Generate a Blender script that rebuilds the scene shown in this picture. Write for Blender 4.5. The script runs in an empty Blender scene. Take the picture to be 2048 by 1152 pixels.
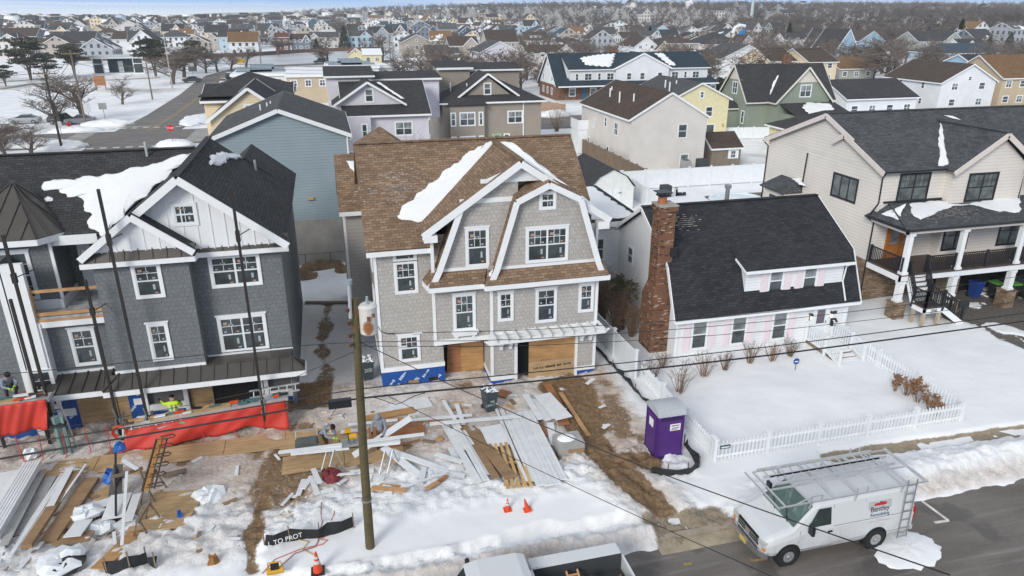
import bpy, bmesh, math, random
import numpy as np
from mathutils import Vector, Matrix
random.seed(11)
R = math.radians
scene = bpy.context.scene
COL = scene.collection
V3 = Vector
# ------------------------------------------------------------------ camera
FPX, PITCH, YAW, CAMH = 1420.0, R(21.25), R(-14.4), 17.0
cam = bpy.data.cameras.new("camera")
cam.sensor_width = 36.0
cam.lens = 36.0 * FPX / 2048.0
cam.clip_start, cam.clip_end = 0.5, 9000
camo = bpy.data.objects.new("camera", cam)
COL.objects.link(camo)
camo.location = (0, 0, CAMH)
camo.rotation_euler = (R(90) - PITCH, 0, YAW)
scene.camera = camo
_c, _s, _cp, _sp = math.cos(YAW), math.sin(YAW), math.cos(PITCH), math.sin(PITCH)
CR = V3((_c, _s, 0)); CF = V3((-_s * _cp, _c * _cp, -_sp)); CU = V3((-_s * _sp, _c * _sp, _cp))
def ray(x, y): return CF + CR * ((x - 1024) / FPX) - CU * ((y - 576) / FPX)
def at(x, y, z=0.0):
 d = ray(x, y); return V3((0, 0, CAMH)) + d * ((z - CAMH) / d.z)
def atY(x, y, Y):
 d = ray(x, y); return V3((0, 0, CAMH)) + d * (Y / d.y)
def atX(x, y, X):
 d = ray(x, y); return V3((0, 0, CAMH)) + d * (X / d.x)
# ------------------------------------------------------------------ noise (numpy)
def _hash(ix, iy, s):
 n = (ix * 374761393 + iy * 668265263 + s * 974711) & 0x7fffffff
 n = ((n ^ (n >> 13)) * 1274126177) & 0x7fffffff
 return ((n ^ (n >> 16)) & 0xffff) / 65535.0
def vnoise(x, y, s=0):
 x = np.asarray(x, float); y = np.asarray(y, float)
 ix = np.floor(x).astype(np.int64); iy = np.floor(y).astype(np.int64)
 fx = x - ix; fy = y - iy
 fx = fx * fx * (3 - 2 * fx); fy = fy * fy * (3 - 2 * fy)
 a = _hash(ix, iy, s); b = _hash(ix + 1, iy, s); c = _hash(ix, iy + 1, s); d = _hash(ix + 1, iy + 1, s)
 return (a * (1 - fx) + b * fx) * (1 - fy) + (c * (1 - fx) + d * fx) * fy
def fbm(x, y, o=4, s=0):
 t = 0; a = .5; n = 0
 for k in range(o):
  t = t + a * vnoise(x * 2 ** k + 17.3 * k, y * 2 ** k - 9.1 * k, s + k); n += a; a *= .5
 return t / n
def sst(a, b, x):
 t = np.clip((x - a) / (b - a), 0, 1); return t * t * (3 - 2 * t)
def segdist(x, y, pts):
 d = np.full(np.shape(x), 1e9)
 for (ax, ay), (bx, by) in zip(pts[:-1], pts[1:]):
  vx, vy = bx - ax, by - ay
  t = np.clip(((x - ax) * vx + (y - ay) * vy) / (vx * vx + vy * vy), 0, 1)
  d = np.minimum(d, np.hypot(x - ax - t * vx, y - ay - t * vy))
 return d
# ------------------------------------------------------------------ mesh builder
def wloc(o):
 p = V3((0, 0, 0))
 while o: p += o.location; o = o.parent
 return p
class MB:
 def __init__(s): s.v = []; s.f = []; s.m = []; s.M = None
 def add(s, vs, fs, mi=0):
  o = len(s.v)
  s.v += [(s.M @ V3(p)) if s.M else V3(p) for p in vs]
  for f in fs: s.f.append([o + i for i in f]); s.m.append(mi)
  return s
 def box(s, a, b, mi=0):
  (x0, y0, z0), (x1, y1, z1) = a, b
  return s.add([(x0, y0, z0), (x1, y0, z0), (x1, y1, z0), (x0, y1, z0), (x0, y0, z1), (x1, y0, z1), (x1, y1, z1), (x0, y1, z1)],
     [(0, 3, 2, 1), (4, 5, 6, 7), (0, 1, 5, 4), (1, 2, 6, 5), (2, 3, 7, 6), (3, 0, 4, 7)], mi)
 def poly(s, pts, mi=0): return s.add(pts, [list(range(len(pts)))], mi)
 def prism(s, pts, ax, a, b, mi=0):
  if ax == 'x': P = lambda u, v, w: (w, u, v)
  elif ax == 'y': P = lambda u, v, w: (u, w, v)
  else: P = lambda u, v, w: (u, v, w)
  n = len(pts)
  return s.add([P(u, v, a) for u, v in pts] + [P(u, v, b) for u, v in pts],
     [list(range(n))[::-1], list(range(n, 2 * n))] + [(i, (i + 1) % n, n + (i + 1) % n, n + i) for i in range(n)], mi)
 def slab(s, pts, t, mi=0, mi_side=None):
  pts = [V3(p) for p in pts]; n = (pts[1] - pts[0]).cross(pts[-1] - pts[0]).normalized()
  if n.z < 0: n = -n
  k = len(pts)
  s.add(pts, [list(range(k))], mi); o = len(s.v) - k
  s.add([p - n * t for p in pts], [list(range(k))[::-1]], mi if mi_side is None else mi_side); q = len(s.v) - k
  for i in range(k): s.f.append([o + i, q + i, q + (i + 1) % k, o + (i + 1) % k]); s.m.append(mi if mi_side is None else mi_side)
  return s
 def bar(s, p, q, w, h, mi=0, up=(0, 0, 1)):
  p = V3(p); q = V3(q); d = (q - p).normalized(); u = V3(up)
  if abs(d.dot(u)) > .98: u = V3((1, 0, 0))
  a = d.cross(u).normalized() * (w / 2); b = a.cross(d).normalized() * (h / 2)
  vs = [p - a - b, p + a - b, p + a + b, p - a + b, q - a - b, q + a - b, q + a + b, q - a + b]
  return s.add(vs, [(0, 3, 2, 1), (4, 5, 6, 7), (0, 1, 5, 4), (1, 2, 6, 5), (2, 3, 7, 6), (3, 0, 4, 7)], mi)
 def tube(s, path, r, n=6, mi=0, cap=True):
  path = [V3(p) for p in path]; k = len(path)
  rs = r if isinstance(r, (list, tuple)) else [r] * k
  vs = []; a = None
  for i, p in enumerate(path):
   d = (path[min(i + 1, k - 1)] - path[max(i - 1, 0)]).normalized()
   if a is None: a = d.orthogonal().normalized()
   else: a = (a - d * a.dot(d)).normalized()
   b = d.cross(a)
   vs += [p + (a * math.cos(6.28319 * j / n) + b * math.sin(6.28319 * j / n)) * rs[i] for j in range(n)]
  fs = [(i * n + j, i * n + (j + 1) % n, (i + 1) * n + (j + 1) % n, (i + 1) * n + j) for i in range(k - 1) for j in range(n)]
  if cap: fs += [list(range(n))[::-1], list(range((k - 1) * n, k * n))]
  return s.add(vs, fs, mi)
 def cyl(s, p, q, r, r2=None, n=12, mi=0): return s.tube([p, q], [r, r if r2 is None else r2], n, mi)
 def loft(s, rings, mi=0, cap=True):
  n = len(rings[0]); k = len(rings)
  fs = [(i * n + j, i * n + (j + 1) % n, (i + 1) * n + (j + 1) % n, (i + 1) * n + j) for i in range(k - 1) for j in range(n)]
  if cap: fs += [list(range(n))[::-1], list(range((k - 1) * n, k * n))]
  return s.add([p for r in rings for p in r], fs, mi)
 def build(s, name, mats, parent=None, world=True, smooth=False, recalc=True, uv=True, bev=0):
  me = bpy.data.meshes.new(name)
  off = wloc(parent) if (parent and world) else V3((0, 0, 0))
  me.from_pydata([tuple(p - off) for p in s.v], [], s.f)
  if not isinstance(mats, (list, tuple)): mats = [mats]
  for m in mats: me.materials.append(m)
  me.polygons.foreach_set("material_index", s.m)
  if recalc or bev:
   bm = bmesh.new(); bm.from_mesh(me)
   if bev:
    bmesh.ops.remove_doubles(bm, verts=bm.verts, dist=1e-4)
    bmesh.ops.recalc_face_normals(bm, faces=bm.faces)
    bmesh.ops.bevel(bm, geom=[e for e in bm.edges if len(e.link_faces) == 2 and e.calc_face_angle(0) > .5], offset=bev, segments=2, affect='EDGES', clamp_overlap=True)
   else: bmesh.ops.recalc_face_normals(bm, faces=bm.faces)
   bm.to_mesh(me); bm.free()
  if smooth: me.polygons.foreach_set("use_smooth", [True] * len(me.polygons))
  if uv: slope_uv(me)
  me.update()
  o = bpy.data.objects.new(name, me); COL.objects.link(o)
  if parent: o.parent = parent
  return o
def slope_uv(me):
 uv = me.uv_layers.new(name="slope").data
 vs = me.vertices; Z = V3((0, 0, 1))
 for p in me.polygons:
  n = p.normal
  t = V3((1, 0, 0)) if abs(n.z) > .999 else Z.cross(n).normalized()
  b = n.cross(t)
  for li in p.loop_indices:
   c = vs[me.loops[li].vertex_index].co
   uv[li].uv = (c.dot(t), c.dot(b))
def tag(o, label=None, cat=None, group=None, kind=None):
 if label: o["label"] = label
 if cat: o["category"] = cat
 if group: o["group"] = group
 if kind: o["kind"] = kind
 return o
def thing(name, label, cat, loc=(0, 0, 0), rz=0, group=None):
 o = bpy.data.objects.new(name, None); COL.objects.link(o)
 o.empty_display_size = .3
 o.location = loc; o.rotation_euler = (0, 0, rz)
 return tag(o, label, cat, group)
def copy_tree(o, parent=None, loc=None, rz=None):
 c = o.copy(); COL.objects.link(c); c.parent = parent
 for k in ("label", "group"):
  if parent is None and k in c: del c[k]
 if loc is not None: c.location = loc
 if rz is not None: c.rotation_euler = (0, 0, rz)
 for ch in list(o.children): copy_tree(ch, c)
 return c
def inst(name, me, parent, loc, rz=0):
 o = bpy.data.objects.new(name, me); COL.objects.link(o)
 o.parent = parent; o.location = loc; o.rotation_euler = (0, 0, rz); return o
# ------------------------------------------------------------------ materials
class NT:
 def __init__(s, name):
  s.m = bpy.data.materials.new(name); s.m.use_nodes = True
  s.t = s.m.node_tree; s.n = s.t.nodes; s.l = s.t.links
  s.b = s.n["Principled BSDF"]
 def new(s, t, **kw):
  n = s.n.new(t)
  for k, v in kw.items():
   if hasattr(n, k): setattr(n, k, v)
   else: n.inputs[k].default_value = v
  return n
 def link(s, a, b): s.l.new(a, b)
 def coord(s, kind): return s.new('ShaderNodeTexCoord').outputs[kind]
 def noise(s, vec, scale, detail=3, rough=.55):
  n = s.new('ShaderNodeTexNoise'); n.inputs['Scale'].default_value = scale
  n.inputs['Detail'].default_value = detail; n.inputs['Roughness'].default_value = rough
  if vec: s.link(vec, n.inputs['Vector'])
  return n.outputs['Fac']
 def ramp(s, fac, stops, interp='LINEAR'):
  r = s.new('ShaderNodeValToRGB'); r.color_ramp.interpolation = interp
  e = r.color_ramp.elements
  while len(e) < len(stops): e.new(.5)
  for el, (p, c) in zip(e, stops):
   el.position = p; el.color = (c if isinstance(c, (tuple, list)) else (c, c, c)) + ((1,) if not isinstance(c, (tuple, list)) or len(c) == 3 else ())
  s.link(fac, r.inputs['Fac']); return r.outputs['Color']
 def mix(s, fac, a, b, mode='MIX'):
  n = s.new('ShaderNodeMix', data_type='RGBA', blend_type=mode)
  for inp, v in ((n.inputs[0], fac), (n.inputs[6], a), (n.inputs[7], b)):
   if hasattr(v, 'is_linked') or hasattr(v, 'links'): s.link(v, inp)
   elif isinstance(v, (int, float)): inp.default_value = v
   else: inp.default_value = tuple(v) + (1,)
  return n.outputs[2]
 def math(s, op, a, b=0.0):
  n = s.new('ShaderNodeMath', operation=op)
  for inp, v in ((n.inputs[0], a), (n.inputs[1], b)):
   if isinstance(v, (int, float)): inp.default_value = v
   else: s.link(v, inp)
  return n.outputs[0]
 def bump(s, h, strength=.3, dist=.02):
  n = s.new('ShaderNodeBump'); n.inputs['Strength'].default_value = strength; n.inputs['Distance'].default_value = dist
  s.link(h, n.inputs['Height']); s.link(n.outputs['Normal'], s.b.inputs['Normal'])
 def col(s, c):
  if isinstance(c, (tuple, list)): s.b.inputs['Base Color'].default_value = tuple(c) + (1,)
  else: s.link(c, s.b.inputs['Base Color'])
 def set(s, rough=.7, metal=0, spec=.5):
  s.b.inputs['Roughness'].default_value = rough; s.b.inputs['Metallic'].default_value = metal
  s.b.inputs['Specular IOR Level'].default_value = spec
MATS = {}
def sc(c, k): return tuple(min(1, v * k) for v in c)
def plain(name, c, rough=.65, metal=0, var=.12, scale=2.0, spec=.4):
 if name in MATS: return MATS[name]
 t = NT(name); t.set(rough, metal, spec)
 f = t.noise(t.coord('Object'), scale, 4)
 t.col(t.ramp(f, [(.3, sc(c, 1 - var)), (.7, sc(c, 1 + var))]))
 MATS[name] = t.m; return t.m
def lap(name, c, row=.18):
 if name in MATS: return MATS[name]
 t = NT(name); t.set(.6, 0, .35)
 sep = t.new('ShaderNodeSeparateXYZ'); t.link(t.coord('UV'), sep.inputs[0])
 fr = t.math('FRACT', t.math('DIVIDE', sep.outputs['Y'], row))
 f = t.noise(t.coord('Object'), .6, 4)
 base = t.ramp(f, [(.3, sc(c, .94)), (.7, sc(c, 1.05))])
 gap = t.ramp(fr, [(0, .5), (.07, .8), (.14, 1), (.95, 1), (1, .9)])  # lap shadow line painted into the colour along each board's lower edge
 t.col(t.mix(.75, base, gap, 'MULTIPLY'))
 t.bump(t.math('SUBTRACT', 1.0, fr), .55, .03)
 MATS[name] = t.m; return t.m
def tiles(name, c1, c2, gapc, w=.3, h=.14, gap=.008, var=.15, bump=.4, rough=.85, offs=.5, vscale=.5, squash=1):
 if name in MATS: return MATS[name]
 t = NT(name); t.set(rough, 0, .25)
 b = t.new('ShaderNodeTexBrick', offset=offs); t.link(t.coord('UV'), b.inputs['Vector'])
 for k, v in (('Scale', 1), ('Mortar Size', gap), ('Mortar Smooth', .2), ('Bias', 0), ('Brick Width', w), ('Row Height', h)): b.inputs[k].default_value = v
 b.inputs['Color1'].default_value = c1 + (1,); b.inputs['Color2'].default_value = c2 + (1,); b.inputs['Mortar'].default_value = gapc + (1,)
 n = t.noise(t.coord('Object'), vscale, 5)
 n2 = t.noise(t.coord('UV'), 9, 2)
 c = t.mix(1.0, b.outputs['Color'], t.ramp(n, [(.3, 1 - var), (.7, 1 + var * .6)]), 'MULTIPLY')
 t.col(t.mix(.5, c, t.ramp(n2, [(.3, .75), (.7, 1.2)]), 'MULTIPLY'))
 t.bump(b.outputs['Fac'], -bump, .02)
 MATS[name] = t.m; return t.m
def shingle(name, c, var=.3): return tiles(name, sc(c, 1 - var), sc(c, 1 + var), sc(c, .35), .32, .145, .011, .14, .5, .9)
def shake(name, c): return tiles(name, sc(c, .93), sc(c, 1.06), sc(c, .6), .2, .19, .008, .07, .4, .8)
def woodmat(name, c, dark=.6, scale=1.0, rough=.7):
 if name in MATS: return MATS[name]
 t = NT(name); t.set(rough, 0, .3)
 mp = t.new('ShaderNodeMapping'); mp.inputs['Scale'].default_value = (scale * 1.2, scale * 7, scale * 7); t.link(t.coord('Object'), mp.inputs[0])
 f = t.noise(mp.outputs[0], 1.6, 5, .65)
 g = t.noise(t.coord('Object'), 1.1, 2)
 a = t.ramp(f, [(.25, sc(c, dark)), (.5, c), (.8, sc(c, 1.25))])
 t.col(t.mix(.6, a, t.ramp(g, [(.3, .75), (.7, 1.1)]), 'MULTIPLY'))
 MATS[name] = t.m; return t.m
def glassmat(name, c=(.05, .064, .07), rough=.06):
 if name in MATS: return MATS[name]
 t = NT(name); t.set(rough, 0, .8)
 f = t.noise(t.coord('Object'), 1.3, 2)
 t.col(t.ramp(f, [(.35, sc(c, .55)), (.65, sc(c, 1.5))]))
 MATS[name] = t.m; return t.m
def snowmat(name="snow", dirt=.0):
 if name in MATS: return MATS[name]
 t = NT(name); t.set(.7, 0, .25)
 co = t.coord('Object')
 f = t.noise(co, .8, 5)
 t.col(t.ramp(f, [(.25, (.76 - dirt, .775 - dirt, .795 - dirt)), (.7, (.82 - dirt, .83 - dirt, .84 - dirt))]))
 h = t.noise(co, 5, 6, .6)
 t.bump(h, .35, .06)
 MATS[name] = t.m; return t.m
SNOW = snowmat()
WHITE = plain("white_trim_paint", (.78, .80, .81), .5, 0, .04)
WHITE2 = plain("white_vinyl", (.74, .77, .79), .45, 0, .05)
BLACK = plain("black_metal", (.018, .02, .023), .4)
DARK = plain("dark_interior", (.012, .012, .013), .9)
GLASS = glassmat("window_glass")
GLASSB = glassmat("window_glass_with_blinds", (.20, .225, .235), .15)
STICK = plain("white_sticker", (.40, .44, .46), .6)
STICKP = plain("pink_sticker", (.45, .28, .22), .6)
STEEL = plain("galvanised_steel", (.42, .44, .45), .4, .7)
ALU = plain("aluminium", (.55, .57, .58), .4, .5)
OSB = woodmat("osb_board", (.46, .315, .17), .62, .8)
PLY = woodmat("plywood", (.45, .26, .11), .55, .5)
LUMBER = woodmat("lumber", (.52, .30, .14), .7, 1.5)
CEDAR = woodmat("red_brown_board", (.36, .16, .075), .6, 1)
GREYWOOD = woodmat("weathered_wood", (.22, .17, .125), .6, 1)
PINEW = woodmat("pale_post_wood", (.42, .35, .26), .75, 1)
# ------------------------------------------------------------------ sky and sun
SUN_EL, SUN_AZ = R(28), R(-138)
w = bpy.data.worlds.new("World"); scene.world = w; w.use_nodes = True
t = w.node_tree; n = t.nodes; l = t.links
bg = n["Background"]
sky = n.new('ShaderNodeTexSky'); sky.sky_type = 'NISHITA'; sky.sun_disc = False
sky.sun_elevation = SUN_EL; sky.sun_rotation = SUN_AZ; sky.air_density = 1.0; sky.dust_density = .6; sky.ozone_density = 1.5
tc = n.new('ShaderNodeTexCoord')
sep = n.new('ShaderNodeSeparateXYZ'); l.new(tc.outputs['Generated'], sep.inputs[0])
mp = n.new('ShaderNodeMapping'); mp.inputs['Scale'].default_value = (2.2, 2.2, 120); mp.inputs['Rotation'].default_value = (.03, .05, .3); l.new(tc.outputs['Generated'], mp.inputs[0])
no = n.new('ShaderNodeTexNoise'); no.inputs['Scale'].default_value = 2.2; no.inputs['Detail'].default_value = 5; no.inputs['Distortion'].default_value = .6; l.new(mp.outputs[0], no.inputs['Vector'])
rp = n.new('ShaderNodeValToRGB'); rp.color_ramp.elements[0].position = .46; rp.color_ramp.elements[1].position = .72; l.new(no.outputs['Fac'], rp.inputs['Fac'])
el = n.new('ShaderNodeValToRGB'); e = el.color_ramp.elements
e[0].position = 0; e[0].color = (.5, .5, .5, 1); e[1].position = .006; e[1].color = (.0, .0, .0, 1)
e.new(.10).color = (.0, .0, .0, 1); e.new(.3).color = (.9, .9, .9, 1)
l.new(sep.outputs['Z'], el.inputs['Fac'])
mx = n.new('ShaderNodeMath'); mx.operation = 'MAXIMUM'; l.new(rp.outputs['Color'], mx.inputs[0]); l.new(el.outputs['Color'], mx.inputs[1])
mm = n.new('ShaderNodeMath'); mm.operation = 'MULTIPLY'; l.new(mx.outputs[0], mm.inputs[0]); mm.inputs[1].default_value = .85
cm = n.new('ShaderNodeMix'); cm.data_type = 'RGBA'; l.new(mm.outputs[0], cm.inputs[0]); cm.inputs[7].default_value = (7.6, 8.1, 8.8, 1)
hz = n.new('ShaderNodeValToRGB'); e2 = hz.color_ramp.elements
e2[0].position = 0; e2[0].color = (7.2, 8.0, 9.2, 1); e2[1].position = .05; e2[1].color = (2.6, 4.6, 8.6, 1); e2.new(.004).color = (5.2, 6.9, 9.4, 1); e2.new(.016).color = (2.6, 4.9, 9.4, 1); l.new(sep.outputs['Z'], hz.inputs['Fac'])
lo = n.new('ShaderNodeMapRange'); lo.inputs[1].default_value = .05; lo.inputs[2].default_value = .3; l.new(sep.outputs['Z'], lo.inputs[0])
bl = n.new('ShaderNodeMix'); bl.data_type = 'RGBA'; l.new(lo.outputs[0], bl.inputs[0]); l.new(hz.outputs['Color'], bl.inputs[6]); l.new(sky.outputs[0], bl.inputs[7]); l.new(bl.outputs[2], cm.inputs[6])
l.new(cm.outputs[2], bg.inputs['Color']); bg.inputs['Strength'].default_value = .091
sd = bpy.data.lights.new("sun", 'SUN'); sd.energy = 2.35; sd.angle = R(20); sd.color = (1, .96, .9)
so = bpy.data.objects.new("sun", sd); COL.objects.link(so)
_d = V3((math.sin(SUN_AZ) * math.cos(SUN_EL), math.cos(SUN_AZ) * math.cos(SUN_EL), math.sin(SUN_EL)))
so.rotation_euler = _d.to_track_quat('Z', 'Y').to_euler(); so.location = (0, 0, 60)
vs = scene.view_settings; vs.view_transform = 'Standard'; vs.look = 'None'; vs.exposure = 0.13; vs.gamma = 1
# ------------------------------------------------------------------ the air: a thin even haze over the town
hm = bpy.data.materials.new("thin_haze"); hm.use_nodes = True; hn = hm.node_tree.nodes; hn.clear()
ho = hn.new('ShaderNodeOutputMaterial'); hv = hn.new('ShaderNodeVolumePrincipled'); hv.inputs['Color'].default_value = (.9, .95, 1, 1); hv.inputs['Density'].default_value = .00019; hv.inputs['Anisotropy'].default_value = 0
hm.node_tree.links.new(hv.outputs[0], ho.inputs['Volume'])
scene.cycles.volume_bounces = 2; scene.cycles.volume_step_rate = 4
# ------------------------------------------------------------------ near ground: snow, trodden slush, mud
def XY(pts, z=.1): return [tuple(at(px, py, z)[:2]) for px, py in pts]
PATH_MAIN = XY([(1100, 775), (1130, 800), (1175, 880), (1222, 940), (1275, 990), (1345, 1046)], .05)
PATH_DRIVE = XY([(1140, 770), (1150, 800), (1175, 850)], .05)
PATH_SIDE = XY([(560, 900), (545, 940), (528, 1000), (512, 1060), (505, 1150)], .1)
PATH_GAP = XY([(655, 610), (648, 660), (640, 700), (655, 740), (625, 800)], .1)
PATH_POTTY = XY([(1245, 930), (1300, 925)], .05)
WALK = XY([(1660, 915), (1740, 903), (1850, 888), (1950, 874), (2060, 858)], .05)
WALK = WALK + [(WALK[-1][0] + 30, WALK[-1][1])]
def masks(x, y):
 n1 = fbm(x * .9, y * .9, 4, 3); n2 = fbm(x * .35, y * .35, 3, 8)
 mud = 1 - sst(.35, .95, segdist(x, y, PATH_MAIN) + (n1 - .5) * .5)
 mud = np.maximum(mud, 1 - sst(.5, 1.5, segdist(x, y, PATH_DRIVE) + (n1 - .5) * .8))
 mud = np.maximum(mud, .74 * (1 - sst(.12, .5, segdist(x, y, PATH_SIDE) + (n1 - .5) * .7)))
 mud = np.maximum(mud, .62 * (1 - sst(.15, .7, segdist(x, y, PATH_GAP) + (n1 - .5) * .9)))
 mud = np.maximum(mud, .8 * (1 - sst(.3, 1.0, segdist(x, y, PATH_POTTY) + (n1 - .5) * .6)))
 p = at(622, 792, .05); mud = np.maximum(mud, 1 - sst(.7, 1.1, np.maximum(abs(x - p.x) * .9, abs(y - p.y) * .7) + (n1 - .5) * .3))
 site = sst(-30, -29, x) * (1 - sst(11.8, 13.2, x + (n1 - .5))) * sst(22.0, 24.6, y + (n2 - .5) * 3.0) * (1 - sst(31.0, 33.0, y))
 gap = sst(-2.8, -2.2, x) * (1 - sst(1.2, 1.8, x)) * sst(29, 31, y) * (1 - sst(46, 50, y))
 low = (1 - sst(-3.2, -2.4, x)) * sst(19.2, 20.4, y) * .8
 dirt = np.maximum(np.maximum(site, gap * .4), low * .55) * (.35 + 1.1 * (n2 - .25))
 band = (1 - sst(.4, 2.2, segdist(x, y, PATH_MAIN) + (n1 - .5))) * .55
 dirt = np.clip(np.maximum(dirt, band), 0, 1)
 mud = np.maximum(mud, np.clip(site * sst(.54, .72, n2 + (n1 - .5) * .5) * .62, 0, 1))
 front = sst(17.2, 17.6, y) * (1 - sst(17.9, 18.7, y))
 dirt = np.maximum(dirt, front * (.2 + .5 * n2))
 rub = np.clip(site * .55 + low * .9 + sst(12.0, 10.6, x) * 0 + (1 - sst(12.4, 13.6, x)) * sst(20.0, 21.5, y) * (1 - sst(24.5, 26, y)) * .9 + (1 - sst(.9, 2.4, segdist(x, y, PATH_MAIN))) * .8, 0, 1)
 rub = np.maximum(rub, .8 * sst(17.3, 17.8, y) * (1 - sst(18.5, 19.0, y)))
 rub = np.maximum(rub, .7 * sst(13.5, 14.5, x) * sst(17.4, 17.9, y) * (1 - sst(19.6, 20.2, y)))
 drv = sst(35.0, 35.8, x + (n1 - .5) * 1.6) * (1 - sst(43.5, 44.5, x)) * sst(20.5, 22, y) * sst(.40, .52, n1 + .04)
 wk = 1 - sst(.28, .5, segdist(x, y, WALK) + (n1 - .5) * .35)
 apron = sst(9.4, 9.9, x + (n1 - .5) * .6) * (1 - sst(12.4, 13.2, x + (n1 - .5) * .6)) * (1 - sst(18.6, 19.3, y))
 return mud, dirt, drv, wk, rub, apron
def right_d(x): return 2 * sst(13, 15, x)
def gh(x, y):
 x = np.asarray(x, float); y = np.asarray(y, float)
 mud, dirt, drv, wk, rub, apron = masks(x, y)
 rub = rub * (1 - .8 * sst(24.2, 24.8, y) * (1 - sst(28.0, 28.4, y)) * (1 - sst(1.8, 2.6, x))) * (1 - .5 * sst(23, 24, y) * (1 - sst(29, 30, y)))
 e1 = 18.75 + (fbm(x * .7, y * 0 + 3, 3, 5) - .5) * .9
 h = .13 + .05 * right_d(x) * (fbm(x * .28, y * .55, 3, 51) - .5) + .05 * (fbm(x * .5, y * .5, 3, 1) - .5)
 left = 1 - sst(9.0, 11.2, x); right = sst(12.6, 14.2, x)
 plat = .34 * (1 - sst(20.5, 23.5, y)) * left
 edge = sst(0, .16, y - e1 + .25 * (vnoise(x * 2.3, y * .5, 41) - .5))
 h = h + plat * edge - left * (1 - edge) * (.02)
 h = h + left * .30 * np.exp(-((y - 18.05) / .35) ** 2) * (.5 + fbm(x * .8, y * .8, 3, 6))
 mound = right * np.exp(-((y - 18.75) / .62) ** 2) * (.2 + .36 * fbm(x * .5, y * .6, 3, 7))
 h = h + mound
 h = h + rub * .30 * (fbm(x * 2.1, y * 2.1, 3, 12) - .42) + rub * .12 * (vnoise(x * 5.5, y * 5.5, 4) - .4)
 h = h + rub * .085 * sst(.5, .6, fbm(x * 3.1, y * 3.1, 2, 31)) + rub * .05 * sst(.52, .58, vnoise(x * 6.3, y * 6.3, 33))
 h = h + .014 * (vnoise(x * 4, y * 4, 22) - .5)
 h = h - mud * .13 - drv * .12 - wk * .22 - apron * .14
 rd = sst(17.25, 17.75, y + (fbm(x * .9, y * .9, 3, 15) - .5) * .9)
 return h * rd - .06 * (1 - rd) + 0.0
def gz(x, y): return max(0.0, float(gh(np.array([x]), np.array([y]))[0]))
def atg(px, py):
 p = at(px, py, .1)
 for _ in range(3): p = at(px, py, gz(p.x, p.y))
 return p
def grid_mesh(name, xs, ys, H, mats, attr=None, kind='structure'):
 X, Y = np.meshgrid(xs, ys); Z = H(X, Y)
 nx, ny = len(xs), len(ys)
 co = np.stack([X, Y, Z], -1).reshape(-1, 3).astype(np.float32)
 i = np.arange(nx * ny).reshape(ny, nx)
 q = np.stack([i[:-1, :-1], i[:-1, 1:], i[1:, 1:], i[1:, :-1]], -1).reshape(-1, 4).astype(np.int32)
 me = bpy.data.meshes.new(name)
 me.vertices.add(len(co)); me.vertices.foreach_set("co", co.ravel())
 me.loops.add(q.size); me.loops.foreach_set("vertex_index", q.ravel())
 me.polygons.add(len(q)); me.polygons.foreach_set("loop_start", np.arange(0, q.size, 4, dtype=np.int32)); me.polygons.foreach_set("loop_total", np.full(len(q), 4, np.int32))
 me.polygons.foreach_set("use_smooth", np.ones(len(q), bool))
 me.update(calc_edges=True)
 if attr is not None:
  for nm, arr in attr(X, Y).items():
   a = me.color_attributes.new(nm, 'FLOAT_COLOR', 'POINT')
   a.data.foreach_set("color", arr.reshape(-1, 4).astype(np.float32).ravel())
 for m in mats: me.materials.append(m)
 o = bpy.data.objects.new(name, me); COL.objects.link(o)
 return tag(o, kind=kind)
def near_attr(X, Y):
 mud, dirt, drv, wk, rub, apron = masks(X, Y)
 one = np.ones_like(mud)
 return {"wear": np.stack([np.maximum(mud, 0), dirt, drv, one], -1), "paving": np.stack([np.maximum(wk, apron * .9), rub, one, one], -1)}
def ground_mat():
 t = NT("snow_mud_ground"); t.set(.75, 0, .25)
 a = t.new('ShaderNodeVertexColor', layer_name="wear"); s = t.new('ShaderNodeSeparateColor'); t.link(a.outputs['Color'], s.inputs[0])
 a2 = t.new('ShaderNodeVertexColor', layer_name="paving"); s2 = t.new('ShaderNodeSeparateColor'); t.link(a2.outputs['Color'], s2.inputs[0])
 co = t.coord('Object')
 n1 = t.noise(co, 1.7, 6, .65); n2 = t.noise(co, 7, 5, .65); n3 = t.noise(co, .5, 3); n4 = t.noise(co, 30, 2)
 snow = t.ramp(n3, [(.3, (.755, .77, .79)), (.7, (.82, .83, .84))])
 d = t.math('MULTIPLY', s.outputs[1], t.math('ADD', .25, t.math('MULTIPLY', n2, 1.5)))
 dirtc = t.ramp(n1, [(.3, (.36, .27, .205)), (.55, (.52, .44, .38)), (.75, (.66, .61, .57))])
 c = t.mix(t.ramp(d, [(.12, 0), (.75, 1)]), snow, dirtc)
 mudc = t.ramp(n2, [(.25, (.10, .062, .032)), (.5, (.20, .128, .068)), (.75, (.31, .215, .13))])
 m = t.math('ADD', s.outputs[0], t.math('MULTIPLY', t.math('SUBTRACT', n2, .5), 1.0))
 c = t.mix(t.ramp(m, [(.38, 0), (.62, 1)]), c, mudc)
 asph = t.ramp(n2, [(.3, (.075, .065, .058)), (.7, (.17, .155, .14))])
 g = t.math('ADD', s.outputs[2], t.math('MULTIPLY', t.math('SUBTRACT', n1, .5), .9))
 c = t.mix(t.ramp(g, [(.45, 0), (.65, 1)]), c, asph)
 pv = t.ramp(n2, [(.3, (.20, .165, .12)), (.7, (.36, .30, .22))])
 p = t.math('ADD', s2.outputs[0], t.math('MULTIPLY', t.math('SUBTRACT', n2, .5), .6))
 c = t.mix(t.ramp(p, [(.4, 0), (.6, 1)]), c, pv)
 t.col(c)
 hh = t.math('ADD', t.math('MULTIPLY', n2, s2.outputs[1]), t.math('MULTIPLY', n4, .12))
 t.bump(hh, .6, .12)
 return t.m
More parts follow.
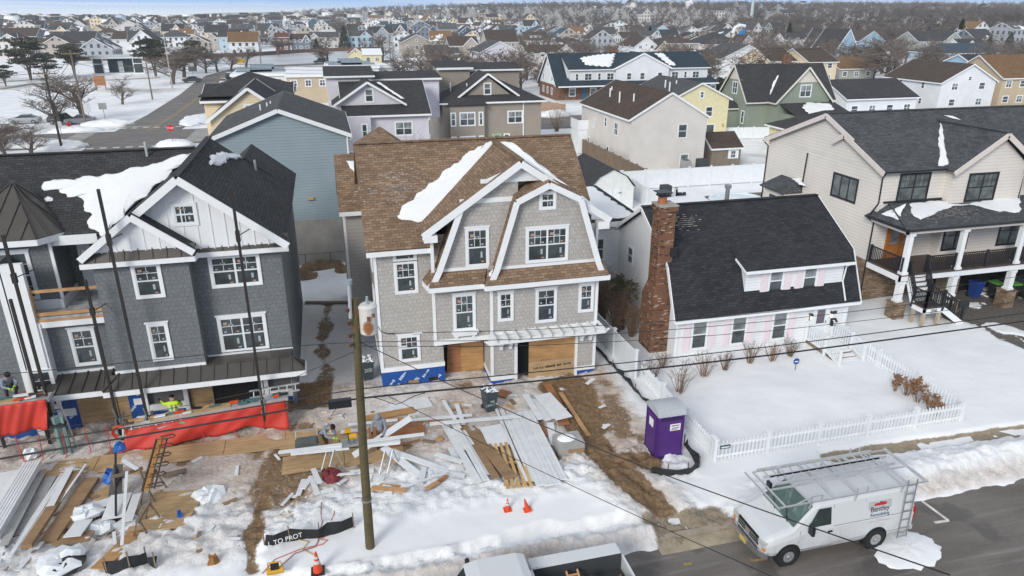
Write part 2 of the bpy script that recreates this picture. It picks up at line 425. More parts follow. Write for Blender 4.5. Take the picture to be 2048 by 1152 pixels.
grid_mesh("snowy_lots", np.arange(-24, 50.01, .11), np.arange(16.9, 62, .11), gh, [ground_mat()], near_attr)
def asphalt(name, dark=1.0):
 t = NT(name); t.set(.8, 0, .3)
 co = t.coord('Object')
 mp = t.new('ShaderNodeMapping'); mp.inputs['Scale'].default_value = (.25, 1.2, 1); t.link(co, mp.inputs[0])
 n1 = t.noise(mp.outputs[0], .8, 5, .6); n2 = t.noise(co, .45, 4); n3 = t.noise(co, 14, 3)
 a = t.ramp(n1, [(.25, sc((.085, .076, .07), dark)), (.5, sc((.125, .113, .104), dark)), (.78, sc((.18, .165, .15), dark))])
 b = t.mix(t.ramp(n2, [(.56, 0), (.62, .55)]), a, sc((.055, .052, .05), dark))
 mp2 = t.new('ShaderNodeMapping'); mp2.inputs['Scale'].default_value = (.12, 2.2, 1); t.link(co, mp2.inputs[0]); n4 = t.noise(mp2.outputs[0], 1.0, 6, .7)
 b = t.mix(t.ramp(n4, [(.55, 0), (.75, .45)]), b, sc((.30, .285, .27), dark))
 t.col(t.mix(.4, b, t.ramp(n3, [(.3, .8), (.7, 1.2)]), 'MULTIPLY'))
 t.bump(n3, .3, .01)
 t.link(t.ramp(n2, [(.5, .8), (.64, .45)]), t.b.inputs['Roughness'])
 return t.m
ASPH = asphalt("street_asphalt", 1.2)
ASPH2 = asphalt("old_asphalt", 1.3)
def sheet(name, pts, z, m, kind='structure', **kw):
 o = MB().poly([(x, y, z) for x, y in pts]).build(name, m, recalc=False); return tag(o, kind=kind)
sheet("street", [(-400, -60), (500, -60), (500, 17.75), (-400, 17.75)], -.01, ASPH)
ROADW = plain("white_road_paint", (.62, .60, .56), .7, 0, .25, 3)
ROADY = plain("yellow_road_paint", (.34, .24, .08), .8, 0, .5, 6)
def stripe(mb, px, w, z=-.004):
 P = [at(*p, 0) for p in px]
 for a, b in zip(P[:-1], P[1:]):
  d = (b - a); d.z = 0; d.normalize(); s = V3((-d.y, d.x, 0)) * w / 2
  mb.poly([V3((q.x, q.y, z)) for q in (a - s, b - s, b + s, a + s)])
m = MB(); stripe(m, [(1842, 1000), (1897, 1041)], .12); stripe(m, [(1897, 1041), (1869, 1045)], .12, -.003)
tag(m.build("parking_marking", ROADW, recalc=False), kind='structure')
m = MB()
for a, b in (((1505, 1121), (1528, 1118)), ((1368, 1129), (1384, 1126)), ((1500, 1119), (1512, 1121))): stripe(m, [a, b], 1e-1, -.004 + .001 * len(m.f))
tag(m.build("yellow_marking", ROADY, recalc=False), kind='structure')
m = MB(); m.box((9.2, 17.75, -.05), (12.9, 17.95, .10)); tag(m.build("kerb", plain("kerb_concrete", (.33, .29, .23), .8, 0, .2)), kind='structure')
m = MB(); m.poly([(9.6, 17.1, -.003), (12.6, 17.1, -.003), (12.6, 17.75, -.003), (9.6, 17.75, -.003)]); tag(m.build("gutter", plain("gutter_concrete", (.34, .29, .21), .8, 0, .25), recalc=False), kind='structure')
# ------------------------------------------------------------------ far ground with the rise under the woods
def fz(x, y):
 x = np.asarray(x, float); y = np.asarray(y, float)
 u = (x * .30 + y * .1)
 h = 12 * sst(85, 190, u) + 9 * sst(450, 1100, y) * sst(-300, 500, x) + 3.5 * sst(380, 900, y)
 return h * sst(170, 330, y)
def fzz(x, y): return float(fz(np.array([x]), np.array([y]))[0])
def far_mat():
 t = NT("snowy_town_ground"); t.set(.8, 0, .2); co = t.coord('Object')
 n1 = t.noise(co, .03, 5, .6); n2 = t.noise(co, .35, 4)
 a = t.ramp(n2, [(.3, (.70, .71, .73)), (.7, (.86, .87, .88))])
 sp = t.new('ShaderNodeSeparateXYZ'); t.link(co, sp.inputs[0]); u = t.math('ADD', t.math('MULTIPLY', sp.outputs[0], .3), t.math('MULTIPLY', sp.outputs[1], .1))
 wd = t.math('MULTIPLY', t.ramp(t.math('DIVIDE', u, 200), [(.49, 0), (.58, .26)]), t.math('GREATER_THAN', sp.outputs[1], 280))
 t.col(t.mix(t.ramp(t.math('ADD', n1, wd), [(.52, 0), (.66, .8)]), a, t.ramp(n2, [(.3, (.12, .10, .08)), (.7, (.3, .27, .23))])))
 return t.m
xs = np.concatenate([np.arange(-1500, -500, 100), np.arange(-500, 1200, 20), np.arange(1200, 3001, 100)])
ys = np.concatenate([np.arange(-150, 100, 25), np.arange(100, 1400, 20), np.arange(1400, 2601, 100)])
grid_mesh("snowy_ground", xs, ys, lambda X, Y: fz(X, Y) - .09, [far_mat()])
# ------------------------------------------------------------------ windows
_WIN = {}; GLASSP = glassmat("painted_reflection_glass", (.115, .135, .135), .1)  # reflections in these panes are put into the paler base colour
FACE = {'S': 0, 'W': R(-90), 'E': R(90), 'N': R(180)}
def win_meshes(w, h, tr, panes, grid, stick, dark, head, sashm, blinds):
 key = (round(w, 2), round(h, 2), tr, panes, grid, stick, dark, head, blinds)
 if key in _WIN: return _WIN[key]
 rnd = random.Random(str(key)); f = MB(); p = MB()
 x0, x1 = -w / 2, w / 2
 f.box((x0, -.05, 0), (x0 + tr, 0, h)); f.box((x1 - tr, -.05, 0), (x1, 0, h))
 f.box((x0 + tr, -.05, 0), (x1 - tr, 0, tr)); f.box((x0 + tr, -.05, h - tr), (x1 - tr, 0, h))
 if head: f.box((x0 - .05, -.075, h), (x1 + .05, 0, h + .06))
 ix0, ix1, iz0, iz1 = x0 + tr, x1 - tr, tr, h - tr
 n = panes; pw = (ix1 - ix0) / n
 for k in range(n):
  a, b = ix0 + k * pw, ix0 + (k + 1) * pw; s = .045; zm = (iz0 + iz1) / 2
  for q in ((a, a + s), (b - s, b)): f.box((q[0], -.035, iz0), (q[1], -.004, iz1), 1)
  for q in ((iz0, iz0 + s), (iz1 - s, iz1)): f.box((a + s, -.035, q[0]), (b - s, -.004, q[1]), 1)
  if grid != 'fixed': f.box((a + s, -.038, zm - .03), (b - s, -.004, zm + .03), 1)
  if grid not in ('fixed', 'plain'):
   gx, gz_ = grid[:2]; zb = iz0 if len(grid) > 2 else zm
   for i in range(1, gx): x = a + s + (b - a - 2 * s) * i / gx; f.box((x - .012, -.027, zb + s), (x + .012, -.004, iz1 - s), 1)
   for i in range(1, gz_): z = zb + (iz1 - zb) * i / gz_; f.box((a + s, -.026, z - .012), (b - s, -.004, z + .012), 1)
  p.box((a + s - .01, -.018, iz0 + s - .01), (b - s + .01, -.002, (zm if blinds else iz1 - s) + .01), 0)
  if blinds: p.box((a + s - .01, -.016, zm + .01), (b - s + .01, -.002, iz1 - s + .01), 3)
  if stick:
   W = b - a - 2 * s; H = iz1 - iz0
   def st(u, v, dw, dh, mi): p.box((a + s + W * u, -.031, iz0 + H * v), (a + s + W * (u + dw), -.0185, iz0 + H * (v + dh)), mi)
   st(.36, .76, .24, .055, 1); st(.42, .77, .12, .035, 2); st(.68, .2, .11, .17, 1)
   st(.1, .565, .12, .04, 1); st(.72, .565, .14, .035, rnd.choice((1, 2))); st(.72, .07, .16, .035, rnd.choice((1, 2)))
   if rnd.random() < .5: st(.1, .8, .2, .08, 2)
 def mk(mb, nm, mats):
  o = mb.build(nm, mats, uv=False); me = o.data; bpy.data.objects.remove(o); return me
 r = (mk(f, "window", [WHITE if not dark else BLACK, sashm or (BLACK if dark else WHITE2)]), mk(p, "pane", [GLASSP if dark else GLASS, STICK, STICKP, GLASSB]))
 _WIN[key] = r; return r
def window(par, x, y, z, w, h, face='S', tr=.11, panes=1, grid='plain', stick=False, dark=False, head=False, sash=None, blinds=False, label=None):
 fm, pm = win_meshes(w, h, tr, panes, grid, stick, dark, head, sash, blinds)
 o = inst("window", fm, par, V3((x, y, z)) - wloc(par), FACE[face]); inst("pane", pm, o, (0, 0, 0))
 if label: o["label"] = label
 return o
# ------------------------------------------------------------------ houses from gabled and hipped blocks
class Hs:
 def __init__(s, name, label, cat, loc, wall, roof, trim=None, group=None):
  s.t = thing(name, label, cat, loc, 0, group)
  s.w, s.r, s.k = MB(), MB(), MB(); s.wm, s.rm, s.km = wall, roof, trim or WHITE
 def wallblock(s, x0, x1, y0, y1, z0, ze, zr=None, ax='x', rm=None, mi=0):
  if zr is None: s.w.box((x0, y0, z0), (x1, y1, ze), mi); return
  a, b = (y0, y1) if ax == 'x' else (x0, x1); m = (a + b) / 2 if rm is None else rm
  s.w.prism([(a, z0), (b, z0), (b, ze), (m, zr), (a, ze)], ax, *((x0, x1) if ax == 'x' else (y0, y1)), mi)
 def gable(s, x0, x1, y0, y1, ze, zr, ax='x', oh=.35, og=.25, t=.12, rm=None, trim=True, ends=(1, 1), mi=0, rk=.2):
  a, b = (y0, y1) if ax == 'x' else (x0, x1); m = (a + b) / 2 if rm is None else rm
  c, d = (x0, x1) if ax == 'x' else (y0, y1)
  c -= og * ends[0]; d += og * ends[1]
  P = (lambda u, v, z: (v, u, z)) if ax == 'x' else (lambda u, v, z: (u, v, z))
  for e, sg in ((a, -1), (b, 1)):
   k = (zr - ze) / abs(m - e); eo = e + sg * oh; zo = ze - oh * k
   s.r.slab([P(eo, c, zo + t), P(eo, d, zo + t), P(m, d, zr + t), P(m, c, zr + t)], t, mi)
   if trim:
    q = eo + sg * .02
    s.k.bar(P(q, c - .02, zo + t - rk / 2 - .02), P(q, d + .02, zo + t - rk / 2 - .02), .04, rk)
    for v, on, sv in ((c, ends[0], -1), (d, ends[1], 1)):
     if on:
      vv = v + sv * (.024 + sg * .002)
      s.k.bar(P(eo, vv, zo + t - rk / 2 - .01), P(m, vv, zr + t - rk / 2 - .01), .04, rk * math.hypot(1, k) * .95)
 def block(s, x0, x1, y0, y1, z0, ze, zr, ax='x', **kw):
  s.wallblock(x0, x1, y0, y1, z0, ze, zr, ax, kw.get('rm')); s.gable(x0, x1, y0, y1, ze, zr, ax, **kw)
 def hip(s, x0, x1, y0, y1, ze, zr, oh=.35, t=.12, trim=True, ax='x', run=None, mi=0):
  X0, X1, Y0, Y1 = x0 - oh, x1 + oh, y0 - oh, y1 + oh
  h = min(X1 - X0, Y1 - Y0) / 2 if run is None else run
  if ax == 'x': r0, r1 = (X0 + h, (Y0 + Y1) / 2, zr), (X1 - h, (Y0 + Y1) / 2, zr)
  else: r0, r1 = ((X0 + X1) / 2, Y0 + h, zr), ((X0 + X1) / 2, Y1 - h, zr)
  a, b, c, d = (X0, Y0, ze), (X1, Y0, ze), (X1, Y1, ze), (X0, Y1, ze)
  U = lambda p: (p[0], p[1], p[2] + t)
  pl = [[a, b, r1, r0], [b, c, r1], [c, d, r0, r1], [d, a, r0]] if ax == 'x' else [[a, b, r0], [b, c, r1, r0], [c, d, r1], [d, a, r0, r1]]
  for q in pl:
   q = [U(p) for p in q]
   if (V3(q[0]) - V3(q[-1])).length < .01: q = q[:-1]
   s.r.slab(q, t * .8, mi)
  if trim:
   for p, q in ((a, b), (b, c), (c, d), (d, a)): s.k.bar((p[0], p[1], ze + t - .13), (q[0], q[1], ze + t - .13), .05, .2)
 def corner(s, x, y, z0, z1, w=.12): s.k.box((x - w / 2, y - w / 2, z0), (x + w / 2, y + w / 2, z1))
 def done(s, wallname="wall", roofname="roof"):
  o = {}
  if s.w.f: o['wall'] = s.w.build(wallname, s.wm, s.t)
  if s.r.f: o['roof'] = s.r.build(roofname, s.rm, s.t)
  if s.k.f: o['trim'] = s.k.build("trim", s.km, s.t)
  return o
 def win(s, *a, **k): return window(s.t, *a, **k)
def part(par, name, mats, fn, **kw):
 m = MB(); fn(m); return m.build(name, mats, par, **kw)
def standing_seam(mb, a, b, c, d, n, h=.05, mi=0, w=.035):
 a, b, c, d = map(V3, (a, b, c, d)); nn = (b - a).cross(d - a).normalized()
 if nn.z < 0: nn = -nn
 for i in range(n + 1):
  p = a.lerp(b, i / n); q = d.lerp(c, i / n)
  if (p - q).length > .05: mb.bar(p + nn * h / 2, q + nn * h / 2, w, h, mi, nn)
def snow_patch(name, label, pts, t=.12, group="snow left on the roofs", seed=0, sub=.22, rag=.25, cat="snow"):
 rn = random.Random(seed); P = [V3(p) for p in pts]; n = (P[1] - P[0]).cross(P[2] - P[0]).normalized()
 if n.z < 0: n = -n
 out = []; sub *= .5
 for i, p in enumerate(P):
  q = P[(i + 1) % len(P)]; L = (q - p).length; k = max(1, int(L / sub)); s = n.cross((q - p).normalized())
  for j in range(k): f = j / k; out.append(p.lerp(q, f) + s * rag * (.55 * math.sin(L * f * 5 + i) + rn.uniform(-.3, .3)) * min(1, 6 * f * (1 - f) + .25))
 c = sum(out, V3()) / len(out); m = MB(); rings = []
 for d, z in ((0, .012), (.07, .45), (.2, .8), (.5, 1.0)): rings.append([o_.lerp(c, min(.6, d / max(.3, (o_ - c).length))) + n * (t * z * rn.uniform(.8, 1.1) if d else .012) for o_ in out])
 m.loft(rings, cap=True); o = m.build(name, SNOW, smooth=False, uv=False)
 for pl in o.data.polygons: pl.use_smooth = len(pl.vertices) == 4
 return tag(o, label, cat, group)
WRAPTXT = plain("house_wrap_lettering", (.55, .66, .80), .6)
WRAP = plain("blue_house_wrap", (.012, .075, .30), .5, 0, .1)
def wrap_marks(mb, x0, x1, y, z0, z1, nx, mi=1, seed=1):
 rn = random.Random(seed)
 for i in range(nx):
  cx = x0 + (i + .5) * (x1 - x0) / nx; cz = z0 + (z1 - z0) * (.66 if i % 2 else .3); L = min(.42, (z1 - z0) * .5)
  d = V3((.62, 0, .78)); u = V3((-.78, 0, .62)); c = V3((cx, y, cz))
  for k in range(5):
   p = c + d * L * (k - 2) / 4.2; mb.bar(p - d * L * .085, p + d * L * .085, .012, rn.choice((.07, .1, .1, .13)), mi, u)
def dusting(label, px, P0, nrm, n, seed):
 rn = random.Random(seed); m = MB(); nn = V3(nrm).normalized(); tt = V3((0, 0, 1)).cross(nn).normalized(); bb = nn.cross(tt)
 cx, cy, rx, ry = px
 for _ in range(n):
  a, q = rn.uniform(0, 6.28), rn.gauss(0, .5); p = onroof(cx + q * rx * math.cos(a), cy + q * ry * math.sin(a), P0, nrm); v = p.dot(bb); p += bb * (round(v / .145) * .145 - v) + nn * .012
  L = rn.uniform(.03, .11); h_ = rn.uniform(.01, .03); m.add([p - tt * L - bb * h_, p + tt * L - bb * h_, p + tt * L * .7 + bb * h_, p - tt * L * .7 + bb * h_], [(0, 1, 2, 3)])
 return tag(m.build("snow_dusting", plain("old_frost", (.33, .30, .28), .8, 0, .3, 6), uv=False, recalc=False), label, "snow", None, "stuff")
def onroof(px, py, P0, n):
 d = ray(px, py); n = V3(n); o = V3((0, 0, CAMH)); return o + d * ((V3(P0) - o).dot(n) / d.dot(n))
# ================================================================== the grey shingled house with the gambrel front, unfinished
BR = shingle("brown_roof_shingles", (.235, .158, .104), .28)
SHK = shake("greige_cedar_shakes", (.45, .43, .405))
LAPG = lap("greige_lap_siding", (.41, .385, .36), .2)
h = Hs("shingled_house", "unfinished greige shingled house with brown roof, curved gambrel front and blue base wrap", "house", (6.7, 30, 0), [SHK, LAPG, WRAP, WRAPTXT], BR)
A0, B0, C0 = 30.67, 30.1, 29.75
w = h.w
w.box((1.5, A0, 1.18), (4.47, 42, 7.15)); w.box((1.5 - .02, A0 - .02, 0), (4.49, 42, 1.0), 2)
w.box((4.0, B0, 2.62), (6.68, 38, 6.2)); w.box((4.0, B0 + .65, 6.2), (11.8, 38, 8.0)); w.box((6.62, C0, 2.62), (11.86, 38.2, 6.2))
w.box((6.62, C0, .52), (7.84, 31.5, 2.62)); w.box((10.9, C0, .52), (11.86, 41.5, 2.62))
w.box((6.6, C0 - .015, 0), (7.8, 31.5, .36), 2); w.box((10.92, C0 - .015, 0), (11.88, 41.5, .36), 2)
w.box((.35, 37.3, 0), (1.52, 43.5, 7.3), 1)
w.prism([(30.9, 7.1), (39.3, 7.1), (35, 10.95)], 'x', 1.52, 11.8)
w.prism([(3.98, 7.6), (11.88, 7.6), (8.05, 10.75)], 'y', B0 + .65, 35)
w.box((1.503, 38, 1.0), (11.8, 42, 7.1), 1)
wrap_marks(w, 1.6, 4.4, A0 - .025, .05, 1.0, 5, 3, 1); wrap_marks(w, 1.7, 4.5, A0 - .025, .0, .55, 3, 3, 4)
wrap_marks(w, 6.8, 7.7, C0 - .02, .02, .36, 1, 3, 2); wrap_marks(w, 11.1, 11.8, C0 - .02, .02, .36, 1, 3, 3)
GC = [(6.42, 5.62), (6.62, 5.82), (6.86, 6.35), (7.78, 9.42), (9.27, 10.1), (10.75, 9.36), (11.72, 6.3), (11.93, 5.8), (12.15, 5.58)]
w.prism([(p[0] * .985 + .14, p[1] - .12) for p in GC[1:-1]], 'y', C0 - .004, B0 + .8)
GB = [(3.8, 5.62), (4.03, 5.85), (4.28, 6.35), (5.35, 9.2), (8.05, 10.8), (8.6, 10.4)]
w.prism([(4.2, 5.6), (4.4, 6.35), (5.42, 9.05), (8.0, 10.6), (8.0, 5.6)], 'y', B0 - .012, B0 + .66)
r = h.r
r.slab([(1.15, 30.25, 7.18), (4.35, 30.25, 7.18), (4.35, 35, 11.12), (1.15, 35, 11.12)], .13)
r.slab([(4.35, 31.8, 8.465), (12.1, 31.8, 8.465), (12.1, 35, 11.12), (4.35, 35, 11.12)], .13)
r.slab([(1.15, 35, 11.12), (12.1, 35, 11.12), (12.1, 41, 6.6), (1.15, 41, 6.6)], .13)
r.slab([(8.05, 29.75, 10.98), (8.05, 35.2, 10.98), (3.62, 33, 7.98), (3.62, 29.75, 7.98)], .13)
r.slab([(8.05, 29.75, 10.98), (8.05, 35.2, 10.98), (12.35, 33, 8.12), (12.35, 29.75, 8.12)], .13)
for (x0, x1) in ((8.0, 8.1),): r.bar((8.05, 29.75, 11.0), (8.05, 35, 11.0), .28, .05)
r.bar((1.15, 35, 11.13), (12.1, 35, 11.13), .3, .05)
def fin(pts, y0, y1, t=.1):
 for p, q in zip(pts[:-1], pts[1:]): r.slab([(p[0], y0, p[1]), (q[0], y0, q[1]), (q[0], y1, q[1]), (p[0], y1, p[1])], t)
fin(GC, 29.42, 31.2); fin(GB, 29.78, 31.0)
r.slab([(6.26, 29.2, 5.5), (12.22, 29.2, 5.5), (12.05, C0 - .01, 6.05), (6.5, C0 - .01, 6.05)], .1)
r.slab([(3.8, 29.56, 5.5), (6.3, 29.56, 5.5), (6.5, B0 - .02, 6.05), (4.0, B0 - .02, 6.05)], .1)
r.slab([(3.6, B0 + .5, 5.55), (3.8, 29.56, 5.5), (4.02, B0 - .02, 6.05), (4.02, B0 + .5, 6.05)], .08)
r.slab([(.2, 36.95, 7.3), (1.6, 36.95, 7.3), (1.6, 40, 9.75), (.2, 40, 9.75)], .12)
r.slab([(.2, 43.8, 6.7), (1.6, 43.8, 6.7), (1.6, 40, 9.75), (.2, 40, 9.75)], .12)
for q in ([(1.35, 39.3, 9.75), (4.35, 39.3, 9.75), (2.85, 41.2, 11.0)], [(4.35, 39.3, 9.75), (4.35, 43.1, 9.75), (2.85, 41.2, 11.0)], [(1.35, 43.1, 9.75), (1.35, 39.3, 9.75), (2.85, 41.2, 11.0)]): r.slab(q, .1)
w.box((1.6, 39.6, 7), (4.1, 42.8, 9.72), 1)
k = h.k
def fas(p, q, hh=.22, th=.05): k.bar(p, q, th, hh)
fas((1.15, 30.22, 7.03), (4.1, 30.22, 7.03)); fas((6.26, 29.17, 5.36), (12.24, 29.17, 5.36)); fas((3.8, 29.53, 5.36), (6.28, 29.53, 5.36))
fas((6.25, 29.17, 5.36), (6.25, 29.55, 5.36)); fas((12.25, 29.17, 5.36), (12.25, 29.9, 5.36)); fas((3.78, 29.53, 5.36), (3.6, 30.6, 5.36))
fas((.2, 36.92, 7.17), (1.45, 36.92, 7.17))
for p, q, e in (((3.62, 7.82), (8.05, 10.83), 0), ((8.05, 10.83), (12.35, 7.97), .004)):
 k.bar((p[0], 29.72 - e, p[1]), (q[0], 29.72 - e, q[1]), .06, .3)
 k.bar((p[0], 29.9, p[1] - .14), (q[0], 29.9, q[1] - .14 - e), .3, .03)
k.box((3.66, 29.68, 7.55), (4.25, 30.15, 7.86)); k.box((11.75, 29.68, 7.6), (12.3, 30.15, 7.95))
k.box((6.3, B0 - .05, 9.98), (9.6, B0 + .01, 10.16)); k.box((5.35, B0 - .05, 9.1), (8.3, B0 + .01, 9.32))
k.prism([(6.6, 10.16), (9.4, 10.16), (8.05, 10.75)], 'y', B0 - .02, B0 + .02)
for i, (p, q) in enumerate(zip(GC[:-1], GC[1:])):
 k.bar((p[0], 29.40 - i % 2 * .004, p[1] - .22), (q[0], 29.40 - i % 2 * .004, q[1] - .22), .05, .27)
 k.bar((p[0], 29.62, p[1] - .16), (q[0], 29.62, q[1] - .16), .4, .03)
for p, q in zip(GB[:3], GB[1:4]): k.bar((p[0], 29.76, p[1] - .22), (q[0], 29.76, q[1] - .22), .05, .27)
k.prism([(8.6, 9.62), (9.98, 9.62), (9.27, 9.93)], 'y', C0 - .03, C0 + .01)
k.box((6.85, C0 - .04, 6.02), (11.78, C0, 6.16)); k.box((4.2, B0 - .06, 6.02), (6.6, B0 - .015, 6.16))
for x, y, z0, z1 in ((1.52, A0 + .03, 1.1, 7.0), (4.02, B0 + .03, 2.35, 5.3), (6.66, C0 + .03, .5, 5.3), (11.84, C0 + .03, .5, 5.3), (4.04, B0 + .03, 6.0, 7.6), (11.85, B0 + .03, 6.6, 7.6)): h.corner(x, y, z0, z1, .14)
k.box((1.45, A0 - .06, .98), (4.5, A0 + .1, 1.2)); k.box((1.44, A0, .98), (1.5, 42, 1.2))
k.box((4.0, B0 - .05, 2.38), (6.62, B0 + .9, 2.64)); k.box((6.58, C0 - .06, .34), (7.86, 31.4, .54)); k.box((10.88, C0 - .06, .34), (11.9, C0 + .5, .54))
k.box((7.76, C0 - .05, 0), (7.9, C0 + .12, 2.5)); k.box((10.84, C0 - .05, 0), (10.97, C0 + .12, 2.5)); k.box((6.6, C0 - .05, 2.62), (11.9, C0, 2.9))
k.box((.36, 37.27, 0), (.5, 37.34, 7.15))
h.done()
T = h.t
N = dict(stick=True, head=True)
h.win(7.33, C0, 3.42, .76, 1.5, grid=(2, 2), **N); h.win(9.31, C0, 3.14, 1.06, 1.78, grid=(2, 2), **N); h.win(11.31, C0, 3.46, .78, 1.5, grid=(2, 2), **N)
h.win(9.3, C0, 6.2, 2.05, 1.7, panes=2, grid=(3, 2), **N); h.win(9.29, C0 - .005, 8.69, .8, .85, grid=(2, 2, 1), stick=True)
h.win(5.43, B0, 2.98, 1.08, 1.9, grid=(3, 2), **N); h.win(6.1, B0 - .012, 6.12, 1.1, 1.88, grid=(3, 2), **N)
h.win(2.87, A0, 4.9, 1.08, 1.6, grid=(3, 2), stick=True); h.win(2.87, A0, 6.46, 1.08, .55, grid='fixed', stick=True); h.win(2.84, A0, 1.42, 1.04, 1.4, grid=(3, 2), **N)
h.win(1.5, 33, 3, .9, 1.5, 'W', grid=(2, 2)); h.win(1.5, 33, 5.4, .9, 1.4, 'W', grid=(2, 2))
part(T, "window_box", WHITE, lambda m: (m.box((4.8, B0 - .22, 2.92), (6.06, B0, 3.02)), m.box((4.88, B0 - .18, 2.78), (5.98, B0, 2.92)), m.box((4.95, B0 - .12, 2.66), (5.1, B0, 2.78)), m.box((5.76, B0 - .12, 2.66), (5.91, B0, 2.78))))
def _perg(m):
 m.box((6.35, 28.92, 2.62), (12.05, 29.0, 2.84)); m.box((6.75, C0 - .1, 2.64), (11.85, C0 - .06, 2.82))
 m.prism([(12.05, 2.84), (12.3, 2.84), (12.05, 2.62)], 'y', 28.92, 29.0); m.prism([(6.1, 2.84), (6.35, 2.84), (6.35, 2.62)], 'y', 28.92, 29.0)
 m.box((6.4, 29.3, 2.66), (12.0, 29.38, 2.82))
 for i in range(11):
  x = 6.6 + i * .53; m.box((x, 28.75, 2.845), (x + .07, C0 - .05, 2.98))
part(T, "pergola", WHITE, _perg)
for x in (7.0, 7.45, 11.05, 11.5):
 part(T, "bracket", WHITE, lambda m: (m.box((x, 29.2, 2.5), (x + .16, C0 - .01, 2.62)), m.box((x, C0 - .16, 2.0), (x + .16, C0 - .01, 2.5)), m.box((x + .02, C0 - .34, 2.26), (x + .14, C0 - .16, 2.5))))
part(T, "entry_recess", [DARK, plain("concrete_slab", (.3, .29, .27), .9)], lambda m: (m.box((4.5, 31.5, .1), (6.6, 37.5, 2.55)), m.box((4.5, 30.4, 0), (6.58, 31.5, .1), 1), m.box((7.92, 30.3, .02), (10.82, 37, 2.6)), m.box((7.9, C0 + .05, 0), (10.84, 30.3, .06), 1)))
part(T, "door_board", PLY, lambda m: m.box((5.42, 31.3, .1), (6.56, 31.36, 2.32)))
o = part(T, "loose_board", CEDAR, lambda m: m.bar((5.05, 31.3, .1), (5.2, 31.42, 2.3), .75, .04, up=(0, 1, 0)))
def _gar(m):
 m.box((8.5, C0 + .06, 1.06), (10.83, C0 + .1, 2.45)); m.box((8.5, C0 + .055, .06), (10.83, C0 + .095, 1.05), 1)
 rn = random.Random(4)
 for i in range(26):
  if rn.random() < .8: x = 8.75 + i * .075; m.box((x, C0 + .045, .62 + .01 * i * .3), (x + rn.choice((.03, .05, .055)), C0 + .056, .62 + .01 * i * .3 + rn.choice((.09, .12))), 2)
part(T, "garage_board", [PLY, OSB, plain("stencil_ink", (.03, .025, .02))], _gar)
part(T, "vent", [plain("vent_brass", (.3, .2, .1)), DARK], lambda m: (m.box((2.7, A0 - .05, .2), (3.2, A0 - .01, .4)),))
part(T, "vent", DARK, lambda m: m.box((3.7, A0 - .05, .26), (4.15, A0 - .01, .42)))
NM = (0, -3.94, 4.75); PM = (5, 31.8, 8.467)
snow_patch("roof_snow", "long tongue of snow in the left valley of the brown roof", [onroof(*p, PM, NM) for p in ((973, 285), (955, 293), (905, 330), (850, 378), (808, 410), (795, 432), (803, 440), (835, 446), (880, 446), (925, 395), (962, 335), (986, 284))], .05, seed=1, rag=.12)
snow_patch("roof_snow", "strip of snow down the right valley of the brown roof", [onroof(*p, PM, NM) for p in ((990, 284), (1022, 284), (1060, 312), (1110, 352), (1150, 385), (1178, 404), (1170, 402), (1110, 372), (1060, 338))], .07, seed=2, rag=.08)
snow_patch("roof_snow", "strip of snow down the right valley of the brown roof", [(x, y, 10.98 - (x - 8.05) * .665 + .01) for x, y in ((8.5, 34.6), (10.2, 33.1), (12.0, 31.8), (12.25, 30.7), (11.7, 30.2), (10.2, 31.3), (8.45, 33.0))], .07, seed=5, rag=.08)
snow_patch("roof_snow", "small wedge of snow on the low rear roof at the left of the greige house", [onroof(*p, (1, 36.95, 7.3), (0, -2.45, 3.05)) for p in ((692, 322), (711, 323), (713, 346), (700, 337))], .06, seed=3, rag=.08)
snow_patch("roof_snow", "thin sliver of snow in the notch between the two gambrels", [(6.5, 29.62, 5.9), (6.45, 29.5, 5.66), (6.62, 29.5, 5.75), (6.72, 29.6, 6.15)], .05, seed=4, rag=.02)
dusting("flecks of old snow caught on the courses of the brown roof", (800, 375, 90, 50), PM, NM, 260, 1)
# ================================================================== dark grey house under construction at the left
DKR = shingle("charcoal_roof_shingles", (.052, .053, .055), .25)
SHD = shake("dark_grey_shakes", (.17, .185, .195))
METR = plain("bronze_metal_roof", (.092, .083, .075), .38, .25, .1)
PAN = plain("white_panel_board", (.77, .785, .80), .5, 0, .03)
GREYP = plain("grey_panel_board", (.15, .148, .155), .6)
h = Hs("grey_house", "unfinished dark grey shingled house with white gables, bronze metal roofs and a half built balcony", "house", (-7, 31, 0), [SHD, WRAP, WRAPTXT, PAN, GREYP], [DKR, METR])
w, r, k, T = h.w, h.r, h.k, h.t
RY, BY, LY = 30.3, 29.6, 30.7
w.box((-6.0, RY, 2.4), (-2.4, 43, 7.95)); w.box((-9.45, BY, 2.4), (-5.95, 33, 8.0)); w.box((-12.4, LY, 2.4), (-9.4, 34, 5.35))
w.box((-15, 33.2, 2.4), (-9.0, 41, 8.3)); w.box((-9.4, 33.1, 2.4), (-2.42, 42.9, 7.9))
w.box((-15, 31.3, 2.2), (-11.35, 33.5, 8.5)); w.box((-15, LY - .5, 0), (-12.9, LY + .8, 7.9))
w.prism([(-9.5, 7.9), (-2.45, 7.9), (-5.85, 10.85)], 'y', RY - .25, 31, 3); w.prism([(-9.45, 8.1), (-5.9, 8.1), (-7.65, 9.55)], 'y', BY - .1, 30.2, 3)
w.prism([(-9.4, 7.9), (-2.5, 7.9), (-5.85, 10.8)], 'y', 31, 39)
w.prism([(-6.4, 7.9), (-2.45, 7.9), (-4.3, 9.6)], 'y', 39, 43)
for i in range(13):
 x = -9.2 + i * .53; zt = 7.9 + (x + 9.5) * .81 if x < -5.85 else 7.9 + (-2.45 - x) * .868
 if zt > 8.2: w.box((x, RY - .275, 7.9), (x + .05, RY - .248, zt - .05), 3)
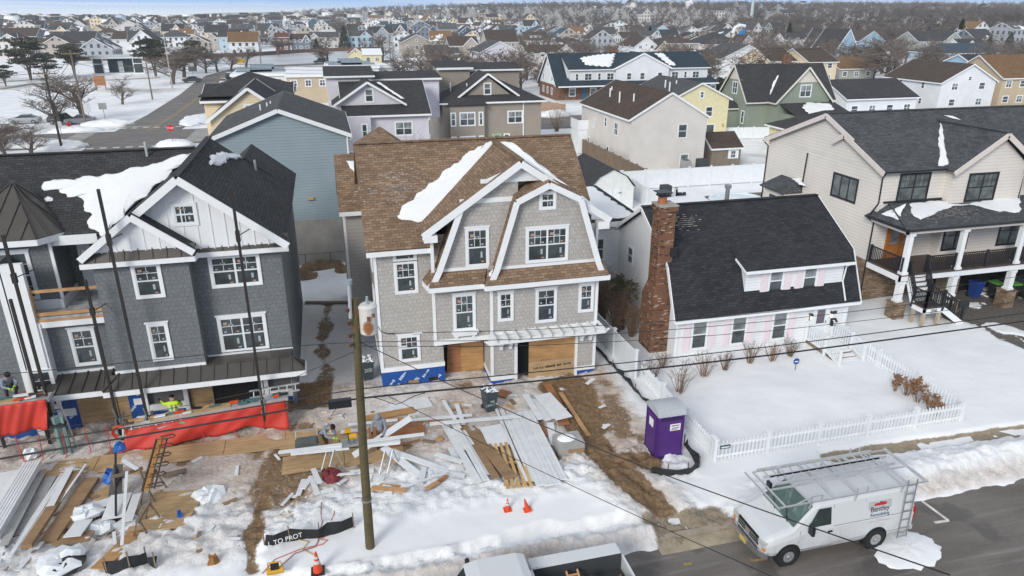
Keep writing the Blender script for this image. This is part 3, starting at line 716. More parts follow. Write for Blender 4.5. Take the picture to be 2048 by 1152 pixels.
for i in range(6):
 x = -9.0 + i * .53; zt = 8.1 + min(x + 9.45, -5.9 - x) * .82
 if zt > 8.2: w.box((x, BY - .12, 8.1), (x + .05, BY - .098, zt - .03), 3)
w.box((-12.85, RY + .35, 0), (-2.45, 42.8, 2.3), 4)
for x0, x1 in ((-12.6, -11.5), (-9.5, -8.8), (-8.8, -7.2), (-3.95, -2.4)): w.box((x0, RY + .2, 0), (x1, RY + .36, 2.4 if x1 < -8 and x1 != -7.2 else .5), 1)
wrap_marks(w, -12.5, -11.6, RY + .19, .2, 2.2, 3, 2, 6); wrap_marks(w, -9.5, -8.8, RY + .19, .2, 2.2, 2, 2, 7); wrap_marks(w, -8.7, -7.3, RY + .19, .0, .5, 3, 2, 8)
w.box((-15, LY - .52, 0), (-12.92, LY - .5, 1.2), 1)
w.box((-12.3, RY + .17, .75), (-11.6, RY + .2, 1.1), 3); w.box((-9.3, RY + .17, .9), (-8.9, RY + .2, 1.2), 3)
w.box((-2.62, RY, 0), (-2.44, 42.9, 2.4))
def gb(x0, x1, xm, y0, y1, ze, zr, t=.12):
 for xe in (x0, x1): r.slab([(xe, y0, ze), (xe, y1, ze), (xm, y1, zr), (xm, y0, zr)], t)
gb(-9.75, -2.02, -5.85, 29.55, 39, 8.1, 11.08); gb(-6.6, -2.02, -4.3, 39, 43.4, 8.1, 9.95)
gb(-9.72, -5.6, -7.66, 29.25, 30.3, 8.17, 9.78, .1)
r.bar((-5.85, 29.55, 11.1), (-5.85, 39, 11.1), .3, .05)
r.slab([(-15, 31.45, 8.45), (-9.4, 31.45, 8.45), (-5.9, 35.6, 11.15), (-15, 35.6, 11.15)], .12)
r.slab([(-15, 41, 7.6), (-6, 41, 7.6), (-6, 35.6, 11.15), (-15, 35.6, 11.15)], .12)
r.bar((-15, 35.6, 11.17), (-6, 35.6, 11.17), .3, .05)
def pent(x0, x1, y0, y1, z0, z1, n, hipR=0, hipL=0):
 a, b, c, d = (x0, y0, z0), (x1, y0, z0), (x1 - hipR, y1, z1), (x0 + hipL, y1, z1)
 r.slab([a, b, c, d], .06, 1)
 for i in range(n + 1):
  x = x0 + (x1 - x0) * i / n; top = min(1, (x1 - x) / hipR if hipR else 1); top = min(top, (x - x0) / hipL if hipL else 1)
  if top > .05: r.bar((x, y0, z0 + .03), (x, y0 + (y1 - y0) * top, z0 + (z1 - z0) * top + .03), .035, .05, 1)
 if hipR:
  r.slab([b, (x1, y1 + hipR * .6, z0 + .01), c], .06, 1); r.bar(V3(b) + V3((0, 0, .04)), V3(c) + V3((0, 0, .04)), .07, .05, 1)
  for i in range(1, 4):
   f = i / 4; p = V3((x1, y0 + (y1 + hipR * .6 - y0) * f, z0)); q = V3(b).lerp(V3(c), 1 - abs(1 - 2 * f) * .9) ; r.bar(p + V3((0, 0, .04)), q + V3((0, 0, .04)), .035, .05, 1)
pent(-5.7, -2.05, 29.95, RY - .02, 7.80, 8.3, 7); pent(-9.75, -5.6, 29.28, BY - .02, 7.88, 8.36, 8)
pent(-9.9, -1.9, 28.95, 29.55, 2.45, 2.9, 15, hipR=.6); pent(-12.3, -9.85, 29.35, LY - .02, 2.36, 2.68, 5)
r.slab([(-5.98, 29.5, 2.89), (-2.5, 29.5, 2.89), (-2.4, RY, 2.95), (-5.98, RY, 2.95)], .06, 1)
r.bar((-9.9, 28.95, 2.5), (-9.3, 29.6, 2.98), .07, .05, 1)
ap = (-12.75, 33.0, 10.45); e = [(-15, 30.75, 8.6), (-11.55, 30.75, 8.6), (-10.85, 31.6, 8.6), (-10.85, 33.5, 8.6)]
for p, q in zip(e[:-1], e[1:]):
 r.slab([p, q, ap], .06, 1)
 n = max(2, int((V3(q) - V3(p)).length / .5))
 for i in range(n + 1):
  s_ = V3(p).lerp(V3(q), i / n); c = s_ + (V3(ap) - V3(p).lerp(V3(q), .5)) * (1 - abs(2 * i / n - 1)) if 0 < i < n else s_.lerp(V3(ap), .96); r.bar(s_ + V3((0, 0, .03)), c + V3((0, 0, .03)), .035, .05, 1)
for p, q in zip(e[:-1], e[1:]): k.bar((p[0], p[1], 8.46), (q[0], q[1], 8.46), .05, .24)
def fas(p, q, hh=.24): k.bar(p, q, .05, hh)
fas((-5.65, 29.92, 7.7), (-2.03, 29.92, 7.7), .2); fas((-9.77, 29.25, 7.78), (-5.6, 29.25, 7.78), .2); fas((-5.6, 29.25, 7.78), (-5.6, 29.92, 7.74), .2)
fas((-9.9, 28.92, 2.32), (-1.9, 28.92, 2.32), .22); fas((-1.87, 28.92, 2.32), (-1.87, 29.9, 2.32), .22); fas((-12.3, 29.32, 2.23), (-9.9, 29.32, 2.23), .22); fas((-9.6, 31.42, 8.3), (-11.4, 31.42, 8.3), .4)
for (xe, ze), y in (((-9.75, 8.0), 29.52), ((-2.02, 8.0), 29.516)): k.bar((xe, y, ze - .06), (-5.85, y, 10.94), .06, .3)
for xe, y in ((-9.72, 29.22), (-5.6, 29.216)): k.bar((xe, y, 8.04), (-7.66, y, 9.64), .06, .26)
k.box((-9.47, BY - .05, 2.92), (-5.93, BY, 3.04)); k.box((-5.95, RY - .05, 2.9), (-2.38, RY, 3.0)); k.box((-12.3, LY - .05, 2.66), (-9.4, LY, 2.78))
k.box((-12.4, LY - .45, 5.0), (-9.4, LY + .02, 5.28)); k.box((-12.9, LY - .56, 2.6), (-12.1, LY - .3, 7.8)); k.box((-13.1, LY - .56, 0), (-12.85, LY - .3, 7.8)); k.box((-12.15, LY - .5, 2.6), (-12.0, LY, 5.2))
for x in (-7.15, -3.75, -3.98, -2.55): k.box((x - .09, RY + .06, 0), (x + .09, RY + .25, 2.6))
k.box((-8.9, RY + .1, 0), (-8.72, RY + .25, 2.5)); k.box((-8.8, RY + .12, .5), (-7.15, RY + .22, .82)); k.box((-3.95, RY + .12, .45), (-2.45, RY + .22, .8))
k.box((-11.4, 31.26, 5.5), (-11.28, 31.34, 8.4)); k.box((-11.45, 31.2, 5.45), (-11.3, 33.3, 5.85)); k.box((-13, 31.24, 5.45), (-11.3, 31.3, 5.85))
h.done()
N = dict(stick=True, head=True)
h.win(-7.55, BY, 6.15, 1.1, 1.5, grid=(2, 2), **N); h.win(-7.55, BY, 3.42 - .1, .82, 1.72, grid=(2, 2), **N)
h.win(-4.3, RY, 6.08, 2.05, 1.45, panes=2, grid=(2, 2), **N); h.win(-4.36, RY, 3.02, 2.0, 1.75, panes=2, grid=(2, 2), **N)
h.win(-5.85, RY - .25, 8.95, .95, .95, grid=(2, 2, 1), stick=True); h.win(-10.75, LY, 2.95, 1.0, 1.75, grid=(2, 2), **N)
h.win(-12.9, 31.3, 5.9, 1.5, 2.15, panes=1, grid=(2, 4, 1), stick=True, head=True); h.win(-12.45, LY - .56, 2.85 - 1.5, 1.0, 1.9, grid=(2, 2), stick=True)
part(T, "balcony_door", [WHITE, GLASS, plain("warm_curtain", (.35, .25, .15))], lambda m: (m.box((-11.0, 33.13, 5.45), (-10.85, 33.2, 7.95)), m.box((-9.62, 33.13, 5.45), (-9.45, 33.2, 7.95)), m.box((-10.85, 33.13, 7.75), (-9.62, 33.2, 7.95)), m.box((-10.85, 33.15, 5.45), (-10.5, 33.19, 7.75)), m.box((-9.95, 33.15, 5.45), (-9.62, 33.19, 7.75)), m.box((-10.5, 33.16, 5.9), (-9.95, 33.18, 7.6), 1), m.box((-10.5, 33.155, 5.9), (-9.95, 33.175, 6.3), 2)))
part(T, "balcony_floor", [plain("slushy_deck", (.4, .41, .42), .5, 0, .4, 3)], lambda m: m.box((-12.35, LY - .4, 5.3), (-9.42, 33.2, 5.45)))
part(T, "balcony_railing", LUMBER, lambda m: (m.box((-12.2, LY - .42, 5.45), (-12.06, LY - .3, 6.7)), m.box((-12.06, LY - .4, 6.5), (-9.42, LY - .34, 6.62)), m.box((-12.06, LY - .4, 5.5), (-9.42, LY - .34, 5.64)), m.box((-12.3, LY - .46, 5.26), (-9.6, LY - .4, 5.36))))
for x0, x1 in ((-11.5, -9.98), (-9.94, -9.45)): part(T, "wall_board", OSB, lambda m: m.box((x0, RY + .22, .05), (x1, RY + .3, 2.35)))
part(T, "garage_board", OSB, lambda m: m.box((-7.0, RY + .24, .1), (-6.05, RY + .3, 2.4)))
part(T, "garage_opening", DARK, lambda m: m.box((-6.05, RY + .3, .05), (-4.05, RY + .36, 2.4)))
for q in ((-8.0, 35.2, 10.9), (-3.75, 38.3, 9.3)): part(T, "roof_vent", ALU, lambda m: m.cyl(q, V3(q) + V3((0, 0, .65)), .06))
NL = (0, -2.7, 4.15); PL = (-12, 31.45, 8.46)
snow_patch("roof_snow", "wide sheet of snow on the dark shingles above the balcony door", [onroof(*p, PL, NL) for p in ((398, 300), (300, 330), (200, 352), (88, 364), (84, 378), (120, 380), (135, 395), (163, 397), (172, 425), (185, 430), (175, 447), (200, 470), (212, 471), (262, 415))], .06, seed=11, rag=.14)
snow_patch("roof_snow", "small lump of snow alone on the dark shingles by the metal tower roof", [onroof(*p, PL, NL) for p in ((88, 398), (95, 393), (107, 397), (106, 403), (92, 404))], .06, seed=12, rag=.04)
snow_patch("roof_snow", "ragged snow cap by the white vent pipe on the right slope of the dark grey house", [onroof(*p, (-4, 31, 9.66), (2.98, 0, 3.83)) for p in ((418, 315), (440, 305), (478, 312), (484, 318), (455, 320), (445, 330), (420, 332))], .14, seed=13, rag=.1)
# ================================================================== white gambrel house with the brick chimney
GRY = shingle("dark_roof_shingles", (.034, .036, .042), .3)
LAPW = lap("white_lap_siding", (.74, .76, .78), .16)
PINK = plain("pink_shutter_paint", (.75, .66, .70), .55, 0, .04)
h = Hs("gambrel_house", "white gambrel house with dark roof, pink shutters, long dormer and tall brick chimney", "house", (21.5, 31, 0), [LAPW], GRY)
w, r, k, T = h.w, h.r, h.k, h.t
X0, X1, YF, YB = 16.5, 26.7, 30.2, 39.2
G = [(YF, 2.45), (31.25, 4.85), (34.7, 6.95), (38.15, 4.85), (YB, 2.45)]
w.prism([(YF, 0)] + G + [(YB, 0)], 'x', X0, X1)
GR = [(29.85, 2.36), (31.1, 4.98), (34.7, 7.12), (38.3, 4.98), (39.55, 2.36)]
for (a, b) in zip(GR[:-1], GR[1:]):
 r.slab([(16.2, a[0], a[1]), (27.2, a[0], a[1]), (27.2, b[0], b[1]), (16.2, b[0], b[1])], .1)
 for x in (16.17, 27.23): k.bar((x, a[0], a[1] - .12), (x, b[0], b[1] - .12), .05, .2)
r.bar((16.2, 34.7, 7.13), (27.2, 34.7, 7.13), .3, .04)
k.box((16.2, 29.8, 2.18), (27.25, 29.9, 2.34)); k.box((16.45, YF - .06, 0), (16.6, YF + .06, 2.3)); k.box((26.62, YF - .06, 0), (26.76, YF + .06, 2.3))
w.box((20.3, 30.35, 3.05), (26.2, 33, 4.75)); r.slab([(20.0, 29.95, 4.68), (26.5, 29.95, 4.68), (26.5, 31.75, 5.42), (20.0, 31.75, 5.42)], .1)
k.box((20.0, 29.9, 4.5), (26.5, 29.95, 4.66)); k.box((20.25, 30.3, 3.0), (26.25, 30.36, 3.12)); k.bar((19.98, 29.95, 4.62), (19.98, 31.0, 5.0), .04, .12)
w.box((14.2, 38.2, 0), (18, 46, 5.3)); r.slab([(13.9, 37.9, 5.42), (18, 37.9, 5.42), (18, 46.3, 5.6), (13.9, 46.3, 5.6)], .12); k.box((13.9, 37.85, 5.1), (18, 37.9, 5.4)); k.box((13.85, 37.85, 5.1), (13.9, 46.3, 5.4))
h.done()
for x in (17.85, 20.15, 22.6): h.win(x, YF, .42, 1.0, 1.75, tr=.09, blinds=True)
for x in (22.1, 24.15): h.win(x, 30.35, 3.2, .95, 1.3, tr=.09, blinds=True)
h.win(X0, 33.2, 3.6, .85, 1.3, 'W', tr=.08, dark=False); h.win(X0, 33.6, .9, .95, 1.5, 'W', tr=.08); h.win(X0, 36.4, 3.2, .8, 1.1, 'W', tr=.08)
h.win(14.2, 39.4, 3.0, .9, 1.5, 'W', tr=.08); h.win(15.2, 38.2, 2.9, .8, 1.5, tr=.08)
def shutter(x, y, z, w_, hh): part(T, "shutter", PINK, lambda m: (m.box((x - w_ / 2, y - .05, z), (x + w_ / 2, y - .003, z + hh)), m.box((x - w_ / 2 + .07, y - .065, z + .1), (x + w_ / 2 - .07, y - .05, z + hh * .46)), m.box((x - w_ / 2 + .07, y - .065, z + hh * .54), (x + w_ / 2 - .07, y - .05, z + hh - .1))))
for x in (17.85, 20.15, 22.6):
 for s_ in (-1, 1): shutter(x + s_ * .73, YF, .42, .42, 1.75)
for x in (22.1, 24.15):
 for s_ in (-1, 1): shutter(x + s_ * .7, 30.35, 3.2, .42, 1.3)
part(T, "front_door", [WHITE2, plain("door_glass", (.14, .12, .14), .2), STEEL], lambda m: (m.box((24.55, YF - .09, .3), (24.67, YF, 2.25)), m.box((25.5, YF - .09, .3), (25.62, YF, 2.25)), m.box((24.67, YF - .09, 2.12), (25.5, YF, 2.25)), m.box((24.67, YF - .05, .3), (25.5, YF - .004, 2.12)), m.box((24.84, YF - .06, 1.15), (25.33, YF - .05, 1.95), 1), m.box((25.4, YF - .1, 1.15), (25.45, YF - .05, 1.3), 2)))
part(T, "letterbox", BLACK, lambda m: (m.prism([(YF - .18, .95), (YF - .004, .95), (YF - .004, 1.35), (YF - .18, 1.22)], 'x', 25.78, 26.12)))
part(T, "number_plaque", BLACK, lambda m: m.box((25.85, YF - .03, 1.6), (26.1, YF - .004, 1.78)))
LAMPG = NT("lit_lamp_glass"); LAMPG.b.inputs['Emission Color'].default_value = (1, .72, .4, 1); LAMPG.b.inputs['Emission Strength'].default_value = 1.3; LAMPG = LAMPG.m
for x in (24.42, 25.68): part(T, "wall_lamp", [BLACK, LAMPG], lambda m: (m.box((x - .08, YF - .2, 1.72), (x + .08, YF - .003, 1.8)), m.cyl((x, YF - .13, 1.48), (x, YF - .13, 1.72), .05, .07, 8, 1), m.box((x - .03, YF - .06, 1.4), (x + .03, YF - .003, 1.72))))
part(T, "downpipe", WHITE2, lambda m: m.tube([(26.25, 29.95, 4.55), (26.25, 30.25, 4.3), (26.2, 30.28, 3.45), (26.2, 30.1, 3.1), (26.2, 29.82, 2.5)], .045, 6))
BRK = tiles("chimney_brick", (.23, .082, .04), (.30, .12, .06), (.22, .15, .10), .21, .072, .009, .25, .4, .9)
def brick_mat():
 t = NT("mixed_brick"); t.set(.9, 0, .2)
 b = t.new('ShaderNodeTexBrick', offset=.5); t.link(t.coord('UV'), b.inputs['Vector'])
 for kk, v in (('Scale', 1), ('Mortar Size', .007), ('Mortar Smooth', .2), ('Bias', 0), ('Brick Width', .21), ('Row Height', .072)): b.inputs[kk].default_value = v
 b.inputs['Color1'].default_value = (0, 0, 0, 1); b.inputs['Color2'].default_value = (1, 1, 1, 1); b.inputs['Mortar'].default_value = (.32, .32, .32, 1)
 t.col(t.ramp(b.outputs['Color'], [(0, (.03, .026, .024)), (.08, (.04, .032, .03)), (.13, (.16, .075, .045)), (.30, (.15, .09, .06)), (.34, (.17, .11, .075)), (.38, (.17, .078, .045)), (.88, (.20, .092, .053)), (.95, (.36, .29, .22)), (1, (.40, .33, .26))]))
 t.bump(b.outputs['Fac'], -.4, .02); return t.m
BRK = brick_mat()
def _ch(m):
 def fr(z0, z1, a, b):
  R_ = lambda q, z: [(q[0], q[2], z), (q[1], q[2], z), (q[1], q[3], z), (q[0], q[3], z)]
  m.loft([R_(a, z0), R_(b, z1)])
 lo, up = (15.5, 16.48, 31.0, 32.45), (15.65, 16.48, 31.25, 32.15)
 fr(0, 3.1, lo, lo); fr(3.1, 3.9, lo, up); fr(3.9, 7.75, up, up); m.box((15.58, 31.18, 7.75), (16.55, 32.22, 8.0))
 m.box((15.56, 31.16, 8.0), (16.57, 32.24, 8.06), 1); m.cyl((15.95, 31.8, 8.06), (15.95, 31.8, 8.42), .24, .22, 12, 2)
 m.box((15.7, 31.55, 8.42), (16.2, 32.05, 8.5), 3); m.box((15.58, 31.43, 8.62), (16.32, 32.17, 8.66), 3)
 for x, y in ((15.75, 31.6), (16.15, 31.6), (15.75, 32.0), (16.15, 32.0)): m.box((x - .02, y - .02, 8.5), (x + .02, y + .02, 8.62), 3)
 m.box((16.3, 31.1, 5.4), (16.62, 31.2, 5.85), 3)
part(T, "chimney", [BRK, plain("cement_cap", (.35, .34, .31), .9), plain("clay_flue", (.35, .13, .06)), BLACK], _ch)
snow_patch("roof_snow", "snow covering the flat rear wing roof of the white gambrel house", [(14.3, 38.3, 5.46), (17.6, 38.3, 5.46), (17.6, 45.8, 5.62), (14.3, 45.8, 5.62)], .12, seed=51, rag=.12)
def rail(m, p, q, hh=.9, n=8, w_=.05, mi=0):
 p, q = V3(p), V3(q); u = V3((0, 0, 1))
 m.bar(p + u * hh, q + u * hh, .08, .06, mi); m.bar(p + u * .12, q + u * .12, .06, .05, mi)
 for i in range(n): c = p.lerp(q, (i + .5) / n); m.bar(c + u * .12, c + u * hh, w_, w_ * .8, mi)
 for c, e in ((p, .06), (q, .055)): m.box((c.x - e, c.y - e, c.z - e * 5), (c.x + e, c.y + e, c.z + hh + e * 1.3), mi)
st = thing("porch_steps", "white railed wooden stoop and steps at the front door of the white gambrel house", "steps", (24.9, 28.5, 0))
part(st, "platform", [GREYWOOD, SNOW], lambda m: (m.box((24.3, 28.6, .1), (25.9, 30.1, .3)), m.box((24.32, 28.62, .302), (25.88, 30.08, .36), 1)))
for i in range(3): part(st, "step", [GREYWOOD, SNOW], lambda m: (m.box((24.35, 28.3 - i * .35, .02), (25.85, 28.62 - i * .35, .26 - i * .09)), m.box((24.4, 28.3 - i * .35, .262 - i * .09), (25.8, 28.6 - i * .35, .30 - i * .09), 1)))
for p, q in (((24.3, 30.1, .3), (24.3, 28.5, .3)), ((24.3, 28.5, .3), (24.3, 27.3, .0)), ((25.9, 30.1, .3), (25.9, 28.5, .3)), ((25.9, 28.5, .3), (25.9, 27.5, .05))): part(st, "railing", WHITE2, lambda m: rail(m, p, q, n=9))
# ================================================================== large cream house with the porch, number 206
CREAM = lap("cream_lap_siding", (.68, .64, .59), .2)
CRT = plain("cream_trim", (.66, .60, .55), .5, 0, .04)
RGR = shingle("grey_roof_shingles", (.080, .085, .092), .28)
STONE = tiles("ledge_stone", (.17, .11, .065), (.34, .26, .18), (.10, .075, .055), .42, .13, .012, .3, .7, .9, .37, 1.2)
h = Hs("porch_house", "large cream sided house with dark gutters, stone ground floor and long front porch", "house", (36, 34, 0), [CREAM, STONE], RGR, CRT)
w, r, k, T = h.w, h.r, h.k, h.t
XL = 31.4
w.box((XL, 34.5, 2.75), (35.9, 46.2, 8.3)); w.box((35.85, 33.9, 2.75), (41.2, 46.2, 8.3)); w.box((41.1, 34.3, 2.75), (46.5, 46.2, 8.3)); w.box((XL + .01, 34.6, 0), (46.4, 46.1, 2.75), 1)
w.prism([(34.5, 8.3), (42.0, 8.3), (38.0, 9.6)], 'x', XL, XL + .6); w.prism([(37.0, 8.3), (46.2, 8.3), (39.9, 10.75)], 'x', XL - .02, XL + .4)
w.box((XL - 1.15, 41.9, 0), (XL, 44.3, 5.3)); r.slab([(XL - 1.45, 41.6, 5.35), (XL - 1.45, 44.6, 5.35), (XL + .02, 44.2, 6.1), (XL + .02, 42.0, 6.1)], .1); r.slab([(XL - 1.45, 41.6, 5.35), (XL + .02, 41.6, 5.35), (XL + .02, 42.0, 6.1)], .1)
k.box((XL - 1.45, 41.58, 5.12), (XL, 41.63, 5.3))
w.prism([(35.85, 8.3), (41.2, 8.3), (38.7, 10.2)], 'y', 33.9, 36)
r.slab([(XL - .3, 34.15, 8.35), (47, 34.15, 8.35), (47, 40, 10.95), (XL - .3, 40, 10.95)], .13)
r.slab([(XL - .3, 46.5, 8.4), (47, 46.5, 8.4), (47, 40, 10.95), (XL - .3, 40, 10.95)], .13)
r.slab([(35.4, 33.5, 8.3), (38.7, 33.5, 10.4), (38.7, 38.8, 10.4), (35.4, 34.2, 8.3)], .12); r.slab([(41.9, 33.5, 8.25), (38.7, 33.5, 10.4), (38.7, 38.8, 10.4), (41.9, 34.2, 8.25)], .12)
r.bar((XL - .3, 40, 10.97), (47, 40, 10.97), .28, .05); r.bar((38.7, 33.5, 10.42), (38.7, 38.9, 10.42), .26, .05)
r.slab([(41.0, 33.2, 7.55), (47, 33.2, 7.55), (47, 34.3, 8.3), (41.0, 34.3, 8.3)], .12)
for p, q in (((34.15, 8.2), (38.0, 9.85)), ((38.0, 9.85), (39.0, 9.3))): k.bar((XL - .34, p[0], p[1]), (XL - .34, q[0], q[1]), .06, .3)
for p, q in (((37.1, 9.62), (39.95, 10.8)), ((39.95, 10.8), (46.4, 8.2))): k.bar((XL - .36, p[0], p[1]), (XL - .36, q[0], q[1]), .06, .3)
for p, q in (((35.4, 8.12), (38.7, 10.25)), ((38.7, 10.25), (41.9, 8.07))): k.bar((p[0], 33.47, p[1]), (q[0], 33.47, q[1]), .06, .3)
r.slab([(31.0, 31.5, 5.62), (47, 31.5, 5.62), (47, 34.5, 6.35), (32.2, 34.5, 6.35)], .12); r.slab([(31.0, 31.5, 5.62), (32.2, 34.5, 6.35), (31.0, 34.9, 5.62)], .12)
r.bar((31.0, 31.5, 5.65), (32.2, 34.5, 6.38), .25, .04)
k.box((31.1, 31.6, 5.3), (47, 31.75, 5.5)); k.box((31.1, 31.6, 5.3), (31.25, 34.5, 5.5))
h.done()
part(T, "porch_deck", [WHITE, plain("brown_decking", (.085, .062, .055), .6)], lambda m: (m.box((31.3, 31.7, 2.4), (47, 31.8, 2.74)), m.box((31.3, 31.7, 2.4), (31.4, 34.5, 2.74)), m.box((31.3, 31.65, 2.74), (47, 34.52, 2.82), 1)))
def col(x): part(T, "porch_column", WHITE, lambda m: (m.box((x - .14, 31.68, 2.84), (x + .14, 31.96, 5.3)), m.box((x - .2, 31.62, 2.82), (x + .2, 32.02, 2.98)), m.box((x - .2, 31.62, 5.15), (x + .2, 32.02, 5.3)), m.box((x - .17, 31.65, 1.15), (x + .17, 31.99, 2.4)), m.box((x - .22, 31.6, 1.12), (x + .22, 32.04, 1.26)), m.box((x - .2, 31.62, 2.25), (x + .2, 32.02, 2.4))))
for x in (31.55, 35.3, 39.6, 44): col(x)
for x in (31.55, 39.6, 44): part(T, "stone_pier", STONE, lambda m: (m.box((x - .36, 31.46, 0), (x + .36, 32.18, 1.06)), m.box((x - .41, 31.41, 1.06), (x + .41, 32.23, 1.13))))
part(T, "porch_post", PINEW, lambda m: m.box((36.9, 33.7, 0), (37.2, 34.0, 2.4)))
RLP = [((31.42, 34.4), (31.42, 32.1)), ((31.42, 31.82), (31.75, 31.82)), ((33.1, 31.82), (35.1, 31.82)), ((35.5, 31.82), (37.4, 31.82)), ((37.4, 31.82), (39.4, 31.82)), ((39.8, 31.82), (43.8, 31.82))]
for a, b in RLP: part(T, "railing", BLACK, lambda m: rail(m, (*a, 2.82), (*b, 2.82), .95, max(3, int((V3((*a, 0)) - V3((*b, 0))).length / .13)), .035))
for x, z0 in ((33.65, 6.35), (38.05, 6.25)): h.win(x, 34.5 if x < 35 else 33.9, z0, 2.2, 1.75, tr=.08, panes=2, grid=(3, 2), dark=True)
h.win(44.3, 34.3, 6.3, 2.0, 1.7, tr=.08, panes=2, grid=(3, 2), dark=True)
for x in (37.0, 41.2): h.win(x, 33.9 if x < 41 else 33.9, 3.2, 1.9, 1.95, tr=.08, panes=2, grid='plain', dark=True)
h.win(XL, 37.6, 5.85, 2.35, 1.55, 'W', tr=.08, panes=3, grid='fixed', dark=True); h.win(XL - 1.15, 43.2, 3.3, .8, 1.6, 'W', tr=.06, grid='fixed', dark=True)
h.win(XL, 35.6, .7, .8, 1.3, 'W', tr=.1)
DOORW = woodmat("orange_wood_door", (.40, .15, .035), .7, 1)
def _dd(m):
 for x in (32.5, 33.45):
  m.box((x, 34.42, 2.85), (x + .92, 34.49, 5.15)); m.box((x + .2, 34.4, 3.75), (x + .72, 34.43, 4.85), 1)
 m.box((32.4, 34.44, 2.82), (32.5, 34.5, 5.25)); m.box((34.37, 34.44, 2.82), (34.47, 34.5, 5.25))
part(T, "front_door", [DOORW, GLASSB], _dd)
wr = part(T, "wreath", [plain("red_flowers", (.35, .02, .04), .8, 0, .5, 20), plain("pink_flowers", (.6, .2, .25))], lambda m: [m.box((33.91 + .27 * math.cos(a) - .07, 34.28, 4.45 + .27 * math.sin(a) - .07), (33.91 + .27 * math.cos(a) + .07, 34.4, 4.45 + .27 * math.sin(a) + .07), i % 3 == 0) for i, a in enumerate([j * .39 for j in range(16)])])
part(T, "garage_opening", DARK, lambda m: m.box((35.6, 34.5, .05), (36.9, 34.58, 2.3)))
part(T, "garage_opening", DARK, lambda m: m.box((38.7, 34.5, .05), (43.5, 34.58, 2.3)))
part(T, "garage_pier", PINEW, lambda m: m.box((37.0, 34.3, 0), (38.6, 34.62, 2.4)))
for pth in ([(31.25, 34.2, 8.25), (31.3, 34.45, 7.9), (31.32, 34.42, 6.4), (31.0, 34.6, 5.7)], [(30.98, 34.9, 5.55), (31.3, 34.5, 5.2), (31.3, 34.48, .2)], [(XL - .35, 46.5, 8.2), (XL - .05, 46.2, 7.8), (XL - .05, 46.2, 0)], [(XL - .06, 41.6, 8.1), (XL - .06, 41.7, 5.4)], [(41.15, 34.1, 8.15), (41.1, 33.95, 7.8), (41.1, 33.9, 6.2)]):
 part(T, "downpipe", BLACK, lambda m: m.tube(pth, .05, 6))
for a, b in (((XL - .3, 34.1, 8.3), (35.4, 34.1, 8.3)), ((30.95, 31.45, 5.55), (47, 31.45, 5.55)), ((30.95, 31.45, 5.55), (30.95, 34.9, 5.55)), ((31.7, 34.45, 6.42), (41, 34.45, 6.42))): part(T, "gutter", BLACK, lambda m: m.bar(a, b, .1, .1))
st = thing("landing_stairs", "white porch stairs with black railings and a landing marked 206", "stairs", (33, 31, 0))
L0, L1 = (31.9, 30.1, 1.25), (33.2, 31.2, 1.25)
part(st, "landing", [WHITE, plain("brown_decking", (.085, .062, .055), .6)], lambda m: (m.box((31.9, 30.1, .98), (33.2, 31.1, 1.28)), m.box((31.86, 30.06, 1.282), (33.24, 31.14, 1.34), 1)))
for x, y in ((32.0, 30.95), (32.0, 30.2), (33.05, 30.2)): part(st, "leg", PINEW, lambda m: m.box((x - .08, y - .08, 0), (x + .08, y + .08, .98)))
for i in range(5): part(st, "step", [WHITE, plain("brown_decking", (.085, .062, .055), .6)], lambda m: (m.box((32.0, 31.1 + i * .14, 1.3 + i * .25), (33.1, 31.14 + i * .14, 1.56 + i * .25)), m.box((31.98, 31.08 + i * .14, 1.56 + i * .25), (33.12, 31.26 + i * .14, 1.6 + i * .25), 1)))
for i in range(5): part(st, "step", [plain("brown_decking", (.085, .062, .055), .6)], lambda m: m.box((33.2 + i * .27, 30.12, 1.02 - i * .22), (33.52 + i * .27, 31.08, 1.06 - i * .22)))
for y in (30.1, 31.08): part(st, "stringer", WHITE, lambda m: m.bar((33.2, y, 1.12), (34.75, y, .05), .06, .32))
part(st, "stringer", WHITE, lambda m: m.bar((31.95, 31.1, 1.3), (31.95, 31.8, 2.6), .06, .3))
for a, b in (((31.95, 31.1, 1.34), (31.95, 31.75, 2.6)), ((33.15, 31.1, 1.34), (33.15, 31.75, 2.6)), ((31.95, 30.15, 1.34), (31.95, 31.1, 1.34)), ((31.95, 30.15, 1.34), (33.1, 30.15, 1.34)), ((33.15, 30.15, 1.34), (34.7, 30.15, .25)), ((33.15, 31.05, 1.34), (34.7, 31.05, .25))): part(st, "railing", BLACK, lambda m: rail(m, a, b, .9, 9, .035))
def text_part(par, name, txt, size, loc, rot, mat, extrude=.006, align='CENTER'):
 cu = bpy.data.curves.new(name, 'FONT'); cu.body = txt; cu.size = size; cu.extrude = extrude; cu.align_x = align
 o = bpy.data.objects.new(name, cu); COL.objects.link(o)
 bpy.context.view_layer.update(); dg = bpy.context.evaluated_depsgraph_get()
 me = bpy.data.meshes.new_from_object(o.evaluated_get(dg)); bpy.data.objects.remove(o)
 me.materials.clear(); me.materials.append(mat); me.name = name
 o = bpy.data.objects.new(name, me); COL.objects.link(o); o.parent = par; o.location = V3(loc) - (wloc(par) if par.rotation_euler.z == 0 else V3()); o.rotation_euler = rot
 return o
text_part(st, "house_number", "206", .3, (32.55, 30.085, 1.02), (R(90), 0, 0), BLACK)
PO = (36, 31.5, 5.63); NP = (0, -.73, 3)
snow_patch("roof_snow", "snow lying along the wall on the porch roof of the cream house", [onroof(*p, PO, NP) for p in ((1818, 408), (1874, 401), (1880, 407), (1930, 410), (1990, 398), (2040, 396), (2040, 425), (2000, 424), (1950, 408), (1900, 412), (1870, 425), (1840, 440), (1825, 430))], .05, seed=21, rag=.12)
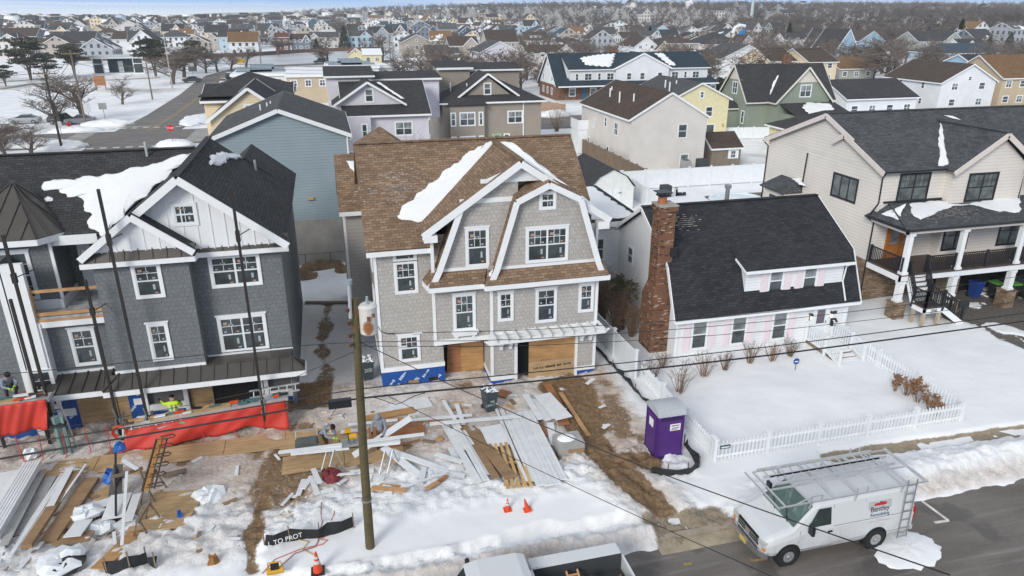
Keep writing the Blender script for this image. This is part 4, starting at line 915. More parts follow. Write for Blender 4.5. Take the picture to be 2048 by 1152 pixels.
snow_patch("roof_snow", "small triangle of snow on the hipped end of the porch roof", [onroof(*p, (31.0, 31.5, 5.64), (-.73, 0, 1.2)) for p in ((1762, 428), (1812, 407), (1797, 440))], .05, seed=22, rag=.06)
snow_patch("roof_snow", "tall thin streak of snow in the valley of the grey roof of the cream house", [onroof(*p, (36, 34.15, 8.37), (0, -2.6, 5.85)) for p in ((1880, 246), (1884, 252), (1890, 290), (1893, 318), (1898, 330), (1885, 333), (1876, 332), (1880, 312), (1876, 280))], .08, seed=23, rag=.06)
snow_patch("roof_snow", "sliver of snow beside the front gable ridge of the cream house", [onroof(*p, (36, 34.15, 8.37), (0, -2.6, 5.85)) for p in ((1887, 231), (1905, 232), (1922, 240), (1905, 237))], .06, seed=24, rag=.05)
snow_patch("roof_snow", "snow on the little side porch roof of the cream house", [onroof(*p, (XL - 1.45, 41.6, 5.38), (-.75, -.2, 1.47)) for p in ((1582, 358), (1600, 356), (1612, 372), (1598, 370), (1590, 363))], .08, seed=25, rag=.06)
dusting("patch of snow flecks on the dark roof beside the brick chimney", (1370, 445, 26, 17), (20, 31.1, 5.0), (0, -2.14, 3.6), 150, 2)
dusting("thin flecks of snow over the grey porch roof", (1890, 425, 110, 14), PO, NP, 260, 3)
# ================================================================== houses of the block behind
WC = dict(white=(.72, .74, .76), cream=(.70, .58, .40), yellow=(.70, .64, .40), beige=(.64, .61, .575), tan=(.30, .265, .225), lavender=(.60, .58, .635), grey=(.36, .38, .41), slate=(.17, .20, .25), blue=(.26, .325, .36), teal=(.045, .11, .15), paleblue=(.42, .56, .66), green=(.25, .29, .235), sage=(.34, .36, .32), brick=(.22, .08, .05), red=(.17, .07, .06), taupe=(.42, .37, .32), skyblue=(.30, .45, .58), buff=(.52, .42, .29))
RC = dict(charcoal=(.052, .052, .056), grey=(.085, .088, .092), brown=(.082, .06, .048), blue=(.030, .05, .068), red=(.16, .062, .04), tan=(.20, .115, .055), slate=(.05, .075, .10), snow=None)
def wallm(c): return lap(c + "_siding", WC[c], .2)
def roofm(c): return SNOW if c == 'snow' else shingle(c + "_roof_shingle", RC[c], .22)
def facew(h, x0, x1, Y, z0, st, n, hh=1.35, ww=1.0, face='S', fh=2.8, rnd=None, **kw):
 for s_ in range(st):
  for i in range(n):
   u = x0 + (x1 - x0) * (i + .5) / n
   kw2 = dict(tr=.1, blinds=(i + s_) % 3 == 1); kw2.update(kw)
   if face == 'S': h.win(u, Y, z0 + .9 + s_ * fh, ww, hh, 'S', **kw2)
   else: h.win(Y, u, z0 + .9 + s_ * fh, ww, hh, face, **kw2)
h = Hs("raised_house", "blue grey sided house raised on a tall bare concrete foundation", "house", (-3, 55, 0), [wallm('blue'), plain("bare_concrete", (.33, .31, .28), .9, 0, .2, .8)], roofm('grey'))
h.w.box((-7.2, 50.02, 0), (1.1, 60.9, 3.42), 1); h.wallblock(-7.3, 1.2, 50, 61, 3.42, 9.35, 11.0, 'y'); h.gable(-7.3, 1.2, 50, 61, 9.35, 11.0, 'y', oh=.35, og=.3, rk=.26)
for x, y in ((-4.4, 53.5), (-4.0, 54.5), (-3.8, 55.3)): h.k.cyl((x, y, 10.3), (x, y, 11.0), .05)
h.k.tube([(1.3, 49.85, 9.2), (1.25, 49.9, 8.9), (1.25, 49.9, .2)], .06)
h.done(); h.win(1.2, 53, 6.6, .9, 1.5, 'E'); h.win(1.2, 58, 6.6, .9, 1.5, 'E')
part(h.t, "wall_lamp", plain("brass_lamp", (.5, .36, .12)), lambda m: m.box((-1.75, 49.85, 4.9), (-1.35, 49.99, 5.05)))
h = Hs("cream_house", "cream house with a steep dark front gable and one tiny attic window", "house", (-6, 66, 0), wallm('cream'), roofm('charcoal'))
h.block(-9.0, -2.8, 62, 70, 0, 9.0, 11.3, 'y', og=.3); h.block(-10.5, -3, 70, 78, 0, 9.6, 10.6, 'x', oh=.4)
h.hip(-10.5, -3, 70, 79, 9.9, 11.6, trim=False); h.done(); h.win(-5.9, 62, 9.3, .9, .8, tr=.12); h.win(-10.5, 74, 6.4, .9, 1.4, 'W')
h = Hs("lavender_house", "pale lavender house with black roof, bay window and front gable with one tall window", "house", (6, 84, 0), wallm('lavender'), roofm('charcoal'))
h.w.box((1.9, 80, 0), (11, 92, 6.7)); h.gable(1.9, 11, 80, 92, 6.7, 9.5, 'x', oh=.5)
h.w.prism([(80, 6.7), (92, 6.7), (86, 9.4)], 'x', 1.95, 10.95)
h.w.prism([(1.2, 7.5), (8.3, 7.5), (4.6, 9.75)], 'y', 81.2, 86); h.gable(.9, 8.5, 80.9, 86, 7.55, 9.9, 'y', oh=.2, rm=4.6)
h.w.box((.4, 86, 5), (5.5, 91.5, 10.2)); h.r.slab([(.1, 85.6, 10.3), (5.8, 85.6, 10.3), (5.8, 92, 10.9), (.1, 92, 10.9)], .15); h.k.box((.1, 85.55, 10.05), (5.8, 85.62, 10.25))
h.w.box((5.5, 88, 5), (13.5, 92, 9.6)); h.r.slab([(5.5, 87.6, 9.7), (13.8, 87.6, 9.7), (13.8, 92.3, 10.2), (5.5, 92.3, 10.2)], .15); h.k.box((5.5, 87.55, 9.45), (13.8, 87.62, 9.67))
h.w.box((1.6, 79.2, 0), (4.6, 80.1, 6.5))
h.done(); h.win(4.75, 81.2, 7.75, 1.0, 1.5, blinds=True); h.win(8.2, 80, 4.2, 2.0, 1.6, panes=2, blinds=True); h.win(2.1, 79.2, 4.1, .7, 1.7); h.win(3.9, 79.2, 4.1, .7, 1.7); h.win(2.2, 79.2, 1.2, .9, 1.7); h.win(7.0, 80, 1.2, 1, 1.5)
snow_patch("roof_snow", "thin strip of snow in the gable valley of the lavender house", [(8.3, 82.2, 7.95), (8.7, 82.2, 7.93), (6.2, 85.4, 9.55), (5.9, 85.2, 9.5)], .06, seed=31, rag=.05)
h = Hs("tan_house", "large tan two storey house with white corner boards and a pale green back door", "house", (20, 92, 0), [wallm('tan'), lap("sunlit_side_siding", (.60, .52, .41), .2)], roofm('charcoal'))
h.w.box((13.9, 88, 0), (26.4, 100, 6.7)); h.w.box((13.87, 88.1, 0), (13.91, 100, 6.7), 1); h.hip(13.9, 26.4, 88, 100, 6.6, 9.5, oh=.5)  # left wall's sunlit brightness is painted in as a lighter siding colour
h.w.prism([(16.4, 6.9), (23.2, 6.9), (19.7, 9.6)], 'y', 89.0, 94); h.gable(16.1, 23.5, 88.8, 94, 7.3, 9.9, 'y', oh=.2, rm=19.7)
h.w.box((14.5, 94, 6), (18.5, 99, 10.3)); h.r.slab([(14.1, 93.6, 10.4), (18.9, 93.6, 10.4), (18.9, 99.4, 10.9), (14.1, 99.4, 10.9)], .15); h.k.box((14.1, 93.55, 10.1), (18.9, 93.62, 10.37))
h.w.box((18.5, 95.5, 6), (25.5, 99, 9.9)); h.r.slab([(18.5, 95.1, 10), (26, 95.1, 10), (26, 99.4, 10.6), (18.5, 99.4, 10.6)], .15); h.k.box((18.5, 95.05, 9.75), (26, 95.12, 9.97))
h.w.box((14.6, 87.2, 0), (18.9, 88.05, 6.4)); h.r.slab([(14.3, 86.9, 6.45), (19.2, 86.9, 6.45), (18.8, 88.2, 7.2), (14.7, 88.2, 7.2)], .12)
h.k.box((24.0, 87.9, 0), (24.12, 87.98, 6.5))
h.done(); h.win(19.7, 89.0, 7.35, 1.0, 1.5, blinds=True)
for z in (3.9, 1.0):
 h.win(15.0, 87.2, z, .7, 1.7, blinds=True); h.win(16.75, 87.2, z, 2.0, 1.7, panes=2, blinds=True); h.win(18.45, 87.2, z, .6, 1.7, blinds=True)
h.win(23.0, 88, 3.9, 2.0, 1.6, panes=2, blinds=True); h.win(21.9, 88, 1.0, .8, 1.7); h.win(13.87, 91, 3.8, .6, 1.2, 'W')
part(h.t, "back_door", [plain("pale_green_door", (.32, .45, .30)), GLASS], lambda m: (m.box((20.0, 87.93, .6), (21.2, 87.99, 2.75)), m.box((20.35, 87.91, 1.2), (20.85, 87.94, 2.5), 1)))
for p in ((15.5, 91.5), (17.4, 90.5)): part(h.t, "vent_pipe", WHITE2, lambda m: m.cyl((*p, 7.5), (*p, 8.7), .08))
h = Hs("beige_house", "tall plain beige house with brown roof and its blank gable end turned this way", "house", (36.7, 81, 0), [wallm('beige')], roofm('brown'))
h.block(32.2, 41.3, 73, 89, -.2, 6.15, 8.75, 'y', oh=.35, og=.15)
for x, y in ((33.6, 80), (34.0, 84), (34.3, 77.5), (35, 86)): h.k.cyl((x, y, 7.0), (x, y, 8.3), .09)
h.done()
for y, z, w_ in ((80.5, 4.2, .7), (77.2, 3.7, 1.1), (86, 1.0, .7), (79.5, .9, .7), (84.5, 3.5, .4)): h.win(32.2, y, z, w_, 1.5 if w_ > .9 else 1.2, 'W', dark=False, tr=.07, panes=2 if w_ > .9 else 1)
h.win(38.4, 73, 3.8, 1.15, 1.6, tr=.07); h.win(38.9, 73, .55, 1.1, 1.5, tr=.07, blinds=True)
part(h.t, "balcony", WHITE2, lambda m: (m.box((30.9, 86.5, 3.0), (32.2, 89.5, 3.15)), m.box((30.9, 86.5, 3.15), (30.97, 89.5, 4.2)), m.box((30.97, 86.5, 3.15), (32.2, 86.57, 4.2)), m.box((31.0, 86.6, 0), (32.18, 89.4, 2.98))))
h = Hs("yellow_house", "pale yellow stucco house with grey roof and sliding glass doors on the snowy patio", "house", (50, 95, 0), plain("yellow_stucco", WC['yellow'], .8, 0, .06), roofm('grey'))
h.block(45.2, 54, 90, 103, 0, 5.9, 8.0, 'y', oh=.4)
for x, y in ((47.2, 96), (48.4, 95), (46.4, 93)): h.k.cyl((x, y, 6.5), (x, y, 8.0), .1)
h.done(); h.win(49.8, 90, 6.0, .7, 1.0, tr=.12); h.win(51.1, 90, 3.5, 1.1, 1.4, tr=.07); h.win(50.9, 90, .35, 2.6, 2.2, tr=.1, panes=2, grid='fixed', blinds=False)
part(h.t, "wall_lamp", plain("brass_lamp", (.5, .36, .12)), lambda m: m.box((53.3, 89.85, 2.1), (53.5, 89.99, 2.5)))
h = Hs("green_house", "sage green house with two steep crossing gables, black roof and a brick chimney", "house", (68, 102, 0), [wallm('green'), plain("cream_gable_board", (.66, .62, .54)), BRK], roofm('charcoal'), plain("cream_house_trim", (.68, .65, .58), .5))
GX, GY = 62.5, 97.5
h.block(GX, GX + 15, GY + 1.5, GY + 9.5, 0, 4.6, 9.3, 'x', oh=.5, og=.4); h.block(GX + 3.6, GX + 12.6, GY - 1.0, GY + 6, 0, 4.6, 9.25, 'y', oh=.5, og=.4)
h.w.prism([(GY + 3.6, 7.2), (GY + 7.4, 7.2), (GY + 5.5, 9.1)], 'x', GX - .03, GX + .1, 1); h.w.prism([(GX + 6.1, 7.1), (GX + 10.1, 7.1), (GX + 8.1, 9.0)], 'y', GY - 1.03, GY - .9, 1)
h.w.box((GX + 8.2, GY + 5, 9), (GX + 9.2, GY + 6, 10.8), 2)
h.w.box((GX - 2.4, GY + 4, 0), (GX, GY + 9.2, 2.9)); h.hip(GX - 2.6, GX + .5, GY + 3.8, GY + 9.4, 2.9, 4.5, oh=.2, ax='y', run=1.6)
h.w.box((GX + 4.5, GY - 5.5, 0), (GX + 13, GY - 1, 2.7)); h.r.slab([(GX + 4, GY - 6, 2.75), (GX + 13.5, GY - 6, 2.75), (GX + 13.5, GY - 1, 4.1), (GX + 4, GY - 1, 4.1)], .12)
h.done(); h.win(GX, GY + 5.3, 5.0, 1.5, 1.9, 'W', panes=2); h.win(GX + 8.2, GY - 1, 4.9, 2.0, 1.9, panes=2, blinds=True); h.win(GX, GY + 2.3, .8, .9, 2.0, 'W'); h.win(GX - 2.4, GY + 6.6, .7, 3.2, 1.8, 'W', panes=3, grid='fixed'); h.win(GX + 4.5, GY - 3.5, .9, 2.0, 1.1, 'W', panes=2)
snow_patch("roof_snow", "tongue of snow in the valley between the green house gables", [onroof(*p, (GX, GY + 1, 4.2), (0, -4.7, 4)) for p in ((1556, 150), (1562, 152), (1562, 170), (1552, 196), (1553, 203), (1537, 203), (1540, 185), (1546, 165))], .14, seed=33, rag=.1)
snow_patch("roof_snow", "smooth snow on the low front roof of the green house", [(GX + 6, GY - 5.6, 3.0), (GX + 11, GY - 4.6, 3.28), (GX + 12, GY - 2.2, 3.9), (GX + 8.5, GY - 1.3, 4.15), (GX + 6.5, GY - 3, 3.7)], .18, seed=34, rag=.2)
h = Hs("yellow_cottage", "low yellow cottage with dark hipped roof tucked behind the cream porch house", "house", (64, 90, 0), wallm('yellow'), roofm('charcoal'))
q = at(1540, 250, 3.0); q.y -= 9; h.w.box((q.x, q.y, 0), (q.x + 12, q.y + 9, 3.0)); h.hip(q.x, q.x + 12, q.y, q.y + 9, 3.0, 5.2, oh=.5); h.done(); h.win(q.x, q.y + 4, 1.0, 1, 1.2, 'W')
def mh(name, label, xl, xr, yb, ze, zr, ax, dep, wall, roof, st=2, n=3, front=None, zb=None, cat="house", side=None, hipd=False, snow=0):
 c = at((xl + xr) / 2, yb, 0); z0 = fzz(c.x, c.y)
 c = at((xl + xr) / 2, yb, z0); z0 = fzz(c.x, c.y); Y = c.y
 x0, x1 = atY(xl, yb, Y).x, atY(xr, yb, Y).x
 h = Hs(name, label, cat, ((x0 + x1) / 2, Y + dep / 2, z0), wallm(wall), roofm(roof))
 b = z0 - 1.0
 if hipd: h.w.box((x0, Y, b), (x1, Y + dep, z0 + ze)); h.hip(x0, x1, Y, Y + dep, z0 + ze, z0 + zr, oh=.5, ax='x' if x1 - x0 > dep else 'y')
 else: h.block(x0, x1, Y, Y + dep, b, z0 + ze, z0 + zr, ax, oh=.4, og=.3)
 if front:
  u0, u1, z2 = front; a, b_ = x0 + (x1 - x0) * u0, x0 + (x1 - x0) * u1
  h.wallblock(a, b_, Y - .9, Y + dep / 2, b, z0 + ze - .1, z0 + z2, 'y'); h.gable(a, b_, Y - .9, Y + dep / 2, z0 + ze - .1, z0 + z2, 'y', oh=.3, og=.3)
 h.done()
 for k in range(n):
  u = x0 + (x1 - x0) * (k + .5) / n
  inf = front and front[0] <= (k + .5) / n <= front[1]
  for s_ in range(st): h.win(u, Y - (.9 if inf else 0), z0 + .9 + s_ * 2.8, min(1.5, (x1 - x0) / n * .55), 1.4, tr=.13, panes=2 if (k + s_) % 2 else 1, blinds=(k + s_) % 3 == 1)
 X, fc = (x0, 'W') if x0 > 0 else (x1, 'E')
 for s_ in range(st):
  for v in (.3, .7): h.win(X, Y + dep * v, z0 + .9 + s_ * 2.8, .9, 1.3, fc, tr=.12)
 if ax == 'y' and not hipd and zr - ze > 1.8: h.win((x0 + x1) / 2, Y, z0 + ze + .1, .9, .9, tr=.12)
 return h, x0, x1, Y, z0
HL = [
 ("ranch_house", "long white ranch house with worn dark roof and a white railed deck", 1688, 1826, 236, 3.4, 5.9, 'x', 12, 'white', 'charcoal', 1, 4),
 ("gambrel_roofed_house", "white house with brown gambrel roof and a snowy porch roof", 1872, 1978, 222, 5.2, 8.2, 'y', 14, 'white', 'brown', 2, 2),
 ("porch_roofed_house", "tan two storey house with rust brown roof and skylight at the right edge", 1992, 2075, 215, 5.6, 9.2, 'x', 12, 'buff', 'tan', 2, 3),
 ("gabled_house", "yellow gabled house with brown roof left of its twin, behind the green house", 1536, 1588, 166, 5.4, 8.2, 'x', 14, 'cream', 'brown', 2, 2),
 ("gabled_house", "yellow gabled house with brown roof right of its twin, garage door below", 1612, 1668, 168, 5.4, 8.2, 'x', 14, 'cream', 'brown', 2, 2),
 ("ranch_house", "low grey cottage with rust brown roof beside the yellow twins", 1676, 1745, 160, 3.0, 5.5, 'x', 12, 'sage', 'tan', 1, 3),
 ("hipped_house", "wide pale blue house with blue hipped roof and porch behind the big bare tree", 1882, 2012, 142, 5.2, 7.8, 'x', 14, 'paleblue', 'slate', 2, 4, None, None, "house", None, True),
 ("gabled_house", "sage grey house with wide dormer and green roof on the right slope", 1832, 1916, 108, 5.4, 9.0, 'x', 13, 'sage', 'charcoal', 2, 3, (.55, 1.0, 8.8)),
 ("gabled_house", "small white house with black roof right of the sage grey house", 1926, 1980, 94, 4.6, 7.4, 'x', 10, 'white', 'charcoal', 1, 3, (0, .4, 7)),
 ("gabled_house", "light blue house with white porch in the far upper right corner", 1972, 2036, 77, 5.4, 8.0, 'x', 12, 'skyblue', 'charcoal', 2, 3, (0, .35, 7.8)),
 ("a_frame_house", "sky blue house with a very steep white trimmed gable and balcony", 1666, 1714, 122, 3.2, 11.0, 'y', 14, 'skyblue', 'charcoal', 2, 2),
 ("a_frame_house", "smaller pale blue steep gabled house left of the sky blue one", 1640, 1668, 102, 3.6, 9.5, 'y', 12, 'paleblue', 'charcoal', 2, 2),
 ("gabled_house", "sky blue gambrel fronted house right of the steep gabled one", 1716, 1766, 98, 4.6, 8.6, 'y', 12, 'skyblue', 'brown', 2, 2),
 ("gabled_house", "small white house with black shutters left of the steep blue gables", 1568, 1618, 96, 4.4, 7.0, 'x', 9, 'white', 'charcoal', 2, 3),
 ("roadhouse", "white gabled building with a big side chimney and dark canopy beside the hedge", 1440, 1540, 150, 4.6, 8.2, 'y', 14, 'white', 'grey', 1, 2),
 ("ranch_house", "low white annex with brown grey roof left of the white chimney building", 1408, 1440, 150, 3.8, 6.6, 'x', 12, 'white', 'grey', 1, 1),
 ("hipped_house", "taupe two storey house with brown hipped roof behind the blue roofed inn", 1312, 1394, 116, 5.4, 7.8, 'x', 13, 'taupe', 'brown', 2, 3, None, None, "house", None, True),
 ("gabled_house", "narrow cream gable against the taupe hipped house", 1312, 1340, 118, 3.6, 6.6, 'y', 9, 'cream', 'charcoal', 1, 1),
 ("gabled_house", "unfinished white wrapped house with brown grey roof behind the inn", 1268, 1314, 118, 4.6, 8.0, 'y', 16, 'white', 'brown', 2, 2),
 ("hipped_house", "broad house with a large dark grey hipped roof right of the taupe house", 1404, 1484, 106, 3.6, 8.4, 'x', 18, 'beige', 'charcoal', 1, 4, None, None, "house", None, True),
 ("gabled_house", "small beige gable front house beyond the dark hipped roof", 1480, 1505, 108, 4.4, 7.6, 'y', 10, 'beige', 'brown', 2, 1),
 ("gabled_house", "white sheathed house under construction, long flat roof block beside a gable", 1264, 1330, 92, 5.0, 8.0, 'x', 10, 'white', 'grey', 2, 4, (.5, 1, 8.4)),
 ("gabled_house", "pale blue tall house with bay windows above the unfinished white house", 1306, 1340, 78, 6.4, 9.4, 'y', 12, 'paleblue', 'slate', 2, 2),
 ("gabled_house", "row of white balconied town houses with teal roofs", 1220, 1262, 82, 6.0, 8.6, 'x', 12, 'white', 'slate', 2, 4, (.5, .9, 8.6)),
 ("gabled_house", "small grey house with dark roof left of the white balconied row", 1186, 1216, 84, 4.6, 7.6, 'x', 12, 'grey', 'charcoal', 1, 2, (0, .5, 7)),
 ("gabled_house", "long beige house with brown roof, its right gable lower, left of the inn", 1056, 1150, 138, 4.8, 7.0, 'x', 14, 'beige', 'brown', 2, 5, (.55, 1, 7.2)),
 ("gabled_house", "dark teal house with white balcony and grey roof above the long beige house", 1062, 1098, 88, 5.6, 8.6, 'y', 14, 'teal', 'grey', 2, 2),
 ("decked_house", "lavender gable fronted beach house with two decks of coloured panels", 962, 1038, 142, 5.6, 8.6, 'y', 16, 'lavender', 'grey', 2, 3),
 ("gabled_house", "taupe house with a long dark brown roof right above the lavender beach house", 974, 1037, 112, 5.6, 10.0, 'x', 13, 'taupe', 'brown', 2, 3),
 ("gabled_house", "white gable fronted house beside a dark roof above the long brown roof", 978, 1014, 80, 5.0, 8.6, 'y', 12, 'white', 'charcoal', 1, 2),
 ("gabled_house", "dark teal cross gabled house with white trim left of the white gable front", 920, 950, 82, 5.2, 8.6, 'y', 12, 'teal', 'slate', 2, 2),
 ("gabled_house", "tan house with brown roof and a white sunburst gable balcony", 900, 958, 122, 5.4, 8.4, 'x', 13, 'taupe', 'brown', 2, 2, (.45, 1.0, 8.2)),
 ("ranch_house", "white low house with grey roof left of the sunburst gable", 853, 920, 124, 3.0, 5.6, 'x', 12, 'white', 'grey', 1, 4),
 ("gabled_house", "greige house with gabled front of three windows and a white porch", 806, 864, 119, 6.4, 9.0, 'y', 13, 'taupe', 'grey', 2, 3),
 ("ranch_house", "cream building with orange red trimmed roof by the frozen inlet", 700, 726, 127, 3.4, 5.2, 'y', 10, 'yellow', 'red', 1, 1),
 ("ranch_house", "long cream building with red roof edge beside the orange trimmed gable", 728, 764, 128, 3.2, 4.8, 'x', 12, 'yellow', 'snow', 1, 2),
 ("gabled_house", "large grey house with rows of windows behind the bare trees by the inlet", 740, 788, 92, 6.4, 9.6, 'x', 14, 'grey', 'charcoal', 2, 4, (.3, .8, 9.6)),
 ("gabled_house", "red gabled house of a matching pair above the greige house", 826, 850, 72, 5.2, 8.6, 'y', 12, 'red', 'slate', 2, 1),
 ("gabled_house", "white trimmed slate gabled house of a matching pair", 800, 822, 72, 5.2, 8.6, 'y', 12, 'slate', 'slate', 2, 1),
 ("gabled_house", "white two storey house with grey roof facing the frozen inlet", 622, 680, 99, 5.6, 7.8, 'x', 12, 'beige', 'grey', 2, 4, (0, .3, 7.6)),
 ("modern_house", "dark red house with wide eaves and glass corner room on the inlet shore", 552, 580, 103, 6.2, 8.0, 'x', 10, 'red', 'red', 2, 2),
 ("gabled_house", "dark cottage with brown roof next to the dark red shore house", 584, 622, 102, 4.6, 7.4, 'x', 11, 'slate', 'brown', 2, 3, (.6, 1, 7)),
 ("gabled_house", "light grey house with two gables and balconies behind the park trees", 440, 500, 100, 6.0, 9.0, 'x', 12, 'paleblue', 'charcoal', 2, 3, (.6, 1, 8.6)),
 ("gabled_house", "taupe house with white gable joined left of the light grey house", 414, 440, 100, 5.0, 7.4, 'y', 11, 'taupe', 'brown', 2, 2),
 ("gabled_house", "white house with long brown roof and a railed deck on posts", 228, 296, 104, 5.6, 8.8, 'x', 14, 'white', 'brown', 2, 3, (.78, 1, 8)),
 ("gabled_house", "slate blue house with a strip of upper windows behind the pines", 126, 192, 106, 5.0, 8.8, 'x', 16, 'slate', 'charcoal', 2, 4),
 ("gabled_house", "wide grey house with brown roof at the far left edge", -8, 78, 100, 6.2, 9.8, 'x', 13, 'slate', 'brown', 2, 4),
 ("gabled_house", "beige house with steep gable and white corner tower above the white decked house", 232, 290, 70, 5.6, 10.5, 'y', 12, 'beige', 'brown', 2, 3),
 ("gabled_house", "orange brown house with a small dormer left of the steep beige gable", 178, 212, 76, 4.4, 8.0, 'y', 12, 'buff', 'tan', 2, 2),
 ("gabled_house", "cream house with arched window gable behind the park trees", 300, 345, 82, 5.4, 8.4, 'y', 12, 'taupe', 'brown', 2, 2),
 ("gabled_house", "narrow white gabled house with tall windows near the left skyline", 148, 172, 64, 6.4, 9.6, 'y', 12, 'beige', 'brown', 2, 2),
 ("gabled_house", "taupe bungalow with a long brown roof left of the narrow white gable", 98, 146, 64, 4.0, 8.0, 'x', 12, 'taupe', 'brown', 1, 3),
]
BACK = []
for q in HL:
 b = mh(*q); BACK.append((b[1], b[2], b[3], b[4]))
a, b = at(1112, 200), at(1418, 182); Y = 144.0
x0, x1 = atY(1112, 200, Y).x, atY(1420, 186, Y).x
h = Hs("inn", "long white inn with blue roof, brick ground floor and a gabled centre", "inn", ((x0 + x1) / 2, Y + 5, 0), [wallm('white'), BRK], roofm('blue'))
BRK2 = BRK
h.w.box((x0, Y, -.5), (x1, Y + 12, 2.9), 1); h.w.box((x0, Y - 2.2, 2.95), (x1, Y - 1.9, 3.05))
h.r.slab([(x0 - .4, Y - 2.6, 2.95), (x1 + .4, Y - 2.6, 2.95), (x1 + .4, Y + 1.5, 4.2), (x0 - .4, Y + 1.5, 4.2)], .15); h.k.box((x0 - .4, Y - 2.65, 2.7), (x1 + .4, Y - 2.58, 2.95))
h.w.prism([(Y, 2.9), (Y + 12, 2.9), (Y + 6, 8.6)], 'x', x0, x1)
h.w.box((x0 + 3.0, Y + .2, 2.9), (x1 - 1, Y + 6, 5.9)); h.r.slab([(x0 + 2.5, Y - .3, 5.95), (x1 - .5, Y - .3, 5.95), (x1 - .5, Y + 6, 8.9), (x0 + 2.5, Y + 6, 8.9)], .14); h.k.box((x0 + 2.5, Y - .35, 5.75), (x1 - .5, Y - .29, 5.95))
h.r.slab([(x0 - .4, Y - .6, 2.9), (x0 + 2.6, Y - .6, 2.9), (x0 + 2.6, Y + 6, 8.85), (x0 - .4, Y + 6, 8.85)], .12); h.r.slab([(x0 - .4, Y + 12.4, 2.9), (x1 + .4, Y + 12.4, 2.9), (x1 + .4, Y + 6, 8.85), (x0 - .4, Y + 6, 8.85)], .12)
for s_ in (Y - .6, Y + 12.6): h.k.bar((x0 - .42, s_, 2.75), (x0 - .42, Y + 6, 8.75), .06, .3)
xm = x0 + (x1 - x0) * .56
h.wallblock(xm - 7, xm + 5, Y - .6, Y + 6, 2.9, 6.2, 9.0, 'y'); h.gable(xm - 7, xm + 5, Y - .6, Y + 6, 6.2, 9.0, 'y', oh=.6, rk=.3)
h.w.box((x0 + (x1 - x0) * .4, Y + 6, 8), (x0 + (x1 - x0) * .4 + 1.2, Y + 7, 10.0), 1)
h.done()
for i in range(12):
 u = x0 + 4.5 + i * (x1 - x0 - 7) / 11.5
 if abs(u - xm + 1) > 6.5: h.win(u, Y + .2, 3.7, 1.7 if i % 2 else .8, 1.5, panes=2 if i % 2 else 1, tr=.12)
for u in (xm - 4, xm - 1, xm + 3): h.win(u, Y - .6, 3.7, 1.2, 1.5, tr=.12)
for i in range(9): h.win(x0 + 3.5 + i * 4.6, Y, .6, 1.5, 1.7, tr=.14, blinds=True)
for i in range(5): part(h.t, "door", plain("blue_door_paint", (.04, .12, .19)), lambda m: m.box((x0 + 5.6 + i * 8.4, Y - .06, -.2), (x0 + 6.7 + i * 8.4, Y - .004, 2.3)))
for v in (.25, .5, .75): h.win(x0, Y + 12 * v, 3.4 if v != .5 else 6.2, .9, 1.4, 'W', tr=.12); h.win(x0, Y + 12 * v, .8, 1, 1.4, 'W', tr=.12)
snow_patch("roof_snow", "big smooth mass of snow on the blue inn roof beside the central gable", [(xm - 13, Y + 1, 6.7), (xm - 8, Y + .2, 6.3), (xm - 7.0, Y + 1.5, 6.9), (xm - 5, Y + 5, 8.6), (xm - 9, Y + 5, 8.5), (xm - 13.5, Y + 3.5, 7.9)], .25, seed=41, rag=.3)
snow_patch("roof_snow", "streak of snow on the blue inn roof right of the central gable", [(xm + 5.5, Y + .3, 6.4), (xm + 7, Y + .3, 6.4), (xm + 6, Y + 5, 8.6), (xm + 4.0, Y + 5, 8.6)], .2, seed=42, rag=.25)
INN = (x0, x1, Y)
p0, p1 = at(195, 148), at(287, 147); Y = 240.0; x0, x1 = atY(190, 148, Y).x, atY(289, 146, Y).x
h = Hs("bandshell", "dark green bandshell pavilion with white frame and flat roof in the snowy park", "pavilion", ((x0 + x1) / 2, Y + 3, 0), [plain("dark_green_panel", (.025, .055, .055)), WHITE], plain("pavilion_roof", (.45, .48, .5)))
h.w.box((x0 + 3.2, Y + 3, 0), (x1 - 3.2, Y + 3.4, 4.3)); h.w.box((x0, Y, .2), (x0 + 2.6, Y + .3, 4.2)); h.w.box((x1 - 2.6, Y, .2), (x1, Y + .3, 4.2)); h.w.box(((x0 + x1) / 2 - .8, Y + 2.9, .2), ((x0 + x1) / 2 + .6, Y + 3, 3.4), 1)
h.r.box((x0 - .6, Y - .8, 4.7), (x1 + .6, Y + 5, 5.2)); h.k.box((x0 - .4, Y - .6, 4.3), (x1 + .4, Y - .4, 4.7)); h.k.box((x0 - .5, Y - 1.5, -.2), (x1 + .5, Y + 4, .25))
for x in (x0, x0 + 2.6, x1 - 2.6, x1): h.k.box((x - .12, Y - .1, .2), (x + .12, Y + .14, 4.6))
for q in ((x0, x0 + 2.6), (x1 - 2.6, x1)): h.k.box((q[0], Y - .08, 2.7), (q[1], Y + .02, 2.9))
h.done()
